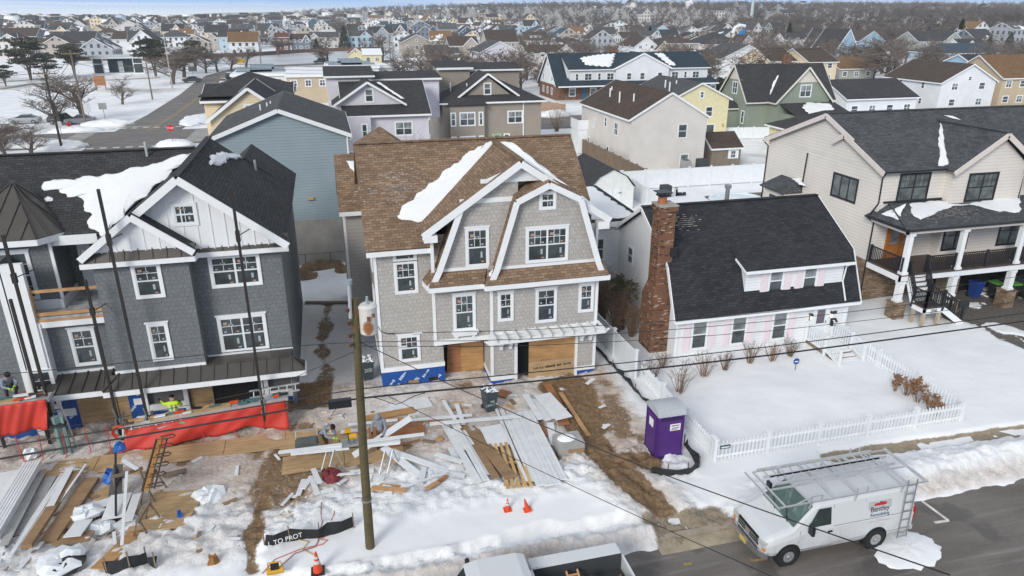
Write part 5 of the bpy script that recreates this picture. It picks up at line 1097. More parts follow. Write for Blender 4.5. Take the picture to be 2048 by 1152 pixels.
def flat(name, label, xl, xr, yb, ze, dep, wall, parapet=None, n=4):
 Y = at((xl + xr) / 2, yb).y; x0, x1 = atY(xl, yb, Y).x, atY(xr, yb, Y).x
 h = Hs(name, label, "building", ((x0 + x1) / 2, Y + dep / 2, 0), [wallm(wall), plain("blue_grey_parapet", (.20, .25, .29))], SNOW)
 h.w.box((x0, Y, -.3), (x1, Y + dep, ze)); h.r.box((x0 - .3, Y - .3, ze + .004), (x1 + .3, Y + dep + .3, ze + .3)); h.k.box((x0 - .32, Y - .34, ze - .25), (x1 + .32, Y - .28, ze + .1))
 if parapet:
  for (u0, u1, v, z) in parapet: h.w.box((x0 + (x1 - x0) * u0, Y + dep * v, ze + .31), (x0 + (x1 - x0) * u1, Y + dep * v + .3, ze + z), 1)
 h.done()
 for k in range(n): h.win(x0 + (x1 - x0) * (k + .5) / n, Y, ze - 2.1, 1.3, 1.4, tr=.14, panes=2, blinds=k % 2 == 0)
PP = [(.05, .95, .3, .8), (.3, .7, .3, 1.5), (.0, .9, .8, .8), (.25, .7, .8, 1.5)]
flat("parapet_building", "flat snow covered building with stepped blue grey parapets near the road bend", 468, 580, 190, 4.2, 16, 'white', PP, 3)
flat("parapet_building", "flat snow covered building with stepped blue grey parapets behind the lavender house", 655, 760, 172, 4.4, 14, 'white', PP, 4)
flat("low_building", "long low buff building under an unbroken snow roof behind the cream house", 578, 690, 205, 5.2, 18, 'buff', None, 4)
flat("low_building", "small white hall under a snow roof left of the red fence", 745, 800, 160, 3.4, 10, 'white', None, 3)
flat("low_building", "white boxy shop with snow roof beyond the red fence", 800, 850, 148, 3.6, 10, 'white', None, 3)
# ================================================================== streets, inlet and park behind
sheet("avenue", [(-260, 107.5), (900, 107.5), (900, 121.5), (-260, 121.5)], -.055, ASPH2)
cl = [at(345, 262), at(375, 225), at(408, 190), at(440, 160), at(470, 146), at(500, 140), at(540, 136)]
def strip(pts, w):
 L, Rr = [], []
 for i, p in enumerate(pts):
  d = (pts[min(i + 1, len(pts) - 1)] - pts[max(i - 1, 0)]); d.z = 0; d.normalize(); s_ = V3((-d.y, d.x, 0)) * w / 2
  L.append(p + s_); Rr.append(p - s_)
 return L, Rr
def strip_mesh(name, pts, w, z, m, kind='structure'):
 L, Rr = strip(pts, w); mb = MB()
 for i in range(len(pts) - 1): mb.poly([(p.x, p.y, z) for p in (Rr[i], Rr[i + 1], L[i + 1], L[i])])
 return tag(mb.build(name, m, recalc=False), kind=kind)
rc = [V3((-27, 90, 0)), V3((-26.8, 121, 0)), V3((-26, 140, 0)), V3((-26.2, 175, 0)), V3((-27.4, 205, 0)), V3((-27.6, 228, 0)), V3((-24, 250, 0)), V3((-14, 264, 0)), V3((10, 275, 0)), V3((60, 285, 0))]
strip_mesh("side_road", rc, 9.5, -.045, ASPH2)
for o_ in (-.15, .15): strip_mesh("road_centre_line", [V3((p.x + o_, p.y + (o_ if i > 6 else 0), 0)) for i, p in enumerate(rc[1:])], .16, -.038, ROADY)
for o_ in (-.15, .15): strip_mesh("road_centre_line", [V3((-260, 114.5 + o_, 0)), V3((-37, 114.5 + o_, 0))], .16, -.046, ROADY)
for o_ in (-.15, .15): strip_mesh("road_centre_line", [V3((-17, 114.5 + o_, 0)), V3((300, 114.5 + o_, 0))], .16, -.046, ROADY)
m = MB()
for y in (106.0, 124.2):
 for i in range(8): x = -33 + i * 1.6; m.poly([(x, y, -.036), (x + .85, y, -.036), (x + .85, y + .7, -.036), (x, y + .7, -.036)])
for x0 in (-36.5, -19.8):
 for i in range(10): y = 109 + i * 1.2; m.poly([(x0, y, -.036), (x0 + 2.6, y, -.036), (x0 + 2.6, y + .45, -.036), (x0, y + .45, -.036)])
m.poly([(-32, 125.8, -.036), (-27.2, 125.8, -.036), (-27.2, 126.2, -.036), (-32, 126.2, -.036)])
tag(m.build("crosswalk", ROADW, recalc=False), kind='structure')
ICE = plain("frozen_water", (.50, .52, .53), .35, 0, .18, .06)
tag(MB().poly([tuple(at(*p)[:2]) + (-.05,) for p in ((395, 137), (470, 128), (560, 136), (690, 124), (830, 112), (800, 101), (690, 102), (520, 111), (400, 121))][::-1]).build("frozen_inlet", ICE, recalc=False), kind='structure')
m = MB(); q = [at(*p) for p in ((130, 122), (330, 118), (505, 112), (640, 103), (760, 100))]
for a, b in zip(q[:-1], q[1:]): m.bar((a.x, a.y, .6), (b.x, b.y, .6), .6, 1.7)
tag(m.build("bulkhead", woodmat("rusty_bulkhead", (.14, .085, .06), .6, .1)), "rust brown timber bulkhead along the far shore of the frozen inlet", "bulkhead")
m = MB(); q = [at(*p) for p in ((0, 178), (60, 168), (160, 162), (320, 155))]
strip_mesh("park_path", q, 2.0, -.04, plain("muddy_path", (.26, .2, .15), .9, 0, .2))
def heap(name, label, c, rx, ry, h, seed, rz=0, mat=None, sub=26, group="ploughed snow heaps", dirt=0):
 rn = random.Random(seed); mb = MB(); rings = []
 for k in range(6):
  f = k / 5; rr = math.cos(f * 1.45) ; z = h * math.sin(f * 1.5)
  rings.append([(rx * rr * math.cos(a) * (1 + .16 * rn.uniform(-1, 1)), ry * rr * math.sin(a) * (1 + .16 * rn.uniform(-1, 1)), z + h * .14 * rn.uniform(-1, 1) * (k > 0)) for a in [j * 6.2832 / sub for j in range(sub)]])
 mb.loft(rings, cap=True)
 o = mb.build(name, mat or SNOW, smooth=True, uv=False); o.location = c; o.rotation_euler.z = rz
 return tag(o, label, "snow heap", group)
for i, (px, py, rx, ry, hh, lb) in enumerate(((60, 290, 8, 4, 1.2, "rubbly snow heap at the near left street corner under the bushes"), (120, 295, 6, 3, 1.3, "rubbly snow heap by the foot of the dark leaning pole"), (215, 250, 7, 3, 1.2, "snow heap beside the parked cars at the far street corner"), (150, 262, 7, 2.2, .9, "low snow heap around the red hydrant"), (350, 292, 4.5, 2.5, 1.2, "snow heap at the foot of the stop sign"), (395, 240, 5, 12, .8, "long snow heap along the right edge of the side road"), (1110, 232, 5, 3, 1.4, "big snow heap at the avenue kerb behind the tan house"), (1440, 240, 7, 3, .6, "snow heap in the yard behind the beige house"))):
 c = at(px, py); heap("snow_heap", lb, (c.x, c.y, -.1), rx * .55, ry * .6, hh * .8, 50 + i)
# ------------------------------------------------------------------ bare trees and evergreens
BARK = plain("bare_bark", (.115, .092, .078), .9, 0, .25, 1)
TWIG = plain("bare_twigs", (.16, .128, .108), .9, 0, .3, .3)
def tree_meshes(seed, H, spread, lev, kids, tw=1.0, r0=.028, up=.55, n=5, low=False):
 rn = random.Random(seed); T_, C_ = MB(), MB()
 def grow(p, d, L, r, l):
  k = 1 if low and l > 1 else 3; pts = [p]; c = p; dd = d
  for i in range(k):
   dd = (dd + V3((rn.uniform(-1, 1), rn.uniform(-1, 1), rn.uniform(-.3, .6))) * .16).normalized(); c = c + dd * L / k; pts.append(c)
  r1 = r * .6
  mb = T_ if l <= 1 else C_
  mb.tube(pts, [r + (r1 - r) * i / k for i in range(k + 1)], n if l == 0 else 4 if l == 1 else 3, cap=False)
  if l >= lev: return
  for j in range(kids[min(l, len(kids) - 1)]):
   f = rn.uniform(.35, 1.0) if j else 1.0
   q = pts[min(k, int(f * k))]; a = rn.uniform(0, 6.283)
   nd = (dd * (1 - spread) + V3((math.cos(a), math.sin(a), rn.uniform(-.15, up))) * spread).normalized()
   grow(q, nd, L * rn.uniform(.55, .8), max(r1 * rn.uniform(.55, .8), .011 * tw), l + 1)
 grow(V3((0, 0, -.2)), V3((rn.uniform(-.1, .1), rn.uniform(-.1, .1), 1)), H * .32, H * r0, 0)
 return T_, C_
def tree_proto(*a, trunkm=None, twigm=None, **k):
 T_, C_ = tree_meshes(*a, **k); r = []
 for mb, nm, mt in ((T_, "trunk", trunkm or BARK), (C_, "crown", twigm or TWIG)):
  o = mb.build(nm, mt, uv=False, recalc=False); r.append(o.data); bpy.data.objects.remove(o)
 return r
BT = [tree_proto(100 + i, 10, .62, 5, [5, 4, 4, 4, 3], tw=1.7) for i in range(3)] + [tree_proto(120 + i, 10, .7, 4, [6, 6, 5, 4], tw=2.2, up=.3) for i in range(2)]
BTF = [tree_proto(140 + i, 10, .6, 4, [5, 4, 4, 3], tw=3.4) for i in range(4)]
TN = dict(tree=("bare_tree", "tree"), pine=("pine_tree", "tree"), shrub=("bare_shrub", "shrub"))
TZ = {}
def topz(me):
 if me.name not in TZ: TZ[me.name] = max(v.co.z for v in me.vertices)
 return TZ[me.name]
def put_tree(protos, i, x, y, z, h, label, name="bare_tree", cat="tree", group="bare winter trees", rz=None, wide=1.0):
 pr = protos[i % len(protos)]; t_ = thing(name, label, cat, (x, y, z), 0, group); s_ = h / topz(pr[1] if len(pr[1].vertices) else pr[0])
 for nm, me in (("trunk", pr[0]), ("crown", pr[1])):
  if len(me.vertices): o = inst(nm, me, t_, (0, 0, 0), (i * 2.4) % 6.28 if rz is None else rz); o.scale = (s_ * wide, s_ * wide, s_)
 return t_
def px_tree(protos, i, px, pb, pt, label, **k):
 c = at(px, pb, 0); z = fzz(c.x, c.y); c = at(px, pb, z); h = atY(px, pt, c.y).z - z
 return put_tree(protos, i, c.x, c.y, z, h, label, **k)
NEEDLE = plain("pine_needles", (.062, .068, .040), .85, 0, .45, .6)
NEEDLE2 = plain("cedar_foliage", (.035, .052, .030), .85, 0, .4, .6)
def evergreen(seed, H, kind):
 rn = random.Random(seed); T_, C_ = MB(), MB()
 if kind == 'pad':
  tops = []
  for k in range(3):
   a = k * 2.1 + rn.random(); T_.tube([(0, 0, -.2), (.4 * math.cos(a), .4 * math.sin(a), H * .3), (1.5 * math.cos(a), 1.5 * math.sin(a), H * .75)], [.3, .22, .08], 6)
  pads = [(rn.uniform(-1, 1) * H * .36, rn.uniform(-1, 1) * H * .36, H * rn.uniform(.42, .98), H * rn.uniform(.16, .3)) for _ in range(26)]
  for (x, y, z, r) in pads:
   f = 1 - max(0, z / H - .75) * 2.2; x *= f; y *= f
   T_.tube([(x * .3, y * .3, z * .6), (x, y, z)], [.09, .03], 4)
   for j in range(150):
    a = rn.uniform(0, 6.28); q = math.sqrt(rn.random()) * r; c = V3((x + q * math.cos(a), y + q * math.sin(a), z + rn.uniform(-.5, .6) * r * .45 * (1.1 - q / r)))
    leaf(C_, c, rn, .5)
 else:
  T_.tube([(0, 0, -.2), (0, 0, H * .9)], [H * .025, .03], 6)
  for j in range(1500):
   f = rn.random() ** .7; z = H * (1 - f) * .95 + H * .05; R0 = H * .23 * f ** .8 if kind == 'cone' else H * .2 * min(1, f * 3) * (1 - .35 * f)
   a = rn.uniform(0, 6.28); q = R0 * math.sqrt(rn.uniform(.3, 1)) * (1 + .22 * math.sin(a * 5 + z * 3))
   leaf(C_, V3((q * math.cos(a), q * math.sin(a), z)), rn, H * .05)
 r = []
 for mb, nm, mt in ((T_, "trunk", BARK), (C_, "crown", NEEDLE if kind == 'pad' else NEEDLE2)):
  o = mb.build(nm, mt, uv=False, recalc=False); r.append(o.data); bpy.data.objects.remove(o)
 return r
def leaf(mb, c, rn, s_):
 d = V3((rn.uniform(-1, 1), rn.uniform(-1, 1), rn.uniform(-.4, .8))).normalized(); e_ = d.orthogonal().normalized(); L = s_ * rn.uniform(.6, 1.5)
 mb.add([c - e_ * L * .35, c + e_ * L * .35, c + d * L], [(0, 1, 2)])
PINE = [evergreen(200 + i, 10, 'pad') for i in range(3)]
CONE = [evergreen(210 + i, 10, 'cone') for i in range(2)]
COLM = [evergreen(220 + i, 10, 'col') for i in range(2)]
G1 = "dark pines of the park"
for i, (px, pb, pt, lb) in enumerate(((62, 160, 72, "tall spreading dark pine behind the flag in the park"), (150, 152, 84, "dark pine left of the bandshell"), (12, 172, 128, "low dark pine cut by the left picture edge"), (95, 158, 104, "wide low pine between the two taller park pines"), (312, 152, 74, "bushy dark pine right of the bandshell"), (392, 142, 78, "dark pine in the row of bare trees along the inlet"))):
 px_tree(PINE, i, px, pb, pt, lb, name="pine_tree", group=G1)
G2 = "bare trees of the park"
for i, (px, pb, pt, lb) in enumerate(((116, 250, 138, "large spreading bare tree at the near corner of the park"), (170, 240, 140, "bare tree behind the street signs in the park"), (245, 208, 148, "small bare ornamental tree alone on the park snow"), (345, 168, 82, "bare tree beside the tall concrete lamp post"), (368, 154, 90, "bare tree behind the car parked in the park"), (412, 146, 86, "bare tree fourth from the lamp post by the inlet"), (435, 143, 95, "bare tree left of the yellow road sign"), (462, 140, 92, "bare tree second left of the yellow road sign"), (492, 134, 88, "bare tree right of the yellow road sign"), (655, 126, 82, "bare tree at the inlet beside the pickup truck"), (765, 122, 62, "tall bare tree in front of the greige house by the inlet"), (878, 152, 92, "dark bare tree with snow around it near the red fence"), (1160, 114, 60, "wide dark bare tree left of the inn roof"), (1212, 108, 84, "small bare tree behind the inn roof"), (1770, 162, 72, "large bare tree with a double trunk behind the white ranch house"), (1745, 158, 84, "bare tree crowding the large double trunk tree"), (1872, 148, 92, "crooked bare tree in front of the pale blue hipped house"), (1362, 78, 44, "dark bare tree between the taupe house and the town"), (556, 110, 66, "bare tree on the shore left of the dark red house"), (512, 60, 30, "dark bushy bare tree behind the shore houses"), (679, 72, 17, "very tall bare tree breaking the skyline"), (668, 74, 34, "bare tree leaning on the very tall skyline tree"), (705, 74, 36, "bare tree right of the very tall skyline tree"))):
 px_tree(BT, i, px, pb, pt, lb, group=G2, wide=1.25)
for i, (px, pb, pt, lb) in enumerate(((690, 99, 50, "dark conical evergreen by the white inlet house"), (733, 98, 76, "small dark evergreen in front of the large grey house"), (634, 100, 75, "bushy evergreen at the white inlet house wall"), (1288, 50, 30, "dark rounded evergreen above the white town houses"), (1300, 62, 50, "low evergreen beside the balconied white row"), (1922, 60, 36, "evergreen behind the sage grey house on the hill"), (1976, 97, 72, "small conical evergreen right of the sage grey house"), (2014, 106, 63, "broad conical evergreen at the right edge"), (1578, 66, 44, "evergreen by the brick roofed house below the water tower"), (1450, 52, 38, "evergreen left of the blue water slide"), (782, 48, 40, "small evergreen in the middle of the town"))):
 px_tree(CONE, i, px, pb, pt, lb, name="evergreen_tree", group="evergreens among the houses", wide=1.25)
for i in range(14):
 px_tree(COLM, i, 1434 + i * 5.2, 186 + i * .6, 152 + (i % 3) * 2 + i * .5, "clipped dark evergreen in the hedge behind the white gabled roadhouse", name="hedge_evergreen", cat="shrub", group="hedge evergreens by the inn", wide=1.6)
# ------------------------------------------------------------------ the town beyond
def wallfar(c):
 nm = c + "_far_wall"
 if nm in MATS: return MATS[nm]
 t = NT(nm); t.set(.7, 0, .3); sp = t.new('ShaderNodeSeparateXYZ'); t.link(t.coord('UV'), sp.inputs[0])
 def band(x, p, lo, hi): f = t.math('FRACT', t.math('DIVIDE', t.math('ADD', x, 40 * p), p)); return t.math('MULTIPLY', t.math('GREATER_THAN', f, lo), t.math('LESS_THAN', f, hi))
 k = t.math('MULTIPLY', band(sp.outputs[0], 2.6, .32, .72), band(sp.outputs[1], 2.8, .35, .85))
 t.col(t.mix(k, WC[c], (.05, .06, .07))); MATS[nm] = t.m; return t.m
def snowroof(c):
 nm = c + "_roof_part_snow"
 if nm in MATS: return MATS[nm]
 t = NT(nm); t.set(.85, 0, .2); n = t.noise(t.coord('Object'), .16, 4, .6); t.col(t.mix(t.ramp(n, [(.53, 0), (.56, 1)]), RC[c], (.78, .79, .81))); MATS[nm] = t.m; return t.m
def town_proto(kind, rn):
 h = Hs("x", "x", "x", (0, 0, 0), wallfar('white'), SNOW); W_, D_, e_, r_ = rn.uniform(9, 13), rn.uniform(9, 13), rn.choice((3.4, 5.4, 6.0, 6.2)), 0
 a, b = W_ / 2, D_ / 2; r_ = e_ + rn.uniform(2.4, 4.2)
 if kind == 0: h.block(-a, a, -b, b, -1.5, e_, r_, 'x')
 elif kind == 1: h.block(-a, a, -b, b, -1.5, e_, r_, 'y')
 elif kind == 2: h.block(-a, a, -b, b, -1.5, e_, r_, 'x'); h.block(-a * .1, a * .8, -b - 1.2, 0, -1.5, e_ - .1, r_ - .3, 'y')
 elif kind == 3: h.w.box((-a, -b, -1.5), (a, b, e_)); h.hip(-a, a, -b, b, e_, r_ - .6, oh=.5)
 elif kind == 4: h.block(-a, a, -b, b, -1.5, e_, r_ + 1, 'x'); h.w.box((-a * .5, -b * .75, e_ - .5), (a * .5, 0, r_ - .4)); h.r.slab([(-a * .55, -b * .85, r_ - .4), (a * .55, -b * .85, r_ - .4), (a * .55, 0, r_ + .6), (-a * .55, 0, r_ + .6)], .12)
 elif kind == 5: h.block(-a, a, -b, b, -1.5, e_ + 2.6, r_ + 2.2, 'y'); h.w.box((-a, -b - 1.6, 2.8), (a, -b, 3.0));
 elif kind == 6: h.block(-a, a, -b, b, -1.5, e_, r_, 'y'); h.block(-a - 4, -a, -b * .6, b * .7, -1.5, e_ - 2, r_ - 2.4, 'x')
 o = h.done(); r = {k: v.data for k, v in o.items()}
 for v in o.values(): bpy.data.objects.remove(v)
 bpy.data.objects.remove(h.t); return r
rn = random.Random(77)
TP = [(k, town_proto(k, rn)) for k in (0, 1, 2, 3, 4, 5, 6, 0, 1, 2, 4)]
KN = {0: "gabled", 1: "front gabled", 2: "cross gabled", 3: "hipped", 4: "dormered", 5: "tall front gabled", 6: "winged"}
WK = ['white'] * 6 + ['beige'] * 6 + ['taupe'] * 5 + ['grey'] * 5 + ['paleblue'] * 2 + ['cream', 'lavender', 'slate', 'slate', 'teal', 'sage', 'sage', 'blue', 'buff', 'tan']
RK = ['charcoal'] * 5 + ['brown'] * 5 + ['grey'] * 4 + ['slate', 'tan']
CN = dict(paleblue='pale blue', skyblue='sky blue')
def proj(x, y, z):
 d = V3((x, y, z)) - V3((0, 0, CAMH)); q = d.dot(CF)
 return (1024 + FPX * d.dot(CR) / q, 576 - FPX * d.dot(CU) / q) if q > 1 else (1e9, 1e9)
inlet = [tuple(at(*p)[:2]) for p in ((395, 140), (500, 146), (700, 132), (860, 116), (800, 99), (500, 109), (390, 118))]
def inpoly(x, y, P):
 c = False
 for (ax, ay), (bx, by) in zip(P, P[1:] + P[:1]):
  if (ay > y) != (by > y) and x < (bx - ax) * (y - ay) / (by - ay) + ax: c = not c
 return c
sites = []
row = 0; y = 168.0
while y < 1350:
 x = -900.0 + rn.uniform(0, 12)
 while x < 1300:
  X = x + rn.uniform(-2, 2); Y_ = y + rn.uniform(-3, 3); x += rn.uniform(14.5, 21)
  px, py = proj(X, Y_, fzz(X, Y_) + 3)
  if not -60 < px < 2110: continue
  if Y_ < 265 and X < 15: continue
  if Y_ < 420 and inpoly(X, Y_, inlet): continue
  if px < 660 and py > 104: continue
  if INN[0] - 14 < X < INN[1] + 10 and Y_ < INN[2] + 22: continue
  if any(a - 8 < X < b + 8 and c - 9 < Y_ < c + 24 for a, b, c, d in BACK): continue
  if Y_ < 330 and any(c > Y_ - 4 and proj(b, c, 0)[0] > px - 1420 * 7 / Y_ and proj(a, c, 0)[0] < px + 1420 * 7 / Y_ for a, b, c, d in BACK): continue
  wood = .30 * X + .1 * Y_
  if wood > 105 and Y_ > 290 and rn.random() < min(.97, (wood - 95) / 30): continue
  if rn.random() < .12: continue
  sites.append((math.hypot(X, Y_), X, Y_))
 y += (24, 40)[row % 2] * (1 + y / 2600); row += 1
sites.sort()
nmax = 288 - len(HL)
groups = {}; rest = []
for i, (d, X, Y_) in enumerate(sites):
 kd, me = rn.choice(TP); wc, rk = rn.choice(WK), rn.choice(RK); z = fzz(X, Y_); px, py = proj(X, Y_, z + 3)
 rz = rn.choice((0, 0, 0, R(90), R(-90), R(180))) + rn.uniform(-.06, .06)
 if i >= nmax: rest.append((me, wc, rk, X, Y_, z, rz)); continue
 zone = "left part of town" if px < 500 else "left of mid town" if px < 950 else "right of mid town" if px < 1450 else "right part of town"
 how = "nearer" if d < 330 else "distant" if d < 480 else "far off"
 t_ = thing("town_house", f"{how} {CN.get(wc, wc)} {KN[kd]} house with {rk} roof, {zone}", "house", (X, Y_, z), rz, "houses of the town beyond the avenue")
 for nm, mt in (("wall", wallfar(wc)), ("roof", snowroof(rk) if i % 2 else roofm(rk)), ("trim", WHITE)):
  o = inst(nm, me[nm], t_, (0, 0, 0)); o.material_slots[0].link = 'OBJECT'; o.material_slots[0].material = mt
def bake(name, items, mats, kind='stuff'):
 V, L, PT, PL, MI = [], [], [], [], []; vo = lo = 0
 for me, x, y, z, rz, sx, sz, mi in items:
  nv = len(me.vertices); a = np.empty(nv * 3, np.float32); me.vertices.foreach_get("co", a); a = a.reshape(-1, 3)
  c, s_ = math.cos(rz), math.sin(rz); b = np.empty_like(a)
  b[:, 0] = (a[:, 0] * c - a[:, 1] * s_) * sx + x; b[:, 1] = (a[:, 0] * s_ + a[:, 1] * c) * sx + y; b[:, 2] = a[:, 2] * sz + z
  nl = len(me.loops); li = np.empty(nl, np.int32); me.loops.foreach_get("vertex_index", li)
  n_ = len(me.polygons); st = np.empty(n_, np.int32); tt = np.empty(n_, np.int32); me.polygons.foreach_get("loop_start", st); me.polygons.foreach_get("loop_total", tt)
  V.append(b); L.append(li + vo); PT.append(st + lo); PL.append(tt); MI.append(np.full(n_, mi, np.int32)); vo += nv; lo += nl
 me = bpy.data.meshes.new(name); V = np.concatenate(V); L = np.concatenate(L); PT = np.concatenate(PT); PL = np.concatenate(PL); MI = np.concatenate(MI)
 me.vertices.add(len(V)); me.vertices.foreach_set("co", V.ravel()); me.loops.add(len(L)); me.loops.foreach_set("vertex_index", L)
 me.polygons.add(len(PT)); me.polygons.foreach_set("loop_start", PT); me.polygons.foreach_set("loop_total", PL); me.polygons.foreach_set("material_index", MI)
 for m_ in mats: me.materials.append(m_)
 me.update(calc_edges=True)
 o = bpy.data.objects.new(name, me); COL.objects.link(o); return tag(o, kind=kind)
ml = []; items = []
def mslot(m_):
 if m_ not in ml: ml.append(m_)
 return ml.index(m_)
FW = {c: plain(c + "_far_paint", WC[c], .7) for c in set(WK)}
for me, wc, rk, X, Y_, z, rz in rest:
 for nm, mt in (("wall", FW[wc]), ("roof", SNOW if rn.random() < .12 else roofm(rk)), ("trim", WHITE)): items.append((me[nm], X, Y_, z, rz, 1, 1, mslot(mt)))
o = bake("distant_houses", items, ml); tag(o, "tightly packed tiny roofs of the town along the horizon", "houses")
# ------------------------------------------------------------------ trees through the town and the wood on the rise
def lowtree(seed, kd=(6, 5, 5)):
 T_, C_ = tree_meshes(seed, 10, .6, 3, kd, tw=6.5, r0=.02, low=True); T_.add(C_.v, C_.f)
 o = T_.build("t", TWIG, uv=False, recalc=False); me = o.data; bpy.data.objects.remove(o); return me
LT = [lowtree(300 + i) for i in range(5)]; LT2 = [lowtree(320 + i, (5, 4, 3)) for i in range(5)]
single, wood = [], []
for i in range(9600):
 Y_ = 150 + 1500 * rn.random() ** 1.5; hw = Y_ * 1.0; X = Y_ * math.tan(R(14.4)) + rn.uniform(-hw, hw)
 z = fzz(X, Y_); px, py = proj(X, Y_, z)
 if not -40 < px < 2090: continue
 if Y_ < 265 and X < 20 or (Y_ < 420 and inpoly(X, Y_, inlet)) or (px < 640 and py > 95): continue
 u = .30 * X + .1 * Y_; dense = u > 105 and Y_ > 290
 near_h = any(abs(X - s_[1]) < 5 and abs(Y_ - s_[2]) < 5 for s_ in sites) or any(a - 4 < X < b + 4 and c - 16 < Y_ < c + 19 for a, b, c, d in BACK) or (INN[0] - 6 < X < INN[1] + 6 and Y_ < INN[2] + 16)
 if near_h or Y_ < 125: continue
 if not dense and rn.random() > (.32 if Y_ < 400 else .3): continue
 (wood if (dense and Y_ > 260) or Y_ > 430 else single).append((Y_, X, z))
single.sort()
for i, (Y_, X, z) in enumerate(single[:260]):
 px, py = proj(X, Y_, z); zone = "left" if px < 680 else "middle" if px < 1360 else "right"
 put_tree(BTF, i, X, Y_, z, rn.uniform(5.5, 10), f"grey brown bare tree among the town houses, {zone} of the view, {'nearer rows' if Y_ < 280 else 'further rows'}", group="bare trees through the town", wide=1.25)
wood += single[260:]
it = [((LT if Y_ < 520 else LT2)[i % 5], X, Y_, z, rn.uniform(0, 6.28), (s_ := rn.uniform(.7, 1.3) * (1.35 if .3 * X + .1 * Y_ > 105 else .95)), s_ * rn.uniform(.9, 1.15), 0) for i, (Y_, X, z) in enumerate(wood)]
o = bake("bare_wood", it, [plain("wood_haze_brown", (.125, .103, .090), .95, 0, .35, .02)]); tag(o, "grey brown leafless wood covering the rise on the right and the skyline", "wood")
print("TOWN", len(sites), "single", len(single), "wood", len(wood), "faces", len(o.data.polygons))
# ================================================================== fences, shrubs and yard things on the right
def fence(name, label, pts, h, kind, mat, z=0, group="white fences", step=2.4, cat="fence"):
 P = [V3((*p, 0)) for p in pts]; t_ = thing(name, label, cat, (P[0].x, P[0].y, 0), 0, group)
 for a, b in zip(P[:-1], P[1:]):
  L = (b - a).length; n = max(1, round(L / step)); d = (b - a).normalized()
  for i in range(n + 1):
   c = a + d * L * i / n
   if i == n and b is not P[-1]: continue
   part(t_, "post", mat, lambda m: (m.box((c.x - .07, c.y - .07, -.2), (c.x + .07, c.y + .07, h + .1)), m.box((c.x - .1, c.y - .1, h + .1), (c.x + .1, c.y + .1, h + .15))))
  for i in range(n):
   p, q = a + d * (L * i / n + .08), a + d * (L * (i + 1) / n - .08)
   def pan(m):
    if kind == 'picket':
     for zz in (.3, h - .2): m.bar(p + V3((0, 0, zz)), q + V3((0, 0, zz)), .04, .1)
     k = int((q - p).length / .17)
     for j in range(k): c = p.lerp(q, (j + .5) / k); m.bar(c + V3((0, 0, .08)), c + V3((0, 0, h + .02 * math.sin(j * 9))), .09, .028, 0, d)
    else:
     m.bar(p + V3((0, 0, h / 2)), q + V3((0, 0, h / 2)), .04, h - .06);
     for zz in (.08, h - .04): m.bar(p + V3((0, 0, zz)), q + V3((0, 0, zz)), .07, .12)
     if kind == 'board':
      k = int((q - p).length / .16)
      for j in range(k): c = p.lerp(q, (j + .5) / k); m.bar(c + V3((0, 0, .02)), c + V3((0, 0, h + .03 * math.sin(j * 7))), .14, .06, 0, d)
   part(t_, "picket_panel" if kind == 'picket' else "panel", mat, pan)
 return t_
fence("picket_fence", "white picket fence along the pavement in front of the smooth snowy garden", [(13.9, 21.4), (25.9, 21.4)], 1.0, 'picket', WHITE2)
fence("picket_fence", "white picket fence up the left side of the garden behind the purple toilet", [(13.9, 21.6), (13.9, 28.4)], 1.0, 'picket', WHITE2)
fence("picket_fence", "white picket fence with gate down the right side of the garden to the door", [(26.1, 21.5), (26.2, 29.4)], 1.0, 'picket', WHITE2)
fence("privacy_fence", "solid white panel fence between the greige house and the brick chimney", [(13.6, 28.6), (13.4, 36.5)], 1.55, 'solid', WHITE2)
fence("privacy_fence", "long solid white fence along the back of the pool yard", [(28.6, 66.3), (46, 66.3)], 1.9, 'solid', WHITE2)
fence("privacy_fence", "solid white fence down the left side of the pool yard beside the white shed", [(28.4, 66.3), (27.4, 47)], 1.9, 'solid', WHITE2)
fence("privacy_fence", "solid white fence in front of the green house yard", [(54.6, 92), (66, 90)], 1.6, 'solid', WHITE2)
fence("board_fence", "weathered wooden board fence along the left wall of the beige house", [(31.6, 90), (31.6, 67.2), (28.8, 67.0)], 1.8, 'board', GREYWOOD, group="wooden fences")
fence("board_fence", "red stained board fence in the snow behind the tan house", [(16, 138), (24, 128), (34, 127)], 1.8, 'board', plain("red_fence", (.30, .09, .05)), group="wooden fences")
fence("board_fence", "pale tan board fence beside the inn forecourt", [(37, 133), (41, 122)], 1.8, 'board', plain("tan_fence", (.42, .29, .21)), group="wooden fences")
t_ = thing("fence_sign", "small dark sign plate on the corner post of the picket fence", "sign", (14.2, 21.3, .75)); part(t_, "plate", [plain("sign_teal", (.06, .1, .11)), WHITE2], lambda m: (m.box((14.05, 21.28, .7), (14.5, 21.31, .85)), m.box((14.1, 21.27, .75), (14.45, 21.28, .8), 1)))
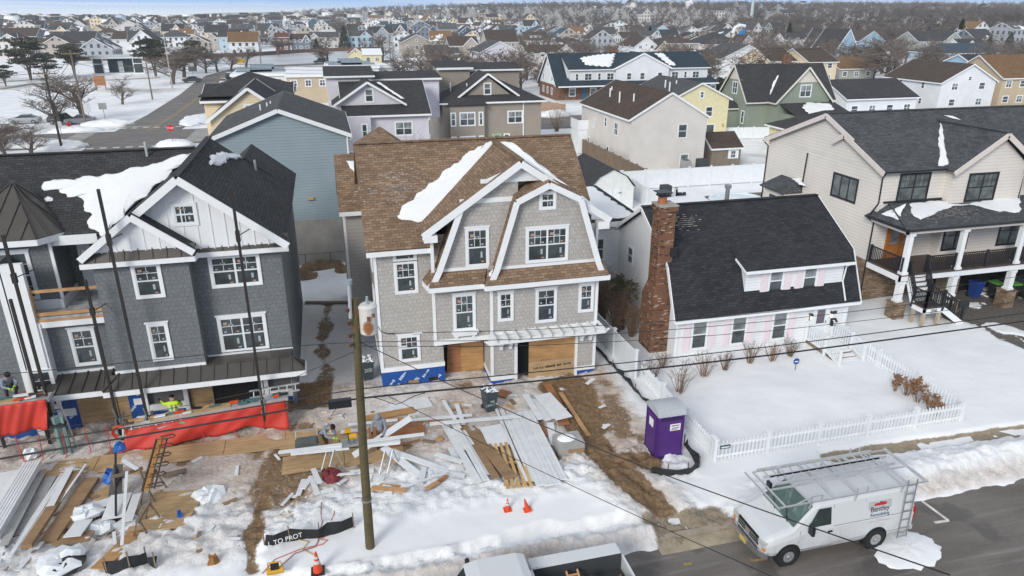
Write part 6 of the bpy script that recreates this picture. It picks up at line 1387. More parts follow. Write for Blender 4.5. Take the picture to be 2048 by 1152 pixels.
def shrub(i, px, py, h, label, wd=1.0, name="bare_shrub", mat=None, n=26, col=(.20, .13, .085), heads=0, group="bare garden shrubs", cat="shrub", ground=None):
 c = atg(px, py) if ground is None else V3(ground); rn = random.Random(500 + i); t_ = thing(name, label, cat, c, 0, group)
 m_ = mat or plain("shrub_twigs_%d" % (i % 3), sc(col, (.8, 1, 1.25)[i % 3]), .9, 0, .3, 4); S, Hd = MB(), MB()
 for k in range(n):
  a = rn.uniform(0, 6.28); q = rn.uniform(.1, .6) * wd * h; tip = V3((q * math.cos(a), q * math.sin(a), h * rn.uniform(.6, 1.05))); b = V3((tip.x * .2, tip.y * .2, -.05)); mid = b.lerp(tip, .5) + V3((rn.uniform(-.1, .1), rn.uniform(-.1, .1), .1)) * h
  S.tube([b, mid, tip], [.016, .011, .006], 3, cap=False)
  for _ in range(3): u = mid.lerp(tip, rn.random()); S.tube([u, u + V3((rn.uniform(-1, 1), rn.uniform(-1, 1), rn.uniform(.2, 1))) * .28 * h], [.008, .004], 3, cap=False)
  if heads:
   for _ in range(heads):
    for _ in range(10): leaf(Hd, tip + V3((rn.uniform(-1, 1), rn.uniform(-1, 1), rn.uniform(-1, 1))) * .09, rn, .12)
 S.build("stems", m_, t_, world=False, uv=False, recalc=False)
 if heads: Hd.build("flower_heads" if name == "hydrangea" else "leaves", plain("dry_brown_heads", (.22, .12, .065), .9, 0, .4, 9) if name == "hydrangea" else plain("evergreen_shrub_leaf", (.06, .075, .03), .8, 0, .4, 5), t_, world=False, uv=False, recalc=False)
 return t_
for i, (px, py, h_, lb) in enumerate(((1302, 762, 1.1, "bare shrub right beside the inside of the left picket fence"), (1360, 785, 1.4, "bare shrub standing out in the snow before the chimney corner"), (1408, 752, 1.2, "upright bare shrub under the left window with pink shutters"), (1450, 740, .9, "low spreading shrub between the left and middle windows"), (1500, 726, 1.1, "bare shrub under the middle window with pink shutters"), (1545, 722, .9, "straw coloured shrub under the right window with pink shutters"), (1580, 712, 1.0, "bare shrub at the foot of the porch steps"), (1325, 735, .8, "small brown shrub at the foot of the brick chimney"))):
 shrub(i, px, py, h_, lb, 1.0)
for i, (px, py) in enumerate(((1790, 782), (1812, 790), (1835, 805), (1858, 822), (1875, 832), (1826, 788))):
 shrub(20 + i, px, py, .75, "hydrangea with dried brown flower heads along the right picket fence", 1.0, "hydrangea", n=12, heads=1, group="hydrangeas along the picket fence")
for i, (x, y, h_) in enumerate(((14.6, 33.6, 2.6), (15.2, 34.8, 2.9), (14.4, 35.2, 2.6), (15.4, 33.2, 2.0), (14.9, 36.4, 2.8))):
 shrub(40 + i, 0, 0, h_, "tall thicket of brown canes between the greige house and the white house", .5, "cane_thicket", n=70, col=(.19, .135, .10), ground=(x, y, .05), group="cane thicket by the chimney")
shrub(50, 0, 0, 3.1, "dark green broadleaf shrub rising out of the brown canes", .45, "evergreen_shrub", n=40, heads=2, ground=(15.2, 34.2, .05), group=None)
for i, (px, py, pt) in enumerate(((1113, 262, 225), (1240, 300, 285))):
 c = at(px, py); shrub(55 + i, 0, 0, 3.4 if i == 0 else 1.2, ("many stemmed bare bush in the snow between the tan and beige houses", "low bare bush by the wooden fence")[i], .9, n=60, ground=c)
c = at(800, 305); shrub(58, 0, 0, 5.0, "bare twiggy bush against the lavender house behind the brown roof", .8, n=80, ground=(c.x, 74, 0), col=(.2, .15, .15))
for i in range(9):
 q = at(1985 + (i % 3) * 28, 252 + (i // 3) * 8); shrub(60 + i, 0, 0, 2.2, "tan reeds growing in a patch behind the big grey roof at the right", .8, "reed_clump", n=40, col=(.40, .29, .19), ground=(q.x, q.y, 0), group="reeds at the right edge", cat="reeds")
for i, (px, pb, h_) in enumerate(((15, 318, 2.6), (62, 312, 3.4), (-8, 300, 3.2))):
 c = at(px, pb); put_tree(BT, i + 1, c.x, c.y, 0, h_ + 1.2, "low dense bare tree at the near left street corner", group="bare trees at the left corner", wide=1.5)
PUR = plain("purple_plastic", (.075, .022, .175), .45, 0, .08)
tt = thing("portable_toilet", "purple portable toilet with grey rounded roof at the picket fence corner", "portable toilet", (12.25, 22.65, .05))
part(tt, "cabin", [PUR, plain("dark_purple_base", (.03, .012, .07))], lambda m: (m.box((11.7, 22.1, .15), (12.8, 23.2, 2.05)), m.box((11.66, 22.06, 0), (12.84, 23.24, .17), 1), [m.box((11.7 + a, 22.07, .2), (11.74 + a, 22.1, 2.05)) for a in (.0, 1.06)], [m.box((11.67, 22.1 + a, .2), (11.7, 22.14 + a, 2.05)) for a in (.0, .12, .95, 1.06)], m.box((11.8, 22.075, 1.82), (12.7, 22.1, 1.95), 1)))
part(tt, "door", PUR, lambda m: m.box((11.66, 22.28, .2), (11.695, 23.02, 1.95)))
part(tt, "roof", plain("grey_translucent_roof", (.42, .45, .47), .5, 0, .08), lambda m: (m.prism([(22.65 + .62 * math.cos(a), 2.05 + .3 * math.sin(a)) for a in [i * math.pi / 10 for i in range(11)]], 'x', 11.64, 12.86), [m.prism([(22.65 + .635 * math.cos(a), 2.05 + .315 * math.sin(a)) for a in [i * math.pi / 10 for i in range(11)]], 'x', 11.75 + k * .2, 11.79 + k * .2) for k in range(6)]), smooth=False)
part(tt, "notice", [WHITE, plain("notice_blue", (.05, .2, .4)), plain("notice_red", (.5, .05, .05))], lambda m: (m.box((12.2, 22.085, 1.35), (12.65, 22.098, 1.65)), m.box((12.25, 22.08, 1.55), (12.6, 22.086, 1.6), 1), m.box((12.28, 22.08, 1.45), (12.6, 22.086, 1.49), 2), m.box((12.25, 22.08, 1.39), (12.55, 22.086, 1.42), 1)))
part(tt, "notice", WHITE, lambda m: m.box((11.645, 22.5, 1.35), (11.662, 22.85, 1.7)))
SILT = plain("black_silt_fabric", (.02, .021, .023), .7, 0, .3, 3)
def silt(label, pts, h, group="black silt fences"):
 t_ = thing("silt_fence", label, "silt fence", pts[0], 0, group); P = [V3(p) for p in pts]; rn = random.Random(len(pts)); m = MB(); dn = []
 for a, b in zip(P[:-1], P[1:]):
  k = max(2, int((b - a).length / .35)); dn += [a.lerp(b, i / k) for i in range(k)]
 dn.append(P[-1]); lo = [p + V3((rn.uniform(-.05, .05), rn.uniform(-.05, .05), -.05)) for p in dn]; hi = [p + V3((rn.uniform(-.12, .12), rn.uniform(-.16, .04), h * rn.uniform(.7, 1.0))) for p in dn]
 for s_ in (0, .02):
  for i in range(len(dn) - 1): m.poly([lo[i] + V3((0, s_, 0)), lo[i + 1] + V3((0, s_, 0)), hi[i + 1] + V3((0, s_, 0)), hi[i] + V3((0, s_, 0))])
 m.build("fabric", SILT, t_, uv=False, recalc=False)
 for p in P: part(t_, "stake", GREYWOOD if h > .3 else SILT, lambda q: q.bar(p + V3((0, 0, -.1)), p + V3((0, 0, h * 1.25)), .04, .04))
 return t_
silt("collapsed black silt fence beside the solid white fence", [(12.9, 33.0, .1), (13.0, 30, .1), (13.1, 27.4, .1), (13.2, 25.0, .12)], .35)
silt("black silt fence curling round the purple toilet", [tuple(atg(*p)) for p in ((1368, 890), (1398, 935), (1375, 948), (1335, 950), (1299, 947))], .42)
sl = silt("lettered black silt fence strip crossing the snow left of the utility pole", [tuple(atg(*p)) for p in ((530, 1094), (580, 1082), (640, 1075), (708, 1056))], .5)
q = atg(531, 1094); q2 = atg(580, 1082); an = math.atan2(q2.y - q.y, q2.x - q.x); text_part(sl, "lettering", "L TO PROT", .22, (q.x + .12, q.y - .2, q.z + .16), (R(72), 0, an), WHITE, align='LEFT')
silt("black silt fence folded over at the bottom left beside the lumber pile", [tuple(atg(*p)) for p in ((215, 1148), (260, 1135), (295, 1125), (312, 1136))], .5)
def shed(name, label, x0, x1, y0, y1, he, hr, wall, roof, gam=False):
 h = Hs(name, label, "shed", ((x0 + x1) / 2, (y0 + y1) / 2, 0), wall, roof)
 if gam:
  m_ = (x0 + x1) / 2; a = (x1 - x0) / 2; P = [(x0, he), (m_ - a * .62, he + (hr - he) * .6), (m_, hr), (m_ + a * .62, he + (hr - he) * .6), (x1, he)]
  h.w.prism([(x0, 0)] + P + [(x1, 0)], 'y', y0, y1); Q = [(p[0] + (-.15, -.05, 0, .05, .15)[i], p[1] + .06) for i, p in enumerate(P)]
  for a_, b_ in zip(Q[:-1], Q[1:]): h.r.slab([(a_[0], y0 - .15, a_[1]), (b_[0], y0 - .15, b_[1]), (b_[0], y1, b_[1]), (a_[0], y1, a_[1])], .06)
 else: h.block(x0, x1, y0, y1, 0, he, hr, 'x' if not gam else 'y', oh=.2, og=.2)
 return h
h = shed("garden_shed", "white gambrel shed with double doors beside the pool yard fence", 22.3, 26.5, 58.7, 66.5, 2.2, 3.9, plain("shed_white", (.70, .72, .71), .5, 0, .06), roofm('charcoal'), True); h.done()
part(h.t, "door", [WHITE2, BLACK], lambda m: (m.box((23.6, 58.64, .1), (24.38, 58.69, 2.1)), m.box((24.42, 58.64, .1), (25.2, 58.69, 2.1)), [m.box((x, 58.61, z), (x + .3, 58.64, z + .06), 1) for x in (23.5, 25.0) for z in (.5, 1.7)], m.box((24.3, 58.61, 1.1), (24.5, 58.64, 1.2), 1)))
h = shed("garden_shed", "brown garden shed with one white shuttered window behind the pool yard", 43.2, 47.0, 74.5, 79, 2.2, 3.6, plain("brown_shed", (.20, .165, .13)), roofm('brown')); h.done(); h.win(46.0, 74.5, .9, .8, 1.0, tr=.08, grid=(2, 2, 1))
for s_ in (-1, 1): part(h.t, "shutter", WHITE, lambda m: m.box((46.0 + s_ * .55 - .12, 74.44, .9), (46.0 + s_ * .55 + .12, 74.49, 1.9)))
def acunit(x, y, z, label, m_):
 t_ = thing("air_conditioner", label, "air conditioner", (x, y, z), 0, None); part(t_, "housing", m_, lambda m: (m.box((x - .45, y - .45, z), (x + .45, y + .45, z + 1.1)), [m.box((x - .47, y - .47, z + .15 + k * .13), (x + .47, y + .47, z + .2 + k * .13)) for k in range(7)])); part(t_, "fan_grille", BLACK, lambda m: m.cyl((x, y, z + 1.1), (x, y, z + 1.14), .36, n=16))
acunit(38.2, 71.2, .6, "pale grey air conditioner at the beige gable wall", plain("ac_grey", (.33, .34, .34))); acunit(40.2, 71.4, .6, "dark air conditioner at the beige gable wall", plain("ac_dark", (.06, .065, .07)))
t_ = thing("unit_platform", "low brown timber platform under the two air conditioners", "platform", (39.2, 71.3, 0)); part(t_, "deck", GREYWOOD, lambda m: m.box((37.2, 70.6, .45), (41.2, 72.2, .6))); [part(t_, "leg", GREYWOOD, lambda m: m.box((x, y, 0), (x + .12, y + .12, .45))) for x in (37.3, 41.0) for y in (70.7, 72.0)]
acunit(31.6, 62.5, .1, "dark pool heater in the snowy pool yard", plain("heater_dark", (.05, .06, .065)))
t_ = thing("pool_pump", "small pool pump and pipes beside the dark heater", "pump", (33.2, 62.2, .1)); part(t_, "body", BLACK, lambda m: (m.cyl((32.8, 62.2, .3), (33.6, 62.2, .3), .18), m.cyl((32.7, 62.4, .1), (32.7, 62.4, .9), .16))); part(t_, "pipe", WHITE2, lambda m: m.tube([(32.4, 62, .2), (32.4, 62, .9), (33.2, 62, .9), (33.2, 62.1, .4)], .05))
c = at(1470, 397); tag(MB().loft([[(c.x + rr * 2.6 * math.cos(a), c.y + rr * 2.0 * math.sin(a), zz) for a in [i * .2618 for i in range(24)]] for rr, zz in ((1.05, -.05), (1.0, .14), (.86, .15), (.84, .06))]).build("pool_cover", plain("icy_pool_cover", (.62, .70, .73), .3, 0, .06), uv=False), "icy round pool cover sunk in the snow behind the white house", "pool cover")
p_ = atY(1453, 402, 36.6); part_t = bpy.data.objects["gambrel_house"]; part(part_t, "flue_pipe", STEEL, lambda m: (m.cyl((p_.x, 36.6, 5.6), (p_.x, 36.6, 7.35), .13), m.cyl((p_.x, 36.6, 7.35), (p_.x, 36.6, 7.55), .2)))
def bin_(x, y, z, label, body, lid, rz=0, full=False, txt=None, group="wheelie bins", tsize=.2):
 t_ = thing("wheelie_bin", label, "bin", (x, y, z), rz, group); a, b = .26, .33
 R_ = lambda w_, d_, zz: [(-w_, -d_, zz), (w_, -d_, zz), (w_, d_, zz), (-w_, d_, zz)]
 m = MB(); m.loft([R_(.22, .24, .05), R_(.29, .33, .98), R_(.32, .36, .98), R_(.32, .36, 1.05)]); m.build("body", body, t_, world=False)
 if full:
  rn = random.Random(3); m = MB()
  for k in range(50): leaf(m, V3((rn.uniform(-.25, .25), rn.uniform(-.28, .28), 1.02 + rn.uniform(0, .16))), rn, .16)
  m.build("rubbish", WHITE2, t_, world=False, recalc=False)
 else: MB().loft([R_(.33, .37, 1.05), R_(.30, .34, 1.13)]).build("lid", lid, t_, world=False)
 for s_ in (-1, 1): MB().cyl((s_ * .2, .3, .1), (s_ * .26, .3, .1), .1, n=12).build("wheel", BLACK, t_, world=False)
 if txt: text_part(t_, "bin_number", txt, tsize, (0, -.335 if full else -.33, .55), (R(84), 0, 0), plain("bin_paint", (.5, .55, .55)))
 return t_
BINC = plain("dark_teal_plastic", (.045, .065, .075), .5); c = atg(1988, 590)
bin_(39.0, 33.4, 0, "blue wheelie bin at the garage of the porch house", plain("blue_plastic", (.015, .045, .22), .45), plain("blue_plastic", (.015, .045, .22)))
bin_(40.1, 33.0, 0, "black wheelie bin with green lid beside the blue one", plain("black_plastic", (.02, .022, .024), .5), plain("green_lid", (.08, .25, .04)))
bin_(41.0, 32.6, 0, "second green lidded black bin nearest the stone pier", plain("black_plastic", (.02, .022, .024), .5), plain("green_lid", (.08, .25, .04)))
c = atg(736, 758); bin_(c.x, c.y, c.z, "dark bin with a white bag numbered 200 at the corner of the blue wrap", BINC, BINC, R(8), True, "200", tsize=.26)
c = atg(979, 820); bin_(c.x, c.y, c.z, "overflowing dark bin standing before the garage among the boards", BINC, BINC, R(12), True, "200\nCENTRAL", tsize=.15)
c = atg(1905, 645); t_ = thing("mailbox", "dark mailbox on a grey wooden post below the porch stairs", "mailbox", c)
part(t_, "post", GREYWOOD, lambda m: (m.box((c.x - .07, c.y - .07, -.1), (c.x + .07, c.y + .07, 1.55)), m.box((c.x - .07, c.y - .05, 1.02), (c.x + .6, c.y + .05, 1.1)), m.bar((c.x, c.y, .7), (c.x + .4, c.y, 1.04), .06, .06)))
part(t_, "box", BLACK, lambda m: m.prism([(c.y - .14, 1.1), (c.y + .14, 1.1), (c.y + .14, 1.3)] + [(c.y + .14 * math.cos(a), 1.3 + .14 * math.sin(a)) for a in (.5, 1.0, 1.57, 2.1, 2.6)] + [(c.y - .14, 1.3)], 'x', c.x + .05, c.x + .75))
c = atg(1590, 740); t_ = thing("yard_sign", "small round blue sign on a stake in the garden snow", "sign", c); part(t_, "stake", BLACK, lambda m: m.cyl((c.x, c.y, 0), (c.x, c.y, .5), .015)); part(t_, "disc", [plain("sign_blue", (.01, .06, .3)), WHITE2], lambda m: (m.cyl((c.x, c.y - .01, .62), (c.x, c.y + .01, .62), .17, n=16), m.box((c.x - .1, c.y - .014, .58), (c.x + .1, c.y - .01, .64), 1)))
# ================================================================== vehicles
def grimy():
 t = NT("van_white_paint"); t.set(.32, 0, .5); co = t.coord('Object'); sp = t.new('ShaderNodeSeparateXYZ'); t.link(co, sp.inputs[0]); n = t.noise(co, 2.6, 6, .7)
 g = t.math('ADD', t.math('MULTIPLY', t.math('SUBTRACT', 1.05, sp.outputs[2]), .55), t.math('MULTIPLY', t.math('SUBTRACT', n, .5), 1.1))
 t.col(t.mix(t.ramp(g, [(.05, 0), (.6, .6)]), (.60, .62, .635), (.27, .25, .22))); return t.m
TYRE = plain("tyre_rubber", (.018, .018, .019), .85); HUB = plain("silver_hub", (.38, .39, .40), .35, .6); VANW = grimy(); CHROME = plain("chrome", (.6, .61, .62), .15, .9)
LIT = plain("lamp_glass", (.5, .5, .48), .15); REDL = plain("red_lamp", (.35, .02, .015), .3)
def wheel(t_, x, y, r, w_, s_, z=None):
 z = r if z is None else z
 o = MB(); o.loft([[(x + rr * math.cos(a), y + yy, z + rr * math.sin(a)) for a in [i * math.pi / 12 for i in range(24)]] for rr, yy in ((r * .62, -w_ / 2), (r * .95, -w_ / 2), (r, -w_ * .35), (r, w_ * .35), (r * .95, w_ / 2), (r * .62, w_ / 2))]); wh = o.build("wheel", TYRE, t_, world=False, uv=False)
 m = MB(); yy = s_ * (w_ / 2 + .004); m.cyl((x, y + yy - s_ * .05, z), (x, y + yy, z), r * .62, r * .56, n=20); m.cyl((x, y + yy, z), (x, y + yy + s_ * .035, z), r * .22, r * .16, n=12)
 for k in range(8): a = k * .785; m.cyl((x + r * .4 * math.cos(a), y + yy, z + r * .4 * math.sin(a)), (x + r * .4 * math.cos(a), y + yy + s_ * .012, z + r * .4 * math.sin(a)), r * .07, n=6)
 m.build("hub", HUB, wh, world=False, uv=False)
def body_rings(st):
 out = []
 for x, zb, zm, zt, wb, wt in st:
  out.append([(x, -wb * .94, zb), (x, -wb, zb + .16), (x, -wb, zm - .06), (x, -wb * .985, zm), (x, -wt, zt - .1), (x, -wt + .05, zt - .03), (x, -wt + .16, zt), (x, wt - .16, zt), (x, wt - .05, zt - .03), (x, wt, zt - .1), (x, wb * .985, zm), (x, wb, zm - .06), (x, wb, zb + .16), (x, wb * .94, zb)])
 return out
van = thing("work_van", "white work van with aluminium ladder rack parked at the snowbank", "van", (12.45, 16.67, 0.0)); van.scale = (.95, 1, 1)
ST = [(0.03, .55, .8, .98, .84, .80), (.1, .5, .92, 1.1, .95, .9), (.35, .45, 1.0, 1.2, 1.0, .95), (1.0, .42, 1.12, 1.36, 1.01, .97), (1.12, .42, 1.16, 1.42, 1.01, .96), (1.5, .42, 1.24, 1.74, 1.01, .88), (1.86, .42, 1.28, 2.02, 1.01, .83), (2.05, .42, 1.28, 2.10, 1.01, .83), (3.0, .42, 1.28, 2.14, 1.01, .84), (5.7, .42, 1.28, 2.14, 1.01, .84), (5.93, .45, 1.26, 2.08, 1.0, .82), (5.98, .5, 1.2, 1.98, .96, .78)]
m = MB(); m.loft(body_rings(ST)); m.build("body", VANW, van, world=False, smooth=False, uv=False, bev=0)
def side(x, z, s_, off=.008):   # point on the van's side skin
 y = 1.01 if z < 1.22 else 1.0 - (z - 1.28) / (2.04 - 1.28) * .16
 return (x, s_ * (y + off), z)
GV = plain("van_window_glass", (.03, .045, .045), .08, 0, .3, 2, .8)
def wsh(m):
 a = [(1.10, -.86, 1.40), (1.10, .86, 1.40), (1.83, .74, 2.01), (1.83, -.74, 2.01)]; m.add([(x - .03, y, z + .03) for x, y, z in a] + [(x + .02, y, z - .02) for x, y, z in a], [(0, 1, 2, 3), (4, 5, 6, 7), (0, 1, 5, 4), (1, 2, 6, 5), (2, 3, 7, 6), (3, 0, 4, 7)])
part(van, "windscreen", plain("windscreen_glass", (.06, .11, .10), .1, 0, .4, 2, .8), wsh, world=False)
part(van, "paper", WHITE2, lambda m: m.add([(1.36, -.45, 1.665), (1.36, -.2, 1.665), (1.5, -.2, 1.785), (1.5, -.45, 1.785)], [(0, 1, 2, 3)]), world=False, recalc=False)
for s_ in (-1, 1):
 part(van, "side_window", GV, lambda m: m.poly([side(1.58, 1.36, s_), side(2.5, 1.36, s_), side(2.5, 1.95, s_), side(2.0, 1.95, s_)]), world=False, recalc=False)
 def seams(m):
  for a, b in (((1.25, .55), (1.3, 1.3)), ((2.62, .5), (2.62, 2.0)), ((1.25, .55), (2.62, .5)), ((2.62, .62), (5.9, .62)), ((3.9, .5), (3.9, 1.98)), ((2.62, 1.28), (5.9, 1.28))): m.bar(side(*a, s_, .002), side(*b, s_, .002), .012, .012)
 part(van, "door_seams", plain("seam_grey", (.2, .21, .22)), seams, world=False)
 part(van, "handle", BLACK, lambda m: m.box((2.4, s_ * 1.03 - .02, 1.08), (2.56, s_ * 1.03 + .02, 1.13)), world=False)
 part(van, "mirror", BLACK, lambda m: (m.box((1.5, s_ * 1.2 - .12, 1.28), (1.62, s_ * 1.2 + .12, 1.62)), m.bar((1.6, s_ * 1.0, 1.36), (1.58, s_ * 1.12, 1.38), .06, .06)), world=False, bev=.02)
 for x in (.95, 4.47):
  part(van, "wheel_arch", DARK, lambda m: m.cyl((x, s_ * .8, .40), (x, s_ * 1.018, .40), .47, n=28), world=False, uv=False); wheel(van, x, s_ * .93, .38, .24, s_)
 part(van, "headlight", [LIT, plain("amber_lamp", (.6, .2, .03))], lambda m: (m.box((.0, s_ * .76 - .17, .8), (.16, s_ * .76 + .17, 1.0)), m.box((.02, s_ * .86 - .07, .68), (.16, s_ * .86 + .07, .79), 1)), world=False)
part(van, "grille", [DARK, CHROME], lambda m: (m.box((-.01, -.58, .68), (.1, .58, 1.0)), [m.box((-.03, -.58, .7 + k * .1), (-.012, .58, .735 + k * .1), 1) for k in range(3)], m.box((-.035, -.13, .74), (-.02, .13, .94), 1)), world=False)
part(van, "bumper", CHROME, lambda m: m.loft([[(-.16 + .2 * abs(y) ** 3, y, .4), (-.16 + .2 * abs(y) ** 3, y, .62), (.15, y, .62), (.15, y, .4)] for y in (-1.0, -.8, -.5, 0, .5, .8, 1.0)]), world=False, bev=0)
part(van, "bumper", CHROME, lambda m: m.box((5.96, -.95, .42), (6.1, .95, .6)), world=False, bev=.02)
part(van, "number_plate", plain("plate_yellow", (.55, .42, .12)), lambda m: m.box((-.19, -.17, .42), (-.165, .17, .58)), world=False)
part(van, "tail_light", REDL, lambda m: m.box((5.9, -1.0, .95), (6.0, -.9, 1.4)), world=False)
part(van, "wiper", BLACK, lambda m: (m.bar((1.02, -.6, 1.43), (1.3, -.1, 1.66), .02, .02), m.bar((1.02, .1, 1.43), (1.3, .6, 1.66), .02, .02)), world=False)
sg = part(van, "company_sign", plain("sign_grey", (.45, .46, .47), .6), lambda m: m.poly([side(4.0, 1.12, -1, .006), side(4.95, 1.12, -1, .006), side(4.95, 1.86, -1, .006), side(4.0, 1.86, -1, .006)]), world=False, recalc=False)
SR = R(90) - math.atan(.16 / .76)
REDP = plain("sign_red", (.45, .03, .03)); INK = plain("sign_ink", (.02, .03, .04))
for txt, sz, z, mt in (("Bentley", .26, 1.50, INK), ("Remodeling", .165, 1.34, plain("sign_teal_ink", (.02, .10, .14))), ("--- --- ----", .075, 1.18, REDP)):
 y = -(1.0 - max(0, z - 1.28) / .76 * .16) - .014 - (0.012 if z < 1.28 else 0)
 text_part(sg, "lettering", txt, sz, V3((4.47, y, z)) + wloc(sg), (SR if z > 1.28 else R(90), 0, 0), mt, .002)
part(sg, "emblem", REDP, lambda m: [m.add([side(4.47 + dx - .09, 1.70, -1, .012), side(4.47 + dx + .09, 1.70, -1, .012), side(4.47 + dx + .12, 1.78, -1, .012), side(4.47 + dx, 1.80 + dz, -1, .012), side(4.47 + dx - .1, 1.76, -1, .012)], [(0, 1, 2, 3, 4)]) for dx, dz in ((-.14, .0), (0.03, .05), (.17, .02))], world=False, recalc=False)
def rack(m):
 zr = 2.40
 for y in (-.98, -.1, .9): m.bar((.55 if y else .8, y, zr), (6.15, y, zr), .045, .045)
 for i in range(7): x = .55 + i * .93; m.bar((x, -.98, zr + .004), (x, .9, zr + .004), .05, .045)
 m.bar((.3, -1.02, zr - .03), (.3, 1.0, zr - .03), .05, .05); m.bar((6.2, -1.02, zr), (6.2, 1.0, zr), .05, .05)
 for x in (.3, 1.9): m.bar((x if x > 1 else .3, -.98, zr), (x if x > 1 else .55, -.98, zr), .04, .04)
 for x in (1.6, 3.4, 5.3):
  for s_ in (-1, 1): m.bar((x, s_ * .86, 2.04), (x, s_ * .93, zr), .05, .04)
 for x in (1.5, 1.9, 3.3, 3.7): m.bar((x, -1.0, zr), (x, -1.0, zr + .24), .035, .035)
 m.bar((1.5, -1.0, zr + .24), (1.9, -1.0, zr + .24), .035, .035); m.bar((.9, -1.0, zr + .02), (1.5, -1.0, zr + .24), .035, .035)
 for x in (4.6, 5.0): m.bar((x, .92, zr), (x, .92, zr + .3), .035, .035)
part(van, "roof_rack", ALU, rack, world=False)
part(van, "side_ladder", STEEL, lambda m: (m.bar((5.35, -1.1, .3), (5.35, -1.02, 2.6), .035, .035), m.bar((5.72, -1.1, .3), (5.72, -1.02, 2.6), .035, .035), [m.bar((5.35, -1.095 + k * .012, .35 + k * .34), (5.72, -1.095 + k * .012, .35 + k * .34), .03, .03) for k in range(7)]), world=False)
for i, (y0, x0, x1) in enumerate(((.22, 1.0, 5.6), (.62, .75, 5.3))):
 l_ = thing("ladder", ("aluminium extension ladder lying along the van rack, inner one", "aluminium extension ladder lying along the van rack, outer one")[i], "ladder", (12.3, 16.67, 0), 0, "ladders on the van rack")
 for q in (-.2, .2): part(l_, "rail", ALU, lambda m: m.bar((x0, y0 + q, 2.50 + i * .02), (x1, y0 + q, 2.50 + i * .02), .035, .09), world=False)
 for k in range(int((x1 - x0) / .32)): part(l_, "rung", ALU, lambda m: m.bar((x0 + .2 + k * .32, y0 - .2, 2.5 + i * .02), (x0 + .2 + k * .32, y0 + .2, 2.5 + i * .02), .04, .03), world=False)
heap("snow_heap", "flat melting snow patch on the asphalt by the rear wheel of the van", (17.75, 15.35, -.08), 1.45, .95, .16, 77, .15)
tk = thing("utility_truck", "white utility pickup with open service bed cut by the bottom edge", "truck", (5.5, 15.9, 0))
BED = plain("dark_bed", (.045, .05, .055), .7)
m = MB(); m.box((4.75, 16.15, .55), (7.65, 16.62, 1.40)); m.build("side_box", VANW, tk, bev=.03)
m = MB(); m.box((4.75, 14.6, .55), (7.65, 15.05, 1.38)); m.build("side_box", VANW, tk, bev=.03)
part(tk, "bed", [BED, VANW], lambda m: (m.box((4.7, 15.05, .6), (7.75, 16.15, .72)), m.box((4.7, 15.05, .72), (4.78, 16.15, 1.36), 1), m.box((7.68, 14.6, .62), (7.76, 16.62, 1.2), 1), m.box((4.76, 16.135, .7), (7.64, 16.148, 1.36)), m.box((4.76, 15.052, .7), (7.64, 15.065, 1.36))))
ring = lambda x, w_, z0, z1: [(x, 15.62 - w_, z0), (x, 15.62 - w_, z1 - .12), (x, 15.62 - w_ + .14, z1), (x, 15.62 + w_ - .14, z1), (x, 15.62 + w_, z1 - .12), (x, 15.62 + w_, z0)]
m = MB(); m.loft([ring(2.5, .78, .6, 1.42), ring(2.75, .86, .6, 1.86), ring(3.1, .88, .6, 1.93), ring(4.3, .88, .6, 1.93), ring(4.55, .86, .6, 1.85), ring(4.68, .86, .6, 1.3)]); m.build("cab", VANW, tk, uv=False)
m = MB(); m.loft([ring(.6, .85, .5, 1.05), ring(.8, .95, .5, 1.15), ring(2.3, .97, .5, 1.25), ring(2.6, .95, .5, 1.25)]); m.build("bonnet", VANW, tk, uv=False)
part(tk, "mirror", BLACK, lambda m: m.box((2.85, 16.66, 1.25), (2.98, 16.9, 1.6)), bev=.03)
part(tk, "windscreen", GV, lambda m: m.poly([(2.46, 14.92, 1.42), (2.46, 16.32, 1.42), (2.71, 16.3, 1.80), (2.71, 14.94, 1.80)]), recalc=False)
for x in (1.5, 6.3):
 for s_, y in ((-1, 14.85), (1, 16.4)): wheel(tk, x - 5.5, y - 15.9, .38, .24, s_)
t_ = thing("hose_reel", "coil of dark red hose lying in the service bed of the truck", "hose", (5.5, 15.6, .72)); part(t_, "coil", plain("dark_red_hose", (.12, .02, .02)), lambda m: [m.tube([(5.5 + (.35 - k * .02) * math.cos(a), 15.6 + (.35 - k * .02) * math.sin(a), .78 + k * .05) for a in [j * .42 for j in range(16)]], .03, 6) for k in range(4)])
t_ = thing("bucket", "white bucket with a lid standing in the truck bed", "bucket", (6.45, 15.5, .72)); part(t_, "body", WHITE2, lambda m: m.cyl((6.45, 15.5, .72), (6.45, 15.5, 1.12), .15, .17, 16)); part(t_, "lid", plain("lid_grey", (.5, .52, .53)), lambda m: m.cyl((6.45, 15.5, 1.12), (6.45, 15.5, 1.15), .18, n=16))
t_ = thing("step_ladder", "folded wooden step ladder in the truck bed beside the bucket", "ladder", (5.95, 15.5, .72)); part(t_, "frame", LUMBER, lambda m: (m.bar((5.8, 15.1, .8), (5.8, 16.0, 1.2), .05, .05), m.bar((6.15, 15.1, .8), (6.15, 16.0, 1.2), .05, .05), [m.bar((5.8, 15.2 + k * .22, .85 + k * .1), (6.15, 15.2 + k * .22, .85 + k * .1), .05, .04) for k in range(4)]))
t_ = thing("pipe", "copper pipe lying along the truck bed", "pipe", (7, 15.4, .75)); part(t_, "tube", plain("copper", (.4, .16, .08), .4, .5), lambda m: m.cyl((6.6, 15.2, .76), (7.5, 15.75, .9), .03))
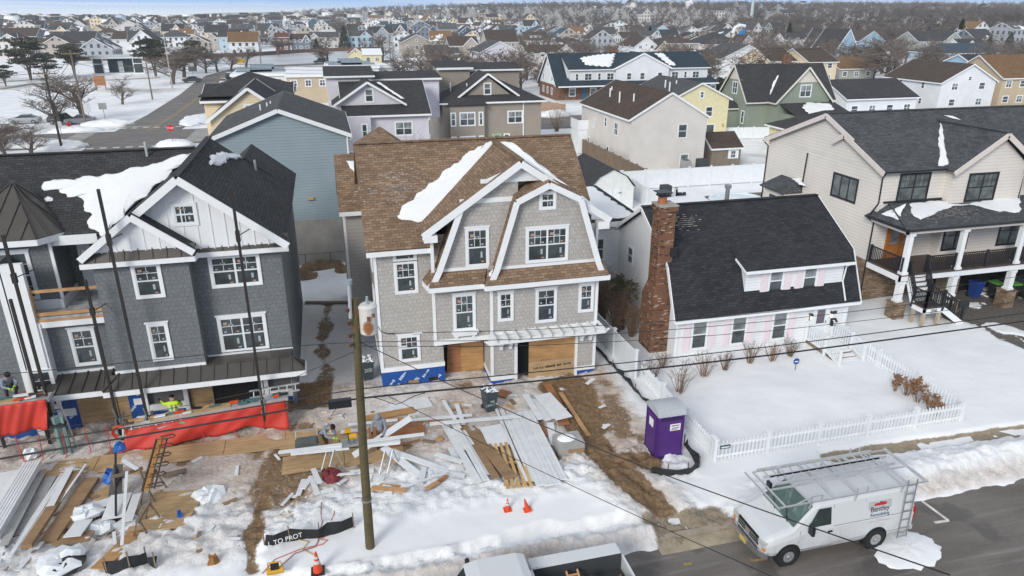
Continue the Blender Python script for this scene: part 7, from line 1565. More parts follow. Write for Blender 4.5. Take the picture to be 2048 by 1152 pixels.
def car(name, label, x, y, z, rz, col, suv=False, group="cars on the streets behind"):
 t_ = thing(name, label, "car", (x, y, z), rz, group); hh = 1.75 if suv else 1.42; pm = plain("car_paint_%02d" % int(sum(col) * 30), col, .3, 0, .05)
 s1 = [(-2.25, .35, .6, .78, .82, .78), (-2.1, .3, .7, .9, .88, .84), (-1.1, .3, .8, 1.0, .9, .86), (1.3, .3, .8, 1.02, .9, .86), (2.1, .3, .75, .98, .88, .84), (2.25, .4, .7, .9, .82, .78)]
 MB().loft(body_rings(s1)).build("body", pm, t_, world=False, uv=False)
 rf = [(-1.2, .9, .98, 1.02, .8, .76), (-.45, .9, .98, hh - .04, .78, .62), (.9 if not suv else 1.7, .9, .98, hh, .78, .64), (1.6 if not suv else 2.15, .9, .98, 1.04, .8, .76)]
 MB().loft(body_rings(rf)).build("cabin_glass", GV, t_, world=False, uv=False)
 MB().box((-.4, -.6, hh - .03), (1.0 if not suv else 1.75, .6, hh + .03)).build("roof", SNOW if suv else pm, t_, world=False, uv=False)
 for X in (-1.4, 1.4):
  for s_ in (-1, 1): wheel(t_, X, s_ * .8, .33, .2, s_)
for nm, lb, px, py, rz, c_, sv in (("parked_car", "silver parked car at the far left of the avenue", 52, 246, 0, (.35, .36, .37), 0), ("parked_car", "dark suv with snowy roof parked at the street corner", 128, 247, 2.9, (.05, .055, .06), 1), ("parked_car", "grey sedan parked beside the dark suv at the corner", 162, 247, .1, (.20, .21, .23), 0), ("parked_car", "white car with snow on the kerb of the side road", 418, 208, 1.5, (.5, .51, .52), 1), ("moving_car", "white car driving away up the side road", 448, 168, 1.6, (.55, .56, .57), 0), ("moving_car", "dark suv driving up the side road ahead of the white car", 459, 158, 1.6, (.03, .032, .035), 1), ("parked_car", "dark car parked on the park snow beside the signs", 384, 164, .4, (.10, .11, .13), 0), ("pickup_truck", "dark pickup parked at the edge of the frozen inlet", 640, 126, .1, (.04, .045, .05), 1)):
 c = at(px, py); car(nm, lb, c.x, c.y, -.05, rz, c_, sv)
car("parked_car", "black car under the porch at the right picture edge", 42.2, 32.8, 0, 1.57, (.02, .02, .022), False, None)
car("parked_car", "blue grey car parked below the yellow twin houses", *at(1622, 172)[:2], 0, .2, (.2, .27, .3), False, None)
# ================================================================== building site: boards, scaffold, workers
REG = {1: (550, 800, 4.094), 2: (860, 770, 3.562), 3: (0, 900, 3.25)}
def P_(r, x, y, z=0): o = REG[r]; c = atg(o[0] + x / o[2], o[1] + y / o[2]); c.z += z; return c
BW = plain("white_board_face", (.70, .72, .735), .5, 0, .07, 3); CARD = woodmat("brown_cardboard", (.30, .19, .105), .75, .5); GREYB = plain("grey_weathered_sheet", (.36, .36, .35), .7, 0, .15, 3)
BM = dict(w=BW, l=LUMBER, c=CEDAR, k=CARD, g=GREYB, y=GREYWOOD, o=OSB, p=PLY)
BN = dict(w="white_board", l="timber_board", c="red_brown_board", k="cardboard_sheet", g="grey_board", y="weathered_plank", o="osb_sheet", p="plywood_sheet")
def board(r, x1, y1, x2, y2, wd, mat, label, z=.06, z2=None, th=.03, group=None, ribs=0):
 a, b = P_(r, x1, y1, z), P_(r, x2, y2, z if z2 is None else z2); m = MB(); m.bar(a, b, wd, th)
 d = (b - a).normalized(); s_ = d.cross(V3((0, 0, 1))).normalized()
 for i in range(ribs):
  o_ = s_ * wd * ((i + .5) / ribs - .5); m.bar(a + o_ + V3((0, 0, th * .6 + .006)), b + o_ + V3((0, 0, th * .6 + .006)), wd / ribs * .8, .012)
 o = m.build(BN[mat], BM[mat]); tag(o, label, "board" if wd < .7 else "sheet", group); return o
G_A, G_B, G_C, G_D = "boards strewn before the greige house", "leaning run of boards in front of the garage", "long material pile at the bottom left", "cut scraps around the saw table"
for q in (
 (2, 95, 130, 215, 330, .16, 'w', "thin white board, upper left of the long run by the garage", .16), (2, 190, 155, 240, 300, .2, 'w', "short white board standing out above the long run by the garage", .14),
 (2, 100, 280, 345, 700, .30, 'w', "wide white board at the left edge of the long run", .05), (2, 165, 270, 400, 690, .26, 'w', "white ribbed board second in the long run", .07, None, .03, G_B, 2), (2, 225, 340, 425, 650, .34, 'w', "white ribbed board lying beside the brown cardboard", .08, None, .03, G_B, 3), (2, 160, 330, 255, 480, .34, 'w', "short white offcut on top of the long run", .12),
 (2, 230, 290, 470, 670, .3, 'k', "narrow brown cardboard packing beside the white run", .06), (2, 310, 340, 580, 680, .5, 'k', "torn wide brown cardboard packing in the long run", .1),
 (2, 430, 320, 505, 465, .95, 'w', "clean white rectangular panel lying on the pallet", .2), (2, 470, 180, 690, 700, .12, 'w', "thin white board along the right of the pallet", .1), (2, 510, 190, 735, 700, .2, 'w', "white grooved board right of the pallet", .08, None, .03, G_B, 2),
 (2, 560, 230, 790, 730, .34, 'w', "broad white siding board in the middle of the smooth stack", .1, None, .04, G_B, 2), (2, 610, 220, 850, 735, .36, 'w', "broad white siding board right of centre in the smooth stack", .12, None, .04, G_B, 2), (2, 655, 210, 905, 725, .36, 'w', "broad white siding board near the right of the smooth stack", .12, None, .04, G_B, 2), (2, 700, 200, 950, 690, .34, 'w', "broad white siding board at the right edge of the smooth stack", .1, None, .04, G_B, 2),
 (2, 0, 320, 650, 262, .24, 'w', "long white board lying across the top of the run", .3), (2, -170, 275, 300, 235, .2, 'w', "long white board across the left of the run behind the first", .16),
 (2, 680, 90, 790, 270, .3, 'w', "narrow white board at the left of the upper stack by the garage", .18), (2, 720, 130, 840, 280, .3, 'w', "white ribbed board in the upper stack by the garage", .2, None, .03, G_B, 2), (2, 770, 125, 870, 270, .3, 'w', "white ribbed board in the middle of the upper stack", .2, None, .03, G_B, 2), (2, 800, 100, 955, 275, .8, 'w', "large white angled sheet on the upper stack", .26), (2, 855, 280, 880, 440, .32, 'w', "white offcut hanging off the upper stack beside the pallet box", .08),
 (2, 860, 115, 960, 300, .5, 'c', "red brown sheet under the white upper stack", .12), (2, 720, 210, 840, 370, .3, 'c', "red brown board edge left under the upper stack", .06), (2, 830, -10, 940, 190, .38, 'c', "brown plank walked into the mud by the garage", .05), (2, 930, 60, 1130, 370, .2, 'l', "long muddy timber beside the wet path", .05), (2, 480, 60, 560, 80, .6, 'c', "dark brown sheet leaning behind the full bin", .08), (2, 540, 82, 622, 78, .16, 'w', "short white board right of the full bin", .05),
 (2, 0, 745, 125, 660, .16, 'c', "dark timber offcut at the left end of the pile", .1), (2, 45, 505, 235, 565, .24, 'w', "white board askew at the left of the run", .1), (2, 150, 450, 220, 620, .3, 'w', "white board under the askew one", .06), (2, -15, 610, 250, 660, .3, 'w', "half buried white board by the dark timber", .06), (2, -15, 270, 85, 280, .2, 'c', "orange brown strip poking out under the boards", .12),
 (1, 740, 165, 1140, 90, .5, 'p', "long plywood strip in the snow behind the hooded worker", .08), (1, 880, 180, 1050, 165, .3, 'p', "narrow plywood strip behind the hooded worker", .06), (1, 600, 225, 1005, 185, .2, 'w', "white board lying behind the hooded worker", .14), (1, 540, 290, 690, 270, .22, 'w', "white board left of the pole behind the saw", .16), (1, 770, 290, 1225, 240, .95, 'c', "big red brown sheet beside the hooded worker", .1), (1, 770, 395, 1000, 360, .6, 'c', "red brown sheet at the feet of the hooded worker", .05), (1, 920, 400, 1190, 340, .12, 'c', "thin dark plank in front of the red brown sheets", .08),
 (1, 955, 85, 1270, 20, .9, 'w', "broken white sheet before the blue wrapped wall", .07), (1, 930, 95, 1060, 50, .5, 'w', "triangular white sheet piece before the blue wrapped wall", .05),
 (1, 895, 480, 1200, 640, .34, 'w', "wide white board sloping off the saw bench to the snow", .55, .05), (1, 905, 485, 1420, 590, .3, 'w', "long white board slid off the right of the saw bench", .5, .06), (1, 1225, 570, 1190, 705, .22, 'w', "white offcut right of the bench legs", .1), (1, 1030, 740, 1400, 620, .12, 'w', "thin white board to the dark timber offcut", .12), (1, 790, 740, 1070, 760, .26, 'l', "clean timber beam lying in front of the utility pole", .12), (1, 860, 705, 1030, 720, .12, 'l', "thin timber behind the clean beam", .08), (1, 1235, 750, 1340, 690, .2, 'l', "dark timber end at the right of the cut scraps", .12), (1, 830, 800, 960, 775, .14, 'w', "white strip under the clean timber beam", .06),
 (1, 315, 590, 370, 710, .2, 'w', "white board crossing another, left of the saw", .16), (1, 295, 640, 350, 790, .2, 'w', "white board under the crossed one", .1), (1, 305, 640, 230, 745, .2, 'w', "white board leaning left of the crossed pair", .1), (1, 240, 660, 190, 790, .2, 'w', "white board furthest left of the scraps", .06), (1, 130, 805, 720, 795, .16, 'w', "very long thin white board before the scraps", .08), (1, 60, 880, 150, 780, .12, 'w', "thin white stick by the muddy track", .1), (1, 445, 595, 560, 645, .2, 'w', "white offcut under the saw", .16), (1, 470, 650, 655, 635, .12, 'w', "white strip lying on the red saw case", .2), (1, 615, 610, 810, 590, .26, 'w', "white board behind the pole foot", .08), (1, 365, 770, 480, 740, .18, 'w', "little white block left of the red case", .06), (1, 520, 700, 590, 655, .16, 'w', "small white offcut by the red case", .06), (1, 0, 455, 40, 500, .1, 'w', "thin white stick by the plywood walkway", .06), (1, 200, 298, 500, 282, .06, 'w', "thin white moulding on the ground behind the bent worker", .05), (1, 420, 198, 458, 275, .06, 'w', "thin white moulding pointing at the bent worker", .05), (1, 850, 690, 880, 640, .2, 'w', "white chip beside the bench", .05), (1, 780, 700, 850, 680, .18, 'w', "white chips in the snow before the bench", .05),
 (3, 225, 130, -60, 620, .62, 'w', "wide ribbed white siding stack at the far left", .28, None, .2, G_C, 6), (3, 60, 190, -60, 390, 1.1, 'w', "plain white sheet stack at the left picture edge", .25, None, .2, G_C), (3, 280, 160, 30, 640, .28, 'g', "grey board right of the ribbed stack", .14), (3, 335, 180, 120, 560, .4, 'g', "wide grey sheet second right of the ribbed stack", .06), (3, 410, 190, 130, 620, .3, 'w', "dirty white ribbed boards in the middle of the pile", .1, None, .04, G_C, 3), (3, 470, 160, 340, 410, .26, 'w', "bright white board on the brown stack", .32), (3, 500, 170, 180, 660, .34, 'k', "long brown cardboard wrapped boards in the pile", .2, None, .14, G_C), (3, 570, 140, 400, 390, .08, 'w', "thin white trim across the brown stack", .34), (3, 600, 200, 320, 610, .55, 'k', "wide brown cardboard carton at the right of the pile", .1, None, .12, G_C), (3, 345, 300, 70, 720, .14, 'w', "thin bent white board at the pile's middle", .16), (3, 300, 590, 120, 800, .14, 'w', "white trim sticking out of the pile bottom", .1), (3, 20, 560, -40, 760, .4, 'w', "white board end in the bottom left corner", .1),
 (3, 560, 500, 480, 610, .55, 'w', "tilted white sheet beside the pile", .3), (3, 560, 480, 440, 500, .5, 'k', "flattened brown carton beside the pile", .1), (3, 360, 600, 600, 570, .5, 'k', "crumpled brown cartons below the white sheet", .08), (3, 300, 700, 560, 690, .5, 'w', "white sheet on blue wrapping at the bottom left", .12), (3, 900, 540, 640, 790, .5, 'p', "long tan board pointing at the folded black fence", .1), (3, 855, 270, 800, 650, .1, 'w', "thin white trim leaning on the sawhorses", .9, .2), (3, 1215, 145, 1060, 180, .3, 'y', "grey weathered plank behind the sawhorses", .1), (3, 1180, 270, 1010, 520, 1.9, 'o', "wet osb sheet under the sawhorses", .03), (3, 740, 260, 620, 330, .9, 'o', "osb offcut in the snow left of the sawhorses", .03), (3, 830, 210, 925, 270, .14, 'w', "short white trim on the sawhorses", 1.0), (3, 740, 340, 620, 380, .5, 'w', "white shrunken wrap sheet by the pile", .1), (3, 800, 330, 740, 490, .7, 'w', "white trough shaped board under the sawhorses", .3), (3, 900, 320, 840, 500, .3, 'w', "white vertical sheet by the sawhorses", .25), (3, 690, 155, 1010, 155, .12, 'l', "thin timber along the edge of the walkway", .06),
): board(*(list(q) + [None] * 0)).__setitem__("group", (q[11] if len(q) > 11 and isinstance(q[11], str) else (G_B if q[0] == 2 else G_D if q[0] == 1 else G_C)))
for i in range(7):
 x = -15.0 + i * 2.42; m = MB(); m.box((x, 26.75 - .02 * i, .1 + .012 * (i % 2)), (x + 2.4, 27.95 - .02 * i, .125 + .012 * (i % 2))); tag(m.build("osb_sheet", OSB), "osb walkway sheet laid before the grey house, %s" % ("left end" if i < 2 else "middle run" if i < 5 else "right end"), "sheet", "osb walkway sheets")
for i, (x, y) in enumerate(((-3.1, 26.05), (-.68, 26.0), (-2.95, 24.75), (-.53, 24.7))): m = MB(); m.box((x, y, .11), (x + 2.4, y + 1.2, .135)); tag(m.build("osb_sheet", OSB), ("osb sheet under the bent worker", "osb sheet under the saw", "front osb sheet under the bench", "front osb sheet by the utility pole")[i], "sheet", "osb walkway sheets")
t_ = thing("pallet", "raw yellow timber pallet half covered by white panels", "pallet", P_(2, 590, 600)); a, b = P_(2, 530, 400, .12), P_(2, 640, 750, .12); s_ = (b - a).cross(V3((0, 0, 1))).normalized()
for k in range(5): part(t_, "slat", plain("new_pine", (.55, .36, .15), .7, 0, .2), lambda m: m.bar(a + s_ * .22 * (k - 2), b + s_ * .22 * (k - 2), .12, .025))
for f in (.1, .5, .9): part(t_, "bearer", LUMBER, lambda m: m.bar(a.lerp(b, f) - s_ * .55 - V3((0, 0, .06)), a.lerp(b, f) + s_ * .55 - V3((0, 0, .06)), .08, .09))
c = P_(2, 990, 470); t_ = thing("block_stack", "pallet stack of grey concrete sheets with snow on top beside the path", "stack", c); cm = plain("grey_cement", (.36, .355, .34), .9, 0, .15)
part(t_, "stack", cm, lambda m: [m.box((c.x - .55 - .02 * (k % 2), c.y - .35, .12 + k * .12), (c.x + .55, c.y + .55 + .02 * (k % 2), .23 + k * .12)) for k in range(5)]); part(t_, "base", GREYWOOD, lambda m: [m.box((c.x - .5 + k * .42, c.y - .38, 0), (c.x - .34 + k * .42, c.y + .5, .12)) for k in range(3)]); part(t_, "void_block", CARD, lambda m: m.box((c.x - .15, c.y - .42, .2), (c.x + .5, c.y - .355, .45)))
part(t_, "snow_cap", SNOW, lambda m: m.loft([[(c.x - .1 + r_ * .4 * math.cos(q), c.y + .1 + r_ * .3 * math.sin(q), .72 + zz) for q in [i * .628 for i in range(10)]] for r_, zz in ((1, 0), (.8, .07), (.3, .12))]))
c = P_(1, 650, 500); t_ = thing("saw_bench", "long white bench boards on folding legs carrying the mitre saw", "bench", c)
part(t_, "bench_top", BW, lambda m: (m.bar(P_(1, 150, 560, .75), P_(1, 620, 510, .75), .32, .1), m.bar(P_(1, 745, 490, .72), P_(1, 1035, 460, .72), .3, .1)))
for x, y in ((440, 570), (500, 560), (915, 580), (980, 570)):
 q = P_(1, x, y); part(t_, "leg", STEEL, lambda m: (m.bar(q + V3((-.3, -.15, 0)), q + V3((0, .3, .72)), .04, .04), m.bar(q + V3((.3, -.15, 0)), q + V3((0, .3, .72)), .04, .04)))
t_ = thing("white_plank", "long white plank lying on the saw bench past the utility pole", "board", P_(1, 700, 480)); part(t_, "face", BW, lambda m: m.bar(P_(1, 45, 555, .72), P_(1, 1230, 425, .86), .2, .03))
q = P_(1, 645, 500, .82); t_ = thing("mitre_saw", "yellow mitre saw on the bench behind the utility pole", "saw", q); YEL = plain("tool_yellow", (.60, .33, .02), .45)
part(t_, "base", STEEL, lambda m: m.box((q.x - .4, q.y - .2, q.z), (q.x + .3, q.y + .25, q.z + .1))); part(t_, "motor", [YEL, BLACK], lambda m: (m.cyl((q.x - .1, q.y, q.z + .35), (q.x + .2, q.y, q.z + .35), .12), m.bar((q.x - .1, q.y + .2, q.z + .1), (q.x - .1, q.y + .1, q.z + .6), .08, .08, 1), m.box((q.x - .25, q.y - .05, q.z + .55), (q.x + .0, q.y + .1, q.z + .7)))); part(t_, "blade", STEEL, lambda m: m.cyl((q.x + .02, q.y - .02, q.z + .24), (q.x + .03, q.y - .02, q.z + .24), .17, n=20))
def sawh(c, rz, label):
 t_ = thing("sawhorse", label, "sawhorse", c, rz, "weathered sawhorses"); part(t_, "beam", GREYWOOD, lambda m: m.box((-.55, -.05, .72), (.55, .05, .82)), world=False)
 for sx in (-1, 1):
  for sy in (-1, 1): part(t_, "leg", GREYWOOD, lambda m: m.bar((sx * .5, sy * .28, 0), (sx * .45, sy * .04, .76), .07, .05), world=False)
for i, (x, y) in enumerate(((1000, 300), (960, 520), (850, 260))): sawh(P_(3, x, y), R((80, 80, 20)[i]), ("weathered sawhorse under the upper end of the scaffold frames", "weathered sawhorse under the lower end of the scaffold frames", "weathered sawhorse half hidden by white offcuts")[i])
t_ = thing("scaffold_stack", "wood and steel scaffold brackets stacked on two sawhorses", "scaffold parts", P_(3, 990, 330)); a, b = P_(3, 1070, 60, .95), P_(3, 985, 400, .95); s_ = (b - a).cross(V3((0, 0, 1))).normalized()
part(t_, "timber", plain("orange_timber", (.42, .21, .06), .7, 0, .2), lambda m: m.bar(a, b, .16, .12)); part(t_, "pole", plain("rusty_steel", (.09, .065, .05), .6, .4), lambda m: (m.bar(a - s_ * .25, b - s_ * .25, .05, .05), m.bar(a + s_ * .14, b + s_ * .14, .06, .1)))
for k in range(6): part(t_, "bracket", plain("rusty_steel", (.09, .065, .05)), lambda m: m.tube([a.lerp(b, k / 5.2 + .03) + s_ * d + V3((0, 0, z)) for d, z in ((.1, .05), (-.5, .05), (-.58, .12), (-.5, .2), (-.05, .16))], .03, 5))
t_ = thing("sheet_metal", "dark bent metal flashing propped beside the sawhorses", "flashing", P_(3, 780, 300)); part(t_, "sheet", plain("dark_flashing", (.10, .095, .085), .4, .5), lambda m: m.add([P_(3, 710, 330, .2), P_(3, 800, 330, .2), P_(3, 830, 220, .9), P_(3, 770, 220, .9)], [(0, 1, 2, 3)]), recalc=False); part(t_, "pipe", BLACK, lambda m: m.bar(P_(3, 785, 165, 1.0), P_(3, 765, 470, .3), .07, .07))
def crumple(name, label, c, r, mat, seed, cat, group=None, h=.3):
 rn = random.Random(seed); m = MB(); rings = [[(r * f * math.cos(a) * rn.uniform(.7, 1.3), r * f * math.sin(a) * rn.uniform(.6, 1.2), z * h * rn.uniform(.6, 1.3)) for a in [i * .6283 for i in range(10)]] for f, z in ((1, 0), (.9, .5), (.55, 1.0), (.15, .9))]
 m.loft(rings); o = m.build(name, mat, uv=False); o.location = c; return tag(o, label, cat, group)
TEALP = plain("teal_bag", (.06, .16, .17), .5); BLUEP = plain("blue_wrap_scrap", (.02, .12, .42), .5)
for i, (r_, x, y, rad, mt, lb) in enumerate(((3, 730, 190, .35, BLUEP, "scrap of bright blue plastic behind the sawhorses"), (3, 790, 5, .3, BLUEP, "blue plastic and white bag by the red tarp"), (3, 210, 45, .3, WHITE2, "white crumpled paper on the walkway"), (3, 1175, 460, .14, BLUEP, "tiny blue scrap right of the osb sheet"), (3, 400, 740, .8, WHITE2, "crumpled white sheeting at the bottom left"), (3, 420, 770, .6, SILT, "crumpled black sheeting at the bottom left"), (3, 560, 420, .6, WHITE2, "crumpled white plastic wrap right of the cartons"), (3, 660, 520, .5, WHITE2, "torn white plastic below the sawhorses"), (3, 850, 490, .5, plain("clear_plastic", (.5, .54, .55), .3), "clear plastic bag under the sawhorses"), (3, 1350, 300, .6, WHITE2, "broken white foam pieces on the snow right of the sawhorses"), (1, 460, 640, .4, plain("red_case", (.16, .02, .025), .5), "dark red tool case lying below the saw"), (1, 270, 390, .05, BLACK, "tiny dark scrap by the tool cart"))): crumple("scrap", lb, P_(r_, x, y, .03), rad, mt, 600 + i, "scrap", "scraps lying about the site", .35 if rad < .5 else .22)
c = at(430, 1140, .2); crumple("dirt_lump", "orange brown lump of dirt on the snow at the bottom", (c.x, c.y, gz(c.x, c.y)), .18, plain("orange_dirt", (.28, .13, .04), .9), 631, "dirt")
t_ = thing("tool_cart", "dark grey folding tool cart standing on the walkway sheets", "cart", P_(1, 270, 440)); c = P_(1, 270, 440)
part(t_, "tray", plain("grey_green_tray", (.10, .12, .12), .5), lambda m: (m.box((c.x - .45, c.y - .25, .45), (c.x + .45, c.y + .3, .62)), m.box((c.x - .4, c.y - .2, .62), (c.x + .4, c.y + .25, .72)))); part(t_, "frame", ALU, lambda m: (m.bar((c.x - .42, c.y + .3, .6), (c.x - .42, c.y + .4, .95), .04, .04), m.bar((c.x + .42, c.y + .3, .6), (c.x + .42, c.y + .4, .95), .04, .04), m.bar((c.x - .42, c.y + .4, .95), (c.x + .42, c.y + .4, .95), .04, .04)))
for sx in (-1, 1): part(t_, "leg", BLACK, lambda m: (m.bar((c.x + sx * .4, c.y - .22, .0), (c.x + sx * .38, c.y, .5), .05, .05), m.bar((c.x + sx * .4, c.y + .3, .0), (c.x + sx * .38, c.y, .5), .05, .05)))
ORG = plain("cone_orange", (.68, .075, .02), .5); REFL = plain("cone_collar", (.6, .6, .58), .4)
for px, py, h_, tilt, lb in ((636, 1143, .78, 0, "large orange traffic cone with two white collars near the bottom edge"), (1015, 1020, .5, 0, "small orange cone with faded collars left of the tilted one"), (1055, 1020, .52, .22, "small plain orange cone leaning over in the snow")):
 c = atg(px, py); t_ = thing("traffic_cone", lb, "cone", c); t_.rotation_euler = (0, -tilt, 0)
 MB().cyl((0, 0, .03), (0, 0, h_), h_ * .2, h_ * .035, 16).build("body", ORG, t_, world=False, uv=False); MB().box((-h_ * .27, -h_ * .27, 0), (h_ * .27, h_ * .27, .04)).build("base", BLACK if h_ > .6 else ORG, t_, world=False)
 if not tilt:
  for z0, z1 in ((.45, .6), (.7, .8)): r_ = lambda f: h_ * (.2 - .165 * f) + .006; MB().cyl((0, 0, h_ * z0), (0, 0, h_ * z1), r_(z0), r_(z1), 16).build("collar", REFL, t_, world=False, uv=False)
c = atg(552, 1150); t_ = thing("compressor", "small yellow and black air compressor in the snow at the bottom edge", "compressor", c); part(t_, "tank", YEL, lambda m: m.cyl((c.x - .25, c.y, c.z + .18), (c.x + .25, c.y, c.z + .18), .11)); part(t_, "motor", BLACK, lambda m: m.box((c.x - .12, c.y - .08, c.z + .27), (c.x + .12, c.y + .1, c.z + .42))); part(t_, "handle", YEL, lambda m: m.tube([c + V3((-.2, 0, .4)), c + V3((-.2, 0, .5)), c + V3((.2, 0, .5)), c + V3((.2, 0, .4))], .025))
def cord(label, px, mat, r=.014, name="cord", dz=.03): tag(MB().tube([atg(*p) + V3((0, 0, dz)) for p in px], r, 5).build(name, mat, uv=False), label, "cord", "cords and hoses across the snow")
cord("yellow cord coiling from the muddy track over the black fence strip", [(572, 1020), (560, 1032), (575, 1038), (590, 1028), (575, 1022), (588, 1040), (586, 1065), (595, 1080), (618, 1085), (605, 1100), (630, 1112)], plain("cord_yellow", (.45, .30, .06)))
cord("dark red cord running down the snow past the lettered fence", [(643, 1000), (642, 1030), (645, 1045), (638, 1068), (636, 1085), (630, 1095), (590, 1108), (565, 1130), (552, 1145)], plain("cord_red", (.25, .03, .06)))
cord("thin orange red cord looping beside the dark red one", [(673, 1003), (668, 1030), (655, 1060), (650, 1075), (640, 1080), (655, 1082), (645, 1090), (600, 1100), (550, 1120), (525, 1148)], plain("cord_orange", (.5, .09, .05)))
cord("teal air hose tangled on the ground right of the red tarp", [(480, 885), (500, 878), (520, 884), (505, 892), (488, 888), (512, 880), (530, 890), (516, 898), (500, 890), (470, 896), (440, 892)], plain("hose_teal", (.05, .16, .16)), .02)
cord("yellow hose coil beside the teal hose", [(477, 886), (490, 882), (503, 886), (495, 892), (480, 890), (484, 884), (500, 888)], plain("hose_yellow", (.45, .38, .05)), .02)
cord("thin green hose along the walkway sheets", [(150, 935), (170, 940), (185, 930), (165, 926), (200, 925), (215, 918), (250, 905), (262, 902)], plain("hose_teal", (.05, .16, .16)))
POL = plain("black_scaffold_pole", (.028, .024, .022), .5); RED = plain("red_tarp", (.50, .038, .024), .6, 0, .12, 1.2)
for x, y, h_, lb in ((-11.85, 28.75, 9.4, "black scaffold pole left of the balcony, tallest on that side"), (-12.4, 29.3, 6.7, "black scaffold pole in front of the white column"), (-9.55, 28.85, 7.4, "short black scaffold pole before the balcony rail"), (-8.4, 28.75, 10.9, "tall black scaffold pole crossing the small white gable"), (-3.75, 28.35, 10.8, "tall black scaffold pole crossing the double windows"), (-14.05, 29.3, 2.2, "stub of a black scaffold pole at the left edge")):
 t_ = thing("scaffold_pole", lb, "pole", (x, y, 0), 0, "scaffold poles of the grey house"); part(t_, "tube", POL, lambda m: m.box((x - .05, y - .05, -.1), (x + .05, y + .05, h_))); part(t_, "foot", STEEL, lambda m: m.box((x - .14, y - .14, -.02), (x + .14, y + .14, .06)))
 if h_ > 7: part(t_, "wall_tie", POL, lambda m: (m.bar((x, y, h_ * .82), (x + .35, y + .9, h_ * .82), .03, .03), m.box((x - .08, y - .08, h_ * .8), (x + .08, y + .08, h_ * .84))))
def jack(x, y, z, label):
 t_ = thing("pump_jack", label, "scaffold jack", (x, y, z), 0, "scaffold jacks"); part(t_, "arm", STEEL, lambda m: (m.bar((x, y, z), (x, y + .85, z), .06, .08), m.bar((x, y, z - .5), (x, y + .8, z - .04), .05, .05), m.box((x - .09, y - .09, z - .5), (x + .09, y + .09, z + .25)), m.bar((x, y, z), (x, y - .3, z + .8), .04, .04)))
jack(-8.4, 28.8, .95, "scaffold jack at the left end of the long red tarp"); jack(-3.75, 28.4, 1.35, "scaffold jack at the right end of the long red tarp"); jack(-11.85, 28.85, 2.4, "scaffold jack carrying the left platform"); jack(-9.55, 28.9, 1.0, "scaffold jack on the short pole with the orange reel")
def platform(label, a, b, wd, items, seed, name="work_platform"):
 t_ = thing(name, label, "platform", a, 0, "scaffold platforms"); a, b = V3(a), V3(b); part(t_, "plank", ALU, lambda m: m.bar(a, b, wd, .14)); rn = random.Random(seed); part(t_, "plank_top", OSB, lambda m: m.bar(a.lerp(b, .1) + V3((0, 0, .09)), a.lerp(b, .62) + V3((0, 0, .09)), wd * .8, .03))
 for i in range(items):
  c = a.lerp(b, rn.random()) + V3((0, rn.uniform(-.3, .3) * wd, .14)); nm, mt, lb = rn.choice((("offcut", BW, "white offcut"), ("offcut", LUMBER, "timber offcut"), ("rag", TEALP, "teal bag"), ("tool", BLACK, "dark tool"), ("tool", ORG, "orange tool")))
  o = MB().bar(c - V3((rn.uniform(.08, .3), rn.uniform(-.1, .1), 0)), c + V3((rn.uniform(.08, .3), 0, rn.uniform(0, .05))), rn.uniform(.06, .16), .06).build(nm, mt); tag(o, "%s lying on the %s scaffold platform" % (lb, "left" if a.x < -10 else "long"), nm, "clutter on the scaffold platforms")
platform("long scaffold platform above the red tarp, littered with offcuts", (-8.9, 28.75, .95), (-2.7, 28.65, 1.42), .55, 22, 5); platform("short scaffold platform carrying the crouching worker at the left edge", (-14.4, 28.75, 2.55), (-11.7, 28.75, 2.62), .55, 12, 6)
def lad(label, a, b, wd, n, up=(0, 0, 1)):
 t_ = thing("ladder", label, "ladder", a, 0, "ladders of the scaffold"); a, b = V3(a), V3(b); s_ = V3(up) * wd / 2
 for q in (-1, 1): part(t_, "rail", ALU, lambda m: m.bar(a + s_ * q, b + s_ * q, .05, .07))
 for k in range(n): part(t_, "rung", ALU, lambda m: m.bar(a.lerp(b, (k + .5) / n) - s_, a.lerp(b, (k + .5) / n) + s_, .035, .035))
lad("aluminium ladder lying on edge along the left of the long platform", (-9.5, 28.5, .75), (-6.9, 28.45, 1.1), .36, 8, (0, .6, .8)); lad("aluminium ladder lying on edge along the right of the long platform", (-4.3, 28.95, 1.55), (-2.2, 28.9, 1.7), .3, 6, (0, .6, .8)); lad("ladder standing under the left platform beside the green tarp", (-11.35, 28.6, 0), (-11.75, 28.95, 2.3), .4, 8, (1, 0, 0))
def tarp(label, tl, tr, bl, br, sag, seed, lift=0):
 nx, ny = 44, 10; rn = random.Random(seed); tl, tr, bl, br = map(V3, (tl, tr, bl, br)); vs = []
 for j in range(ny + 1):
  for i in range(nx + 1):
   u, v = i / nx, j / ny; p = tl.lerp(tr, u).lerp(bl.lerp(br, u), v); p.z -= sag * math.sin(u * 3.14) * v - lift * v * math.exp(-((u - .72) / .1) ** 2); p.y -= .10 * math.sin(u * 17 + v * 2.2 + seed) * v + .16 * math.sin(u * 5 + 1.3 * v) * v + .03 * math.sin(u * 47 + v * 7); vs.append(p)
 m = MB(); m.add(vs, [(j * (nx + 1) + i, j * (nx + 1) + i + 1, (j + 1) * (nx + 1) + i + 1, (j + 1) * (nx + 1) + i) for j in range(ny) for i in range(nx)]); o = m.build("tarp", RED, smooth=True, uv=False, recalc=False); md = o.modifiers.new("t", 'SOLIDIFY'); md.thickness = .015; tag(o, label, "tarp", "red tarps")
tarp("long red tarp hanging under the scaffold platform of the grey house", (-9.1, 28.42, .86), (-2.8, 28.32, 1.42), (-9.5, 28.1, .12), (-2.75, 28.1, .15), .0, 1, .28); tarp("red tarp hanging under the left platform at the picture edge", (-14.6, 28.42, 2.6), (-11.75, 28.42, 2.72), (-14.6, 28.2, 1.35), (-11.85, 28.2, 1.5), .05, 2)
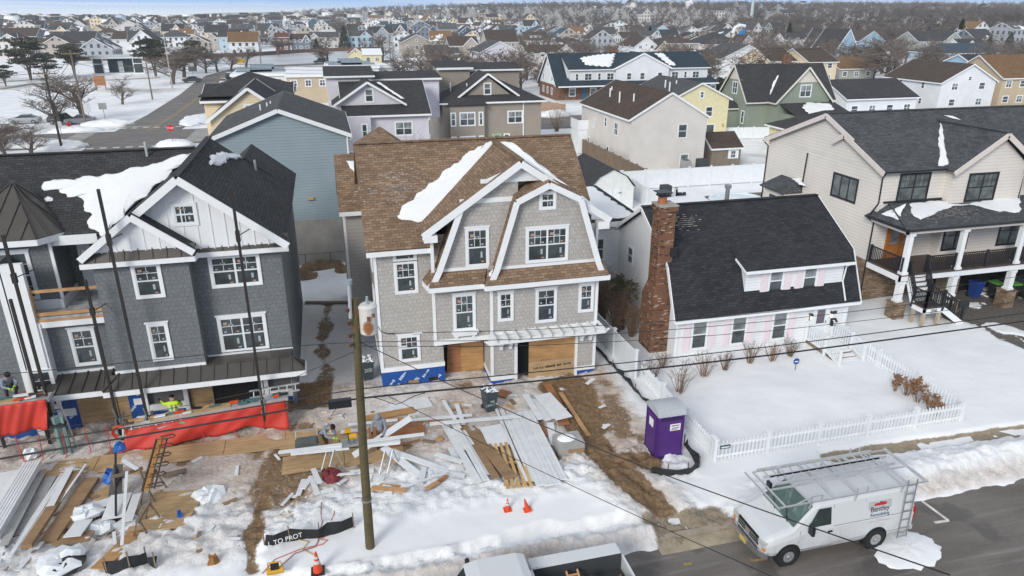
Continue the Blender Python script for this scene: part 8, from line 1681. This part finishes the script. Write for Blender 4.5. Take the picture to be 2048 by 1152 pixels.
t_ = thing("green_tarp", "folded grey green sheet hanging below the left platform", "tarp", (-11.5, 28.5, 0)); part(t_, "cloth", plain("grey_green_sheet", (.16, .24, .23), .6, 0, .3, 3), lambda m: m.prism([(-11.75, 28.35), (-11.6, 28.25), (-11.45, 28.38), (-11.3, 28.28), (-11.32, 28.45), (-11.7, 28.5)], 'z', .05, 1.9)); part(t_, "strap", SILT, lambda m: m.box((-11.78, 28.22, 1.5), (-11.28, 28.52, 1.6)))
t_ = thing("cord_reel", "orange cord reel hanging on the short scaffold pole", "reel", (-9.5, 28.6, .75)); part(t_, "coil", plain("reel_orange", (.55, .07, .03)), lambda m: [m.tube([(-9.5 + r_ * math.cos(a), 28.6 + .02 * k, .7 + r_ * math.sin(a)) for a in [j * .45 for j in range(15)]], .03, 5) for k, r_ in enumerate((.3, .26, .22, .3))]); part(t_, "hanger", BLACK, lambda m: m.bar((-9.5, 28.62, .98), (-9.53, 28.84, 1.05), .03, .03))
for i, (x0, x1, y) in enumerate(((-13.5, -9.4, 27.6), (-9.3, -3.2, 27.75))):
 t_ = thing("warning_tape", ("red hanging straps under the left red tarp", "red straps dangling below the long red tarp")[i], "strap", (x0, y, 0), 0, "red straps"); rn = random.Random(i)
 for k in range(5): x = x0 + (x1 - x0) * (k + .5) / 5; part(t_, "strap", RED, lambda m: m.tube([(x, 28.25, .5 if i else 1.3), (x + rn.uniform(-.15, .15), 28.15, .25), (x + rn.uniform(-.3, .3), 28.0, .05)], .02, 4))
PB = V3((.12, 19.4, 0)); GP = woodmat("greenish_pole_wood", (.108, .090, .045), .6, 1); t_ = thing("utility_pole", "tall greenish wooden utility pole standing in the front snow", "utility pole", PB)
part(t_, "pole", GP, lambda m: m.tube([PB + V3((0, 0, -.1)), PB + V3((.06, 0, 4)), PB + V3((.2, 0, 9.35))], [.155, .135, .11], 14)); part(t_, "band", STEEL, lambda m: m.cyl(PB + V3((.03, 0, 2.35)), PB + V3((.03, 0, 2.40)), .175, n=14)); part(t_, "conduit", plain("grey_pvc", (.4, .42, .43)), lambda m: m.tube([(.16, 19.26, 8.8), (.2, 19.24, 9.9)], .05, 8)); part(t_, "conduit_cap", plain("blue_grey_cap", (.25, .3, .34)), lambda m: m.cyl((.2, 19.24, 9.85), (.2, 19.24, 9.98), .1))
for z in (8.2, 8.6, 9.0, 7.9): part(t_, "insulator", plain("brown_insulator", (.10, .045, .03), .3), lambda m: m.cyl((.1, 19.25, z), (.1, 19.25, z + .12), .05, .07, 8))
TRF = V3((.66, 19.35, 8.22)); t_ = thing("transformer", "white pole transformer with a big rust stain", "transformer", TRF)
def trm():
 t = NT("rusty_white_paint"); t.set(.5, 0, .4); sp = t.new('ShaderNodeSeparateXYZ'); co = t.coord('Object'); t.link(co, sp.inputs[0]); n = t.noise(co, 3, 5, .65)
 d = t.math('ADD', t.math('POWER', t.math('MULTIPLY', t.math('SUBTRACT', sp.outputs[2], .25), 3.4), 2.0), t.math('POWER', t.math('MULTIPLY', t.math('SUBTRACT', sp.outputs[0], -.02), 5.2), 2.0)); k = t.ramp(t.math('ADD', d, t.math('MULTIPLY', t.math('SUBTRACT', n, .5), 1.6)), [(.25, 1), (.85, 0)])
 t.col(t.mix(k, (.62, .60, .57), (.28, .115, .045))); return t.m
m = MB(); m.loft([[TRF + V3((r_ * math.cos(a), r_ * math.sin(a), z)) for a in [i * .3142 for i in range(20)]] for r_, z in ((.2, 0), (.26, .05), (.26, .82), (.275, .83), (.275, .88), (.2, .94))]); m.build("tank", trm(), t_, smooth=False, uv=False)
part(t_, "bushing", plain("bushing_teal", (.3, .38, .38), .3), lambda m: m.tube([TRF + V3((0, 0, .9)), TRF + V3((0, -.05, 1.18))], [.06, .035], 8)); part(t_, "bracket", plain("rust_brown", (.2, .08, .04)), lambda m: (m.box(TRF + V3((-.5, -.05, .2)), TRF + V3((-.22, .05, .3))), m.box(TRF + V3((-.5, -.05, .62)), TRF + V3((-.22, .05, .72))), m.box(TRF + V3((.1, -.3, .62)), TRF + V3((.18, -.24, .72))), m.box(TRF + V3((-.05, -.29, .5)), TRF + V3((.05, -.25, .64)))))
CAB = plain("black_cable", (.012, .012, .013), .6)
def wire(label, pts, r, group="overhead cables", name="overhead_cable", sub=6):
 q = []
 for a, b in zip(pts[:-1], pts[1:]): q += [V3(a).lerp(V3(b), k / sub) for k in range(sub)]
 q.append(V3(pts[-1])); q = [(q[max(0, i - 2)] + q[i] * 2 + q[min(len(q) - 1, i + 2)]) / 4 if 0 < i < len(q) - 1 else q[i] for i in range(len(q))]
 tag(MB().tube(q, r, 5).build(name, CAB, uv=False), label, "cable", group)
Y4 = lambda *px: [atY(x, y, 19.4) for x, y in px]
wire("thickest black cable crossing the whole view in front of the houses", Y4((-60, 928), (200, 884), (520, 830), (712, 796), (1040, 766), (1528, 713), (2110, 634)), .03)
wire("second black cable just above the thickest one", Y4((-60, 902), (240, 858), (520, 812), (722, 776), (1000, 752), (1520, 697), (2110, 618)), .018)
wire("thin high cable crossing left of the transformer to the white house", Y4((-60, 755), (260, 725), (520, 698), (716, 683), (1040, 681), (1528, 646), (2110, 572)), .011)
wire("thin cable from the transformer past the gambrel windows to the right", Y4((770, 667), (1040, 661), (1190, 652), (1528, 629), (2110, 542)), .010)
wire("lowest of the three thin cables above the pink shutters", Y4((716, 692), (1040, 694), (1528, 666), (2110, 594)), .010)
wire("pale thin cable crossing the scaffold poles at the left", Y4((-60, 884), (104, 859), (520, 785), (716, 700)), .009)
wire("black service cable dropping from the pole over the purple toilet to the van", [atY(720, 684, 19.4), atY(892, 766, 17.5), atY(1086, 852, 15.2), atY(1294, 937, 12.8), atY(1520, 1019, 10.4), atY(1900, 1150, 7)], .013)
wire("thin service cable dropping from the pole to the lower right road", [atY(770, 789, 19.2), atY(1000, 904, 16.2), atY(1312, 1050, 12.5), atY(1560, 1160, 9.8)], .009)
q = atY(680, 806, 19.35); t_ = thing("splice_box", "black splice box hanging on the thickest cable left of the pole", "box", q); part(t_, "case", BLACK, lambda m: m.box((q.x - .34, q.y - .08, q.z - .14), (q.x + .34, q.y + .08, q.z + .12))); part(t_, "loop", CAB, lambda m: m.tube([q + V3(p) for p in ((-.1, 0, -.14), (-.3, 0, -.4), (0, 0, -.35), (.1, 0, -.55))], .012, 4))
for nm, px in (("drip loop of black cable right of the pole", [(748, 795), (775, 802), (790, 812), (810, 802), (830, 790), (850, 786)]), ("jumper wire curling down from the transformer", [(745, 620), (752, 640), (758, 668), (790, 668)])): wire(nm, Y4(*px), .012, "jumper wires at the pole", "jumper_wire", 3)
for px, py in ((835, 702 - 35), (805, 694)): q = atY(px, py, 19.38); tag(MB().cyl(q - V3((.14, 0, 0)), q + V3((.14, 0, 0)), .04, n=8).build("cable_clamp", plain("grey_clamp", (.5, .52, .53))), "small grey clamp on a thin cable right of the pole, %s" % ("upper" if py < 680 else "lower"), "clamp")
SKINM = plain("skin", (.40, .24, .17), .6); HOODY = plain("grey_hoodie", (.22, .245, .29), .85, 0, .12, 6); PANT = plain("dark_trousers", (.035, .035, .04), .85); KHAKI = plain("khaki_trousers", (.17, .11, .055), .85); HIVIS = plain("hi_vis_yellow", (.50, .72, .02), .7); BOOT = plain("work_boots", (.06, .04, .025), .8); GLV = plain("lime_gloves", (.35, .60, .06), .7); DGLV = plain("dark_gloves", (.02, .02, .022), .8); CAP = plain("black_knit_cap", (.012, .012, .014), .9)
def person(label, loc, rz, J, top, legs, glove, hat):
 B = [("pelvis", "chest", "t"), ("chest", "neck", "t"), ("neck", "head", "s"), ("head", "crown", "s")]
 for s_ in "lr": B += [("chest", "sh" + s_, "t"), ("sh" + s_, "el" + s_, "t"), ("el" + s_, "wr" + s_, "t"), ("wr" + s_, "ha" + s_, "g"), ("pelvis", "hip" + s_, "p"), ("hip" + s_, "kn" + s_, "p"), ("kn" + s_, "an" + s_, "p"), ("an" + s_, "to" + s_, "b")]
 J = {k: V3(v) for k, v in J.items()}; J["crown"] = J["head"] + (J["head"] - J["neck"]) * .55
 for s_ in "lr":
  if "ha" + s_ not in J: J["ha" + s_] = J["wr" + s_] + (J["wr" + s_] - J["el" + s_]).normalized() * .09
  if "to" + s_ not in J: J["to" + s_] = J["an" + s_] + V3((0, -.17, -.06))
 Rd = dict(pelvis=.155, chest=.165, neck=.065, head=.10, crown=.085, sh=.085, el=.06, wr=.045, ha=.042, hip=.105, kn=.075, an=.055, to=.05)
 names = list(J); ix = {k: i for i, k in enumerate(names)}; me = bpy.data.meshes.new("body"); vs, es, tip = [J[k] for k in names], [(ix[a], ix[b]) for a, b, _ in B], []
 for s_ in "lr":
  h_, w_ = J["ha" + s_], J["wr" + s_]; d = (h_ - w_).normalized(); sd = d.cross(V3((0, 1, .3))).normalized()
  for k, L in enumerate((.055, .085, .095, .085, .065)):
   o_ = sd * ((k - 2) * .021); b0 = (h_ if k else w_.lerp(h_, .5)) + o_ + d * (.03 if k else 0); m1 = b0 + (d + sd * (-.9 if k == 0 else 0)).normalized() * L * .55; m2 = m1 + (d * .5 + V3((0, -.3, -.8))).normalized() * L * .5; tip.append((b0, m1, m2))
 me.from_pydata([tuple(v) for v in vs], es, []); o = bpy.data.objects.new("body", me); COL.objects.link(o)
 o.modifiers.new("skin", 'SKIN'); sv = me.skin_vertices[0].data
 for k, i in ix.items(): r_ = Rd[k if k in Rd else k[:-1]]; sv[i].radius = (r_, r_ * (.8 if k in ("chest", "pelvis") else 1)); sv[i].use_root = k == "pelvis"
 sb = o.modifiers.new("sub", 'SUBSURF'); sb.levels = sb.render_levels = 2
 bpy.context.view_layer.update(); ev = o.evaluated_get(bpy.context.evaluated_depsgraph_get()); m2_ = bpy.data.meshes.new_from_object(ev); bpy.data.objects.remove(o)
 t_ = thing("person", label, "person", loc, rz); mb = MB(); mb.v = [v.co.copy() for v in m2_.vertices]; key = dict(t=0, s=1, g=2, p=3, b=4)
 for p in m2_.polygons:
  c = p.center; best = min(B, key=lambda e: (c - (J[e[0]] + (J[e[1]] - J[e[0]]) * max(0, min(1, (c - J[e[0]]).dot(J[e[1]] - J[e[0]]) / max(1e-6, (J[e[1]] - J[e[0]]).length_squared))))).length); mb.f.append(list(p.vertices)); mb.m.append(key[best[2]])
 for b0, a1, a2 in tip: mb.tube([b0, a1, a2], [.012, .011, .008], 6, 2)
 hd, up = J["head"], (J["head"] - J["neck"]).normalized(); f = V3((0, -1, -.25)) - up * V3((0, -1, -.25)).dot(up); f.normalize(); sd = up.cross(f); c0 = hd + up * .02
 mb.tube([c0 + f * .085 + up * .02, c0 + f * .125 - up * .02], [.012, .02], 6, 1)
 for q in (-1, 1): mb.tube([c0 + sd * q * .09 + up * .02, c0 + sd * q * .105 - up * .03], [.02, .014], 6, 1)
 mb.build("body", [top, SKINM, glove, legs, BOOT], t_, world=False, smooth=True, uv=False, recalc=False)
 part(t_, "face", DARK, lambda m: (m.cyl(c0 + f * .088 + sd * .034 + up * .028, c0 + f * .1 + sd * .034 + up * .028, .009, n=6), m.cyl(c0 + f * .088 - sd * .034 + up * .028, c0 + f * .1 - sd * .034 + up * .028, .009, n=6), m.bar(c0 + f * .095 - sd * .025 - up * .055, c0 + f * .095 + sd * .025 - up * .055, .01, .01)), world=False, uv=False)
 m = MB(); fr = -.1 if hat == 'hood' else .02
 for k in range(1): m.loft([[c0 + up * z + (sd * math.cos(a) * r_ + f * (math.sin(a) * r_ * 1.12 * (1 if math.sin(a) < .2 or z > .045 or hat == 'cap' else .55) - .012)) for a in [i * .3927 for i in range(16)]] for z, r_ in (((-.12, .12), (-.05, .128), (.05, .13), (.1, .118), (.145, .08), (.16, .03)) if hat == 'hood' else ((.045, .112), (.09, .11), (.13, .085), (.155, .04)))])
 m.build("hood" if hat == 'hood' else "knit_cap", top if hat == 'hood' else CAP, t_, world=False, smooth=True, uv=False); return t_
STAND = dict(pelvis=(0, 0, .93), chest=(0, .02, 1.33), neck=(0, 0, 1.5), head=(0, -.03, 1.62), shl=(-.19, .02, 1.42), shr=(.19, .02, 1.42), ell=(-.27, 0, 1.14), elr=(.27, 0, 1.14), wrl=(-.25, -.15, .93), wrr=(.25, -.15, .93), hipl=(-.1, 0, .88), hipr=(.1, 0, .88), knl=(-.11, -.03, .49), knr=(.11, -.03, .49), anl=(-.12, .02, .09), anr=(.12, .02, .09))
c = atY(350, 832, 29.0); w1 = person("worker in a hi-vis yellow jacket with his back turned, reaching to a white post", (c.x, 29.0, .16), R(180), {**STAND, "ell": (-.32, -.12, 1.2), "wrl": (-.22, -.34, 1.22), "elr": (.36, -.12, 1.34), "wrr": (.52, -.3, 1.42)}, HIVIS, PANT, DGLV, 'cap')
part(w1, "reflective_stripe", REFL, lambda m: (m.loft([[(.178 * math.cos(a), .03 + .152 * math.sin(a), z) for a in [i * .3927 for i in range(16)]] for z in (1.06, 1.12)]), m.box((-.1, .165, 1.1), (-.05, .185, 1.42)), m.box((.05, .165, 1.1), (.1, .185, 1.42))), world=False)
person("worker in grey hoodie and black cap crouched over tools on the left platform", (-13.2, 29.15, 2.62), R(35), {**STAND, "pelvis": (0, .18, .42), "chest": (0, .02, .76), "neck": (0, -.1, .9), "head": (0, -.17, 1.0), "shl": (-.19, -.02, .83), "shr": (.19, -.02, .83), "ell": (-.26, -.2, .62), "elr": (.26, -.2, .62), "wrl": (-.12, -.38, .56), "wrr": (.1, -.4, .6), "hipl": (-.1, .15, .4), "hipr": (.1, .15, .4), "knl": (-.18, -.28, .48), "knr": (.18, -.28, .48), "anl": (-.15, .0, .1), "anr": (.15, .0, .1)}, HOODY, PANT, GLV, 'cap')
c = P_(1, 420, 465); person("worker in grey hoodie, black cap and khaki trousers bending at the saw bench", (c.x, c.y + .25, .14), R(52), {**STAND, "pelvis": (0, .14, .84), "chest": (0, -.16, 1.13), "neck": (0, -.3, 1.22), "head": (0, -.41, 1.27), "shl": (-.19, -.18, 1.19), "shr": (.19, -.18, 1.19), "ell": (-.3, -.36, .98), "elr": (.28, -.32, .96), "wrl": (-.2, -.62, .94), "wrr": (.2, -.42, .72), "hipl": (-.1, .14, .8), "hipr": (.1, .14, .8), "knl": (-.12, -.06, .46), "knr": (.13, .02, .46)}, HOODY, KHAKI, GLV, 'cap')
part(bpy.data.objects["person.002"], "tool_belt", plain("leather_belt", (.05, .03, .02)), lambda m: m.loft([[(.165 * math.cos(a), .1 + .15 * math.sin(a), z) for a in [i * .3927 for i in range(16)]] for z in (.84, .93)]), world=False)
c = P_(1, 875, 415); person("worker in a grey hood carrying a long white plank beside the utility pole", (c.x, c.y + .1, .1), R(-28), {**STAND, "pelvis": (0, .03, .9), "chest": (0, -.03, 1.3), "neck": (0, -.09, 1.46), "head": (0, -.15, 1.57), "ell": (-.3, -.12, 1.1), "elr": (.3, -.1, 1.1), "wrl": (-.2, -.34, .98), "wrr": (.22, -.3, .84)}, HOODY, KHAKI, DGLV, 'hood')
a, b = P_(1, 640, 490, .55), P_(1, 1110, 200, 0); d = atY(550 + 1110 / 4.094, 800 + 145 / 4.094, c.y + .1); e_ = atY(550 + 640 / 4.094, 800 + 455 / 4.094, c.y - .55)
t_ = thing("carried_plank", "long white plank held at an angle by the hooded worker", "board", d); part(t_, "face", BW, lambda m: m.bar(e_, d, .035, .26, up=(0, .25, 1)))
def upole(label, px, pb, pt, arm=0, lamp=0, mat=None, group="utility poles of the streets behind"):
 c = at(px, pb); z = fzz(c.x, c.y); c = at(px, pb, z); h_ = atY(px, pt, c.y).z - z; t_ = thing("utility_pole" if not lamp else "street_lamp", label, "utility pole" if not lamp else "street lamp", (c.x, c.y, z), 0, group)
 part(t_, "pole", mat or GREYWOOD, lambda m: m.tube([(c.x, c.y, z - .3), (c.x, c.y, z + h_)], [.17, .11], 8))
 if arm: part(t_, "crossarm", GREYWOOD, lambda m: (m.box((c.x - 1.3, c.y - .18, z + h_ - .6), (c.x + 1.3, c.y - .06, z + h_ - .45)), [m.cyl((c.x + q, c.y - .12, z + h_ - .45), (c.x + q, c.y - .12, z + h_ - .25), .06, n=6) for q in (-1.2, -.6, .6, 1.2)]))
 if lamp: part(t_, "lamp_arm", ALU, lambda m: (m.tube([(c.x, c.y, z + h_ * lamp), (c.x + 1.2, c.y, z + h_ * lamp + .35), (c.x + 2.6, c.y, z + h_ * lamp + .4)], .06, 6), m.box((c.x + 2.4, c.y - .16, z + h_ * lamp + .3), (c.x + 3.3, c.y + .16, z + h_ * lamp + .46))))
 return V3((c.x, c.y, z + h_))
T1 = upole("dark leaning utility pole at the near corner of the crossing", 124, 298, 138, 1, 0, plain("dark_pole", (.045, .038, .035), .8)); T2 = upole("utility pole behind the parked cars at the far corner", 172, 250, 100, 1); T3 = upole("utility pole right of the bandshell in the park", 305, 198, 115, 1)
upole("tall pale lamp post at the edge of the park", 345, 176, 68, 0, .7, plain("pale_concrete", (.42, .4, .36), .8)); upole("slim pole with a lamp by the inlet", 522, 128, 84, 0, .8)
for i, (px, pb, pt, lb) in enumerate(((783, 152, 82, "reddish pole rising above the red fence"), (796, 152, 118, "shorter pole beside the reddish pole"), (1292, 176, 112, "tall pole leaning in front of the inn's centre"), (1204, 176, 138, "pole in front of the left part of the inn"), (1452, 200, 160, "short pole by the hedge"), (1568, 98, 32, "tall pole at the left of the steep blue gables"), (1678, 110, 38, "tall pole among the steep blue gables"), (1812, 100, 36, "tall pole behind the large bare tree"), (1938, 150, 92, "dark pole before the pale blue hipped house"), (1652, 162, 108, "grey pole with two transformers by the yellow twins"), (1198, 112, 70, "pale pole left of the taupe hipped house"), (1358, 90, 38, "pole in the middle of the town roofs"), (210, 110, 62, "brown pole behind the slate blue house"), (974, 138, 82, "thin pole at the lavender beach house"))): upole(lb, px, pb, pt, i % 3 == 0)
for a, b, dz, nn in ((T1, T2, 0, 2), (T2, T3, 0, 3), (T3, V3((30, 128, 9)), 0, 3), (T1, V3((-90, 90, 9)), 0, 2), (at(1568, 98) + V3((0, 0, 14)), at(1812, 100) + V3((0, 0, 14)), 0, 2), (at(1292, 176) + V3((0, 0, 9.5)), at(1652, 162) + V3((0, 0, 9.5)), 0, 2)):
 for k in range(nn): mid = a.lerp(b, .5); wire("street cable sagging between the poles behind the houses", [a - V3((0, 0, .4 + k * .7)), mid - V3((0, 0, 1.6 + k * .7)), b - V3((0, 0, .4 + k * .7))], .03, "street cables behind the houses", "street_cable", 5)
def sign(label, px, pb, h_, face, w_, hh, name="street_sign", octo=False, back=False):
 c = at(px, pb); t_ = thing(name, label, "sign", (c.x, c.y, 0)); part(t_, "post", plain("sign_post", (.16, .17, .17)), lambda m: m.cyl((c.x, c.y, -.1), (c.x, c.y, h_), .04, n=6))
 P = [(w_ / 2 * math.cos(a), hh / 2 * math.sin(a)) for a in [R(22.5 + 45 * i) for i in range(8)]] if octo else [(-w_ / 2, -hh / 2), (w_ / 2, -hh / 2), (w_ / 2, hh / 2), (-w_ / 2, hh / 2)]
 part(t_, "plate", face, lambda m: m.prism([(c.x + x, h_ - hh / 2 + z) for x, z in P], 'y', c.y - .08, c.y - .05)); return t_, c
s_, c = sign("red octagonal stop sign at the near corner of the crossing", 347, 294, 3.0, plain("stop_red", (.50, .015, .02), .5), .95, .95, "stop_sign", True)
text_part(s_, "lettering", "STOP", .34, (c.x, c.y - .085, 3.0 - .475 - .12), (R(90), 0, 0), WHITE); s_["label"] = "red octagonal stop sign at the near corner of the crossing"
sign("yellow road sign at the bend by the inlet", 481, 134, 2.6, plain("sign_yellow", (.6, .36, .02)), 3.2, 1.3); sign("grey back of a tall sign by the parked cars", 212, 246, 3.2, plain("sign_back", (.3, .31, .31)), 1.2, 1.0); sign("pale notice board on a post beside the parked grey sedan", 182, 250, 3.4, plain("notice_pale", (.55, .57, .58)), .9, 1.4); sign("pale parking sign on a thin post at the near corner", 128, 290, 3.2, plain("notice_grey", (.45, .46, .46)), .6, .9); sign("blue and white sign in the park beside the dark car", 386, 150, 2.4, plain("sign_dark", (.08, .1, .12)), 2.0, 1.4)
c = at(140, 260); t_ = thing("fire_hydrant", "red fire hydrant in the snow at the street corner", "hydrant", (c.x, c.y, 0)); HR = plain("hydrant_red", (.35, .03, .025)); part(t_, "barrel", HR, lambda m: m.tube([(c.x, c.y, 0), (c.x, c.y, .9), (c.x, c.y, 1.0), (c.x, c.y, 1.25)], [.22, .2, .3, .1], 10)); part(t_, "outlet", HR, lambda m: m.cyl((c.x - .35, c.y, .75), (c.x + .35, c.y, .75), .12))
c = at(52, 142); t_ = thing("flagpole", "pale flagpole with a striped flag in the park", "flagpole", (c.x, c.y, 0)); part(t_, "pole", plain("pale_pole", (.5, .5, .48)), lambda m: m.tube([(c.x, c.y, -.3), (c.x, c.y, 11)], [.14, .08], 8))
def flag(m):
 for i in range(9): m.box((c.x + .1, c.y - .02, 9.8 - i * .33), (c.x + 1.5 + .25 * math.sin(i), c.y + .02, 10.1 - i * .33), i % 2)
part(t_, "flag", [plain("flag_red", (.4, .03, .05)), WHITE], flag); part(t_, "flag_canton", plain("flag_blue", (.02, .03, .15)), lambda m: m.box((c.x + .09, c.y - .03, 8.9), (c.x + .85, c.y + .03, 10.15)))
c = at(203, 180); t_ = thing("park_board", "brown park notice board on posts left of the small ornamental tree", "sign", (c.x, c.y, 0)); part(t_, "board", CEDAR, lambda m: m.box((c.x - 1.2, c.y - .1, 1.0), (c.x + 1.2, c.y, 3.2))); [part(t_, "post", CEDAR, lambda m: m.box((c.x + q - .1, c.y, -.2), (c.x + q + .1, c.y + .15, 3.0))) for q in (-1, 1)]
for px, py, lb in ((1414, 22, "lattice radio mast on the skyline"), (1504, 24, "pale blue tower shaft on the skyline")):
 c = atY(px, 24, 520.0); z = 8; H_ = 30.0; t_ = thing("radio_mast" if px < 1450 else "tower_shaft", lb, "tower", (c.x, c.y, z))
 if px < 1450: part(t_, "lattice", plain("mast_steel", (.12, .12, .12)), lambda m: ([m.bar((c.x + a, c.y + b, z), (c.x + a * .2, c.y + b * .2, H_), .25, .25) for a in (-1.3, 1.3) for b in (-1.3, 1.3)], [m.bar((c.x - 1.2 + .1 * k, c.y - 1.3 + .13 * k, z + 2.7 * k), (c.x + 1.2 - .1 * k, c.y - 1.3 + .13 * k, z + 2.7 * k + 2.7), .15, .15) for k in range(8)])); part(t_, "antenna", plain("mast_steel", (.12, .12, .12)), lambda m: m.cyl((c.x, c.y, H_), (c.x, c.y, H_ + 3), .12))
 else: part(t_, "shaft", plain("tower_blue", (.42, .55, .58)), lambda m: m.cyl((c.x, c.y, z), (c.x, c.y, H_), 1.3, 1.0, 14)); part(t_, "railing", plain("tower_blue", (.42, .55, .58)), lambda m: m.cyl((c.x, c.y, H_), (c.x, c.y, H_ + .8), 1.3, n=14))
c = at(1468, 76, 6); z = fzz(c.x, c.y); t_ = thing("water_slide", "blue water slide tubes with a white upper curve among the roofs", "slide", (c.x, c.y, z)); part(t_, "tube", plain("slide_blue", (.01, .16, .45), .4), lambda m: m.tube([(c.x - 4, c.y, z + 1), (c.x - 2, c.y, z + 3), (c.x + 1, c.y, z + 4), (c.x + 2, c.y, z + 7), (c.x + 5, c.y, z + 9)], 1.0, 10)); part(t_, "upper_tube", WHITE, lambda m: m.tube([(c.x - 1, c.y, z + 8), (c.x, c.y, z + 10.5), (c.x + 2.5, c.y, z + 11.4), (c.x + 5, c.y, z + 11)], .7, 10)); part(t_, "tower", [plain("slide_blue", (.01, .16, .45))], lambda m: [m.box((c.x - 5.2 + k, c.y - .8, z - 1), (c.x - 4.8 + k, c.y - .4, z + 8)) for k in (0, 3)])
DM = plain("mound_dirt", (.20, .14, .085), .9, 0, .4, 2)
for px, py, rx, ry, hh, lb in ((640, 540, 1.6, .5, .7, "long brown dirt mound behind the gap between the two new houses"), (612, 560, .9, .5, .6, "brown dirt mound nearer the dark grey house in the gap"), (683, 545, .5, .7, .6, "small brown dirt mound by the wall of the greige house")): c = at(px, py); heap("dirt_mound", lb, (c.x, c.y, 0), rx, ry, hh, int(px), .2, DM, 18, "dirt mounds in the gap")
c = at(645, 522); t_ = thing("meter_post", "timber post with a grey meter box before the concrete foundation", "post", (c.x, c.y, 0)); part(t_, "post", CEDAR, lambda m: m.box((c.x - .1, c.y, -.1), (c.x + .1, c.y + .2, 3.0))); part(t_, "meter_box", plain("meter_grey", (.33, .35, .36)), lambda m: m.box((c.x - .35, c.y - .2, .4), (c.x + .35, c.y - .01, 1.3)))
t_ = thing("chain_link_fence", "low dark chain link fence along the bare concrete foundation", "fence", (-2, 49, 0)); ch = plain("fence_wire_grey", (.12, .12, .12), .5, .5)
for i in range(5): part(t_, "post", ch, lambda m: m.cyl((-4 + i * 1.7, 49, 0), (-4 + i * 1.7, 49, 1.3), .03, n=6))
part(t_, "mesh", ch, lambda m: (m.bar((-4, 49, 1.28), (2.8, 49, 1.28), .03, .03), [m.bar((-4 + k * .3, 49, .05 if k % 2 else 1.25), (-3.7 + k * .3, 49, 1.25 if k % 2 else .05), .008, .008) for k in range(22)]))
m = MB(); m.bar((-2.3, 42.6, .15), (1.6, 41.6, .15), .25, .25); tag(m.build("timber_beam", GREYWOOD), "grey timber edging beam across the snow in the gap between the houses", "beam")
rn = random.Random(91)
for i in range(110):
 x, y = (rn.uniform(-12.5, 11.5), rn.uniform(23.2, 29.2)) if i < 90 else (rn.uniform(-12, -4), rn.uniform(20.5, 23.5))
 L = rn.uniform(.08, .7); a = rn.uniform(0, 3.14); z = gz(x, y) + .03; d = V3((math.cos(a), math.sin(a), rn.uniform(-.08, .08))) * L / 2; mt, nm = rn.choice(((BW, "white"), (BW, "white"), (BW, "white"), (LUMBER, "tan"), (CARD, "brown"), (GREYWOOD, "grey")))
 o = MB().bar(V3((x, y, z)) - d, V3((x, y, z)) + d, rn.uniform(.05, .2), .03).build("offcut", mt); tag(o, "small %s offcut trodden into the dirty snow %s" % (nm, "before the grey house" if x < -2.5 else "before the greige house"), "offcut", "small offcuts trodden into the site")
hb = MB().box((-1600, -160, -2), (3100, 2650, 40)).build("haze", hm, uv=False); tag(hb, kind="stuff")
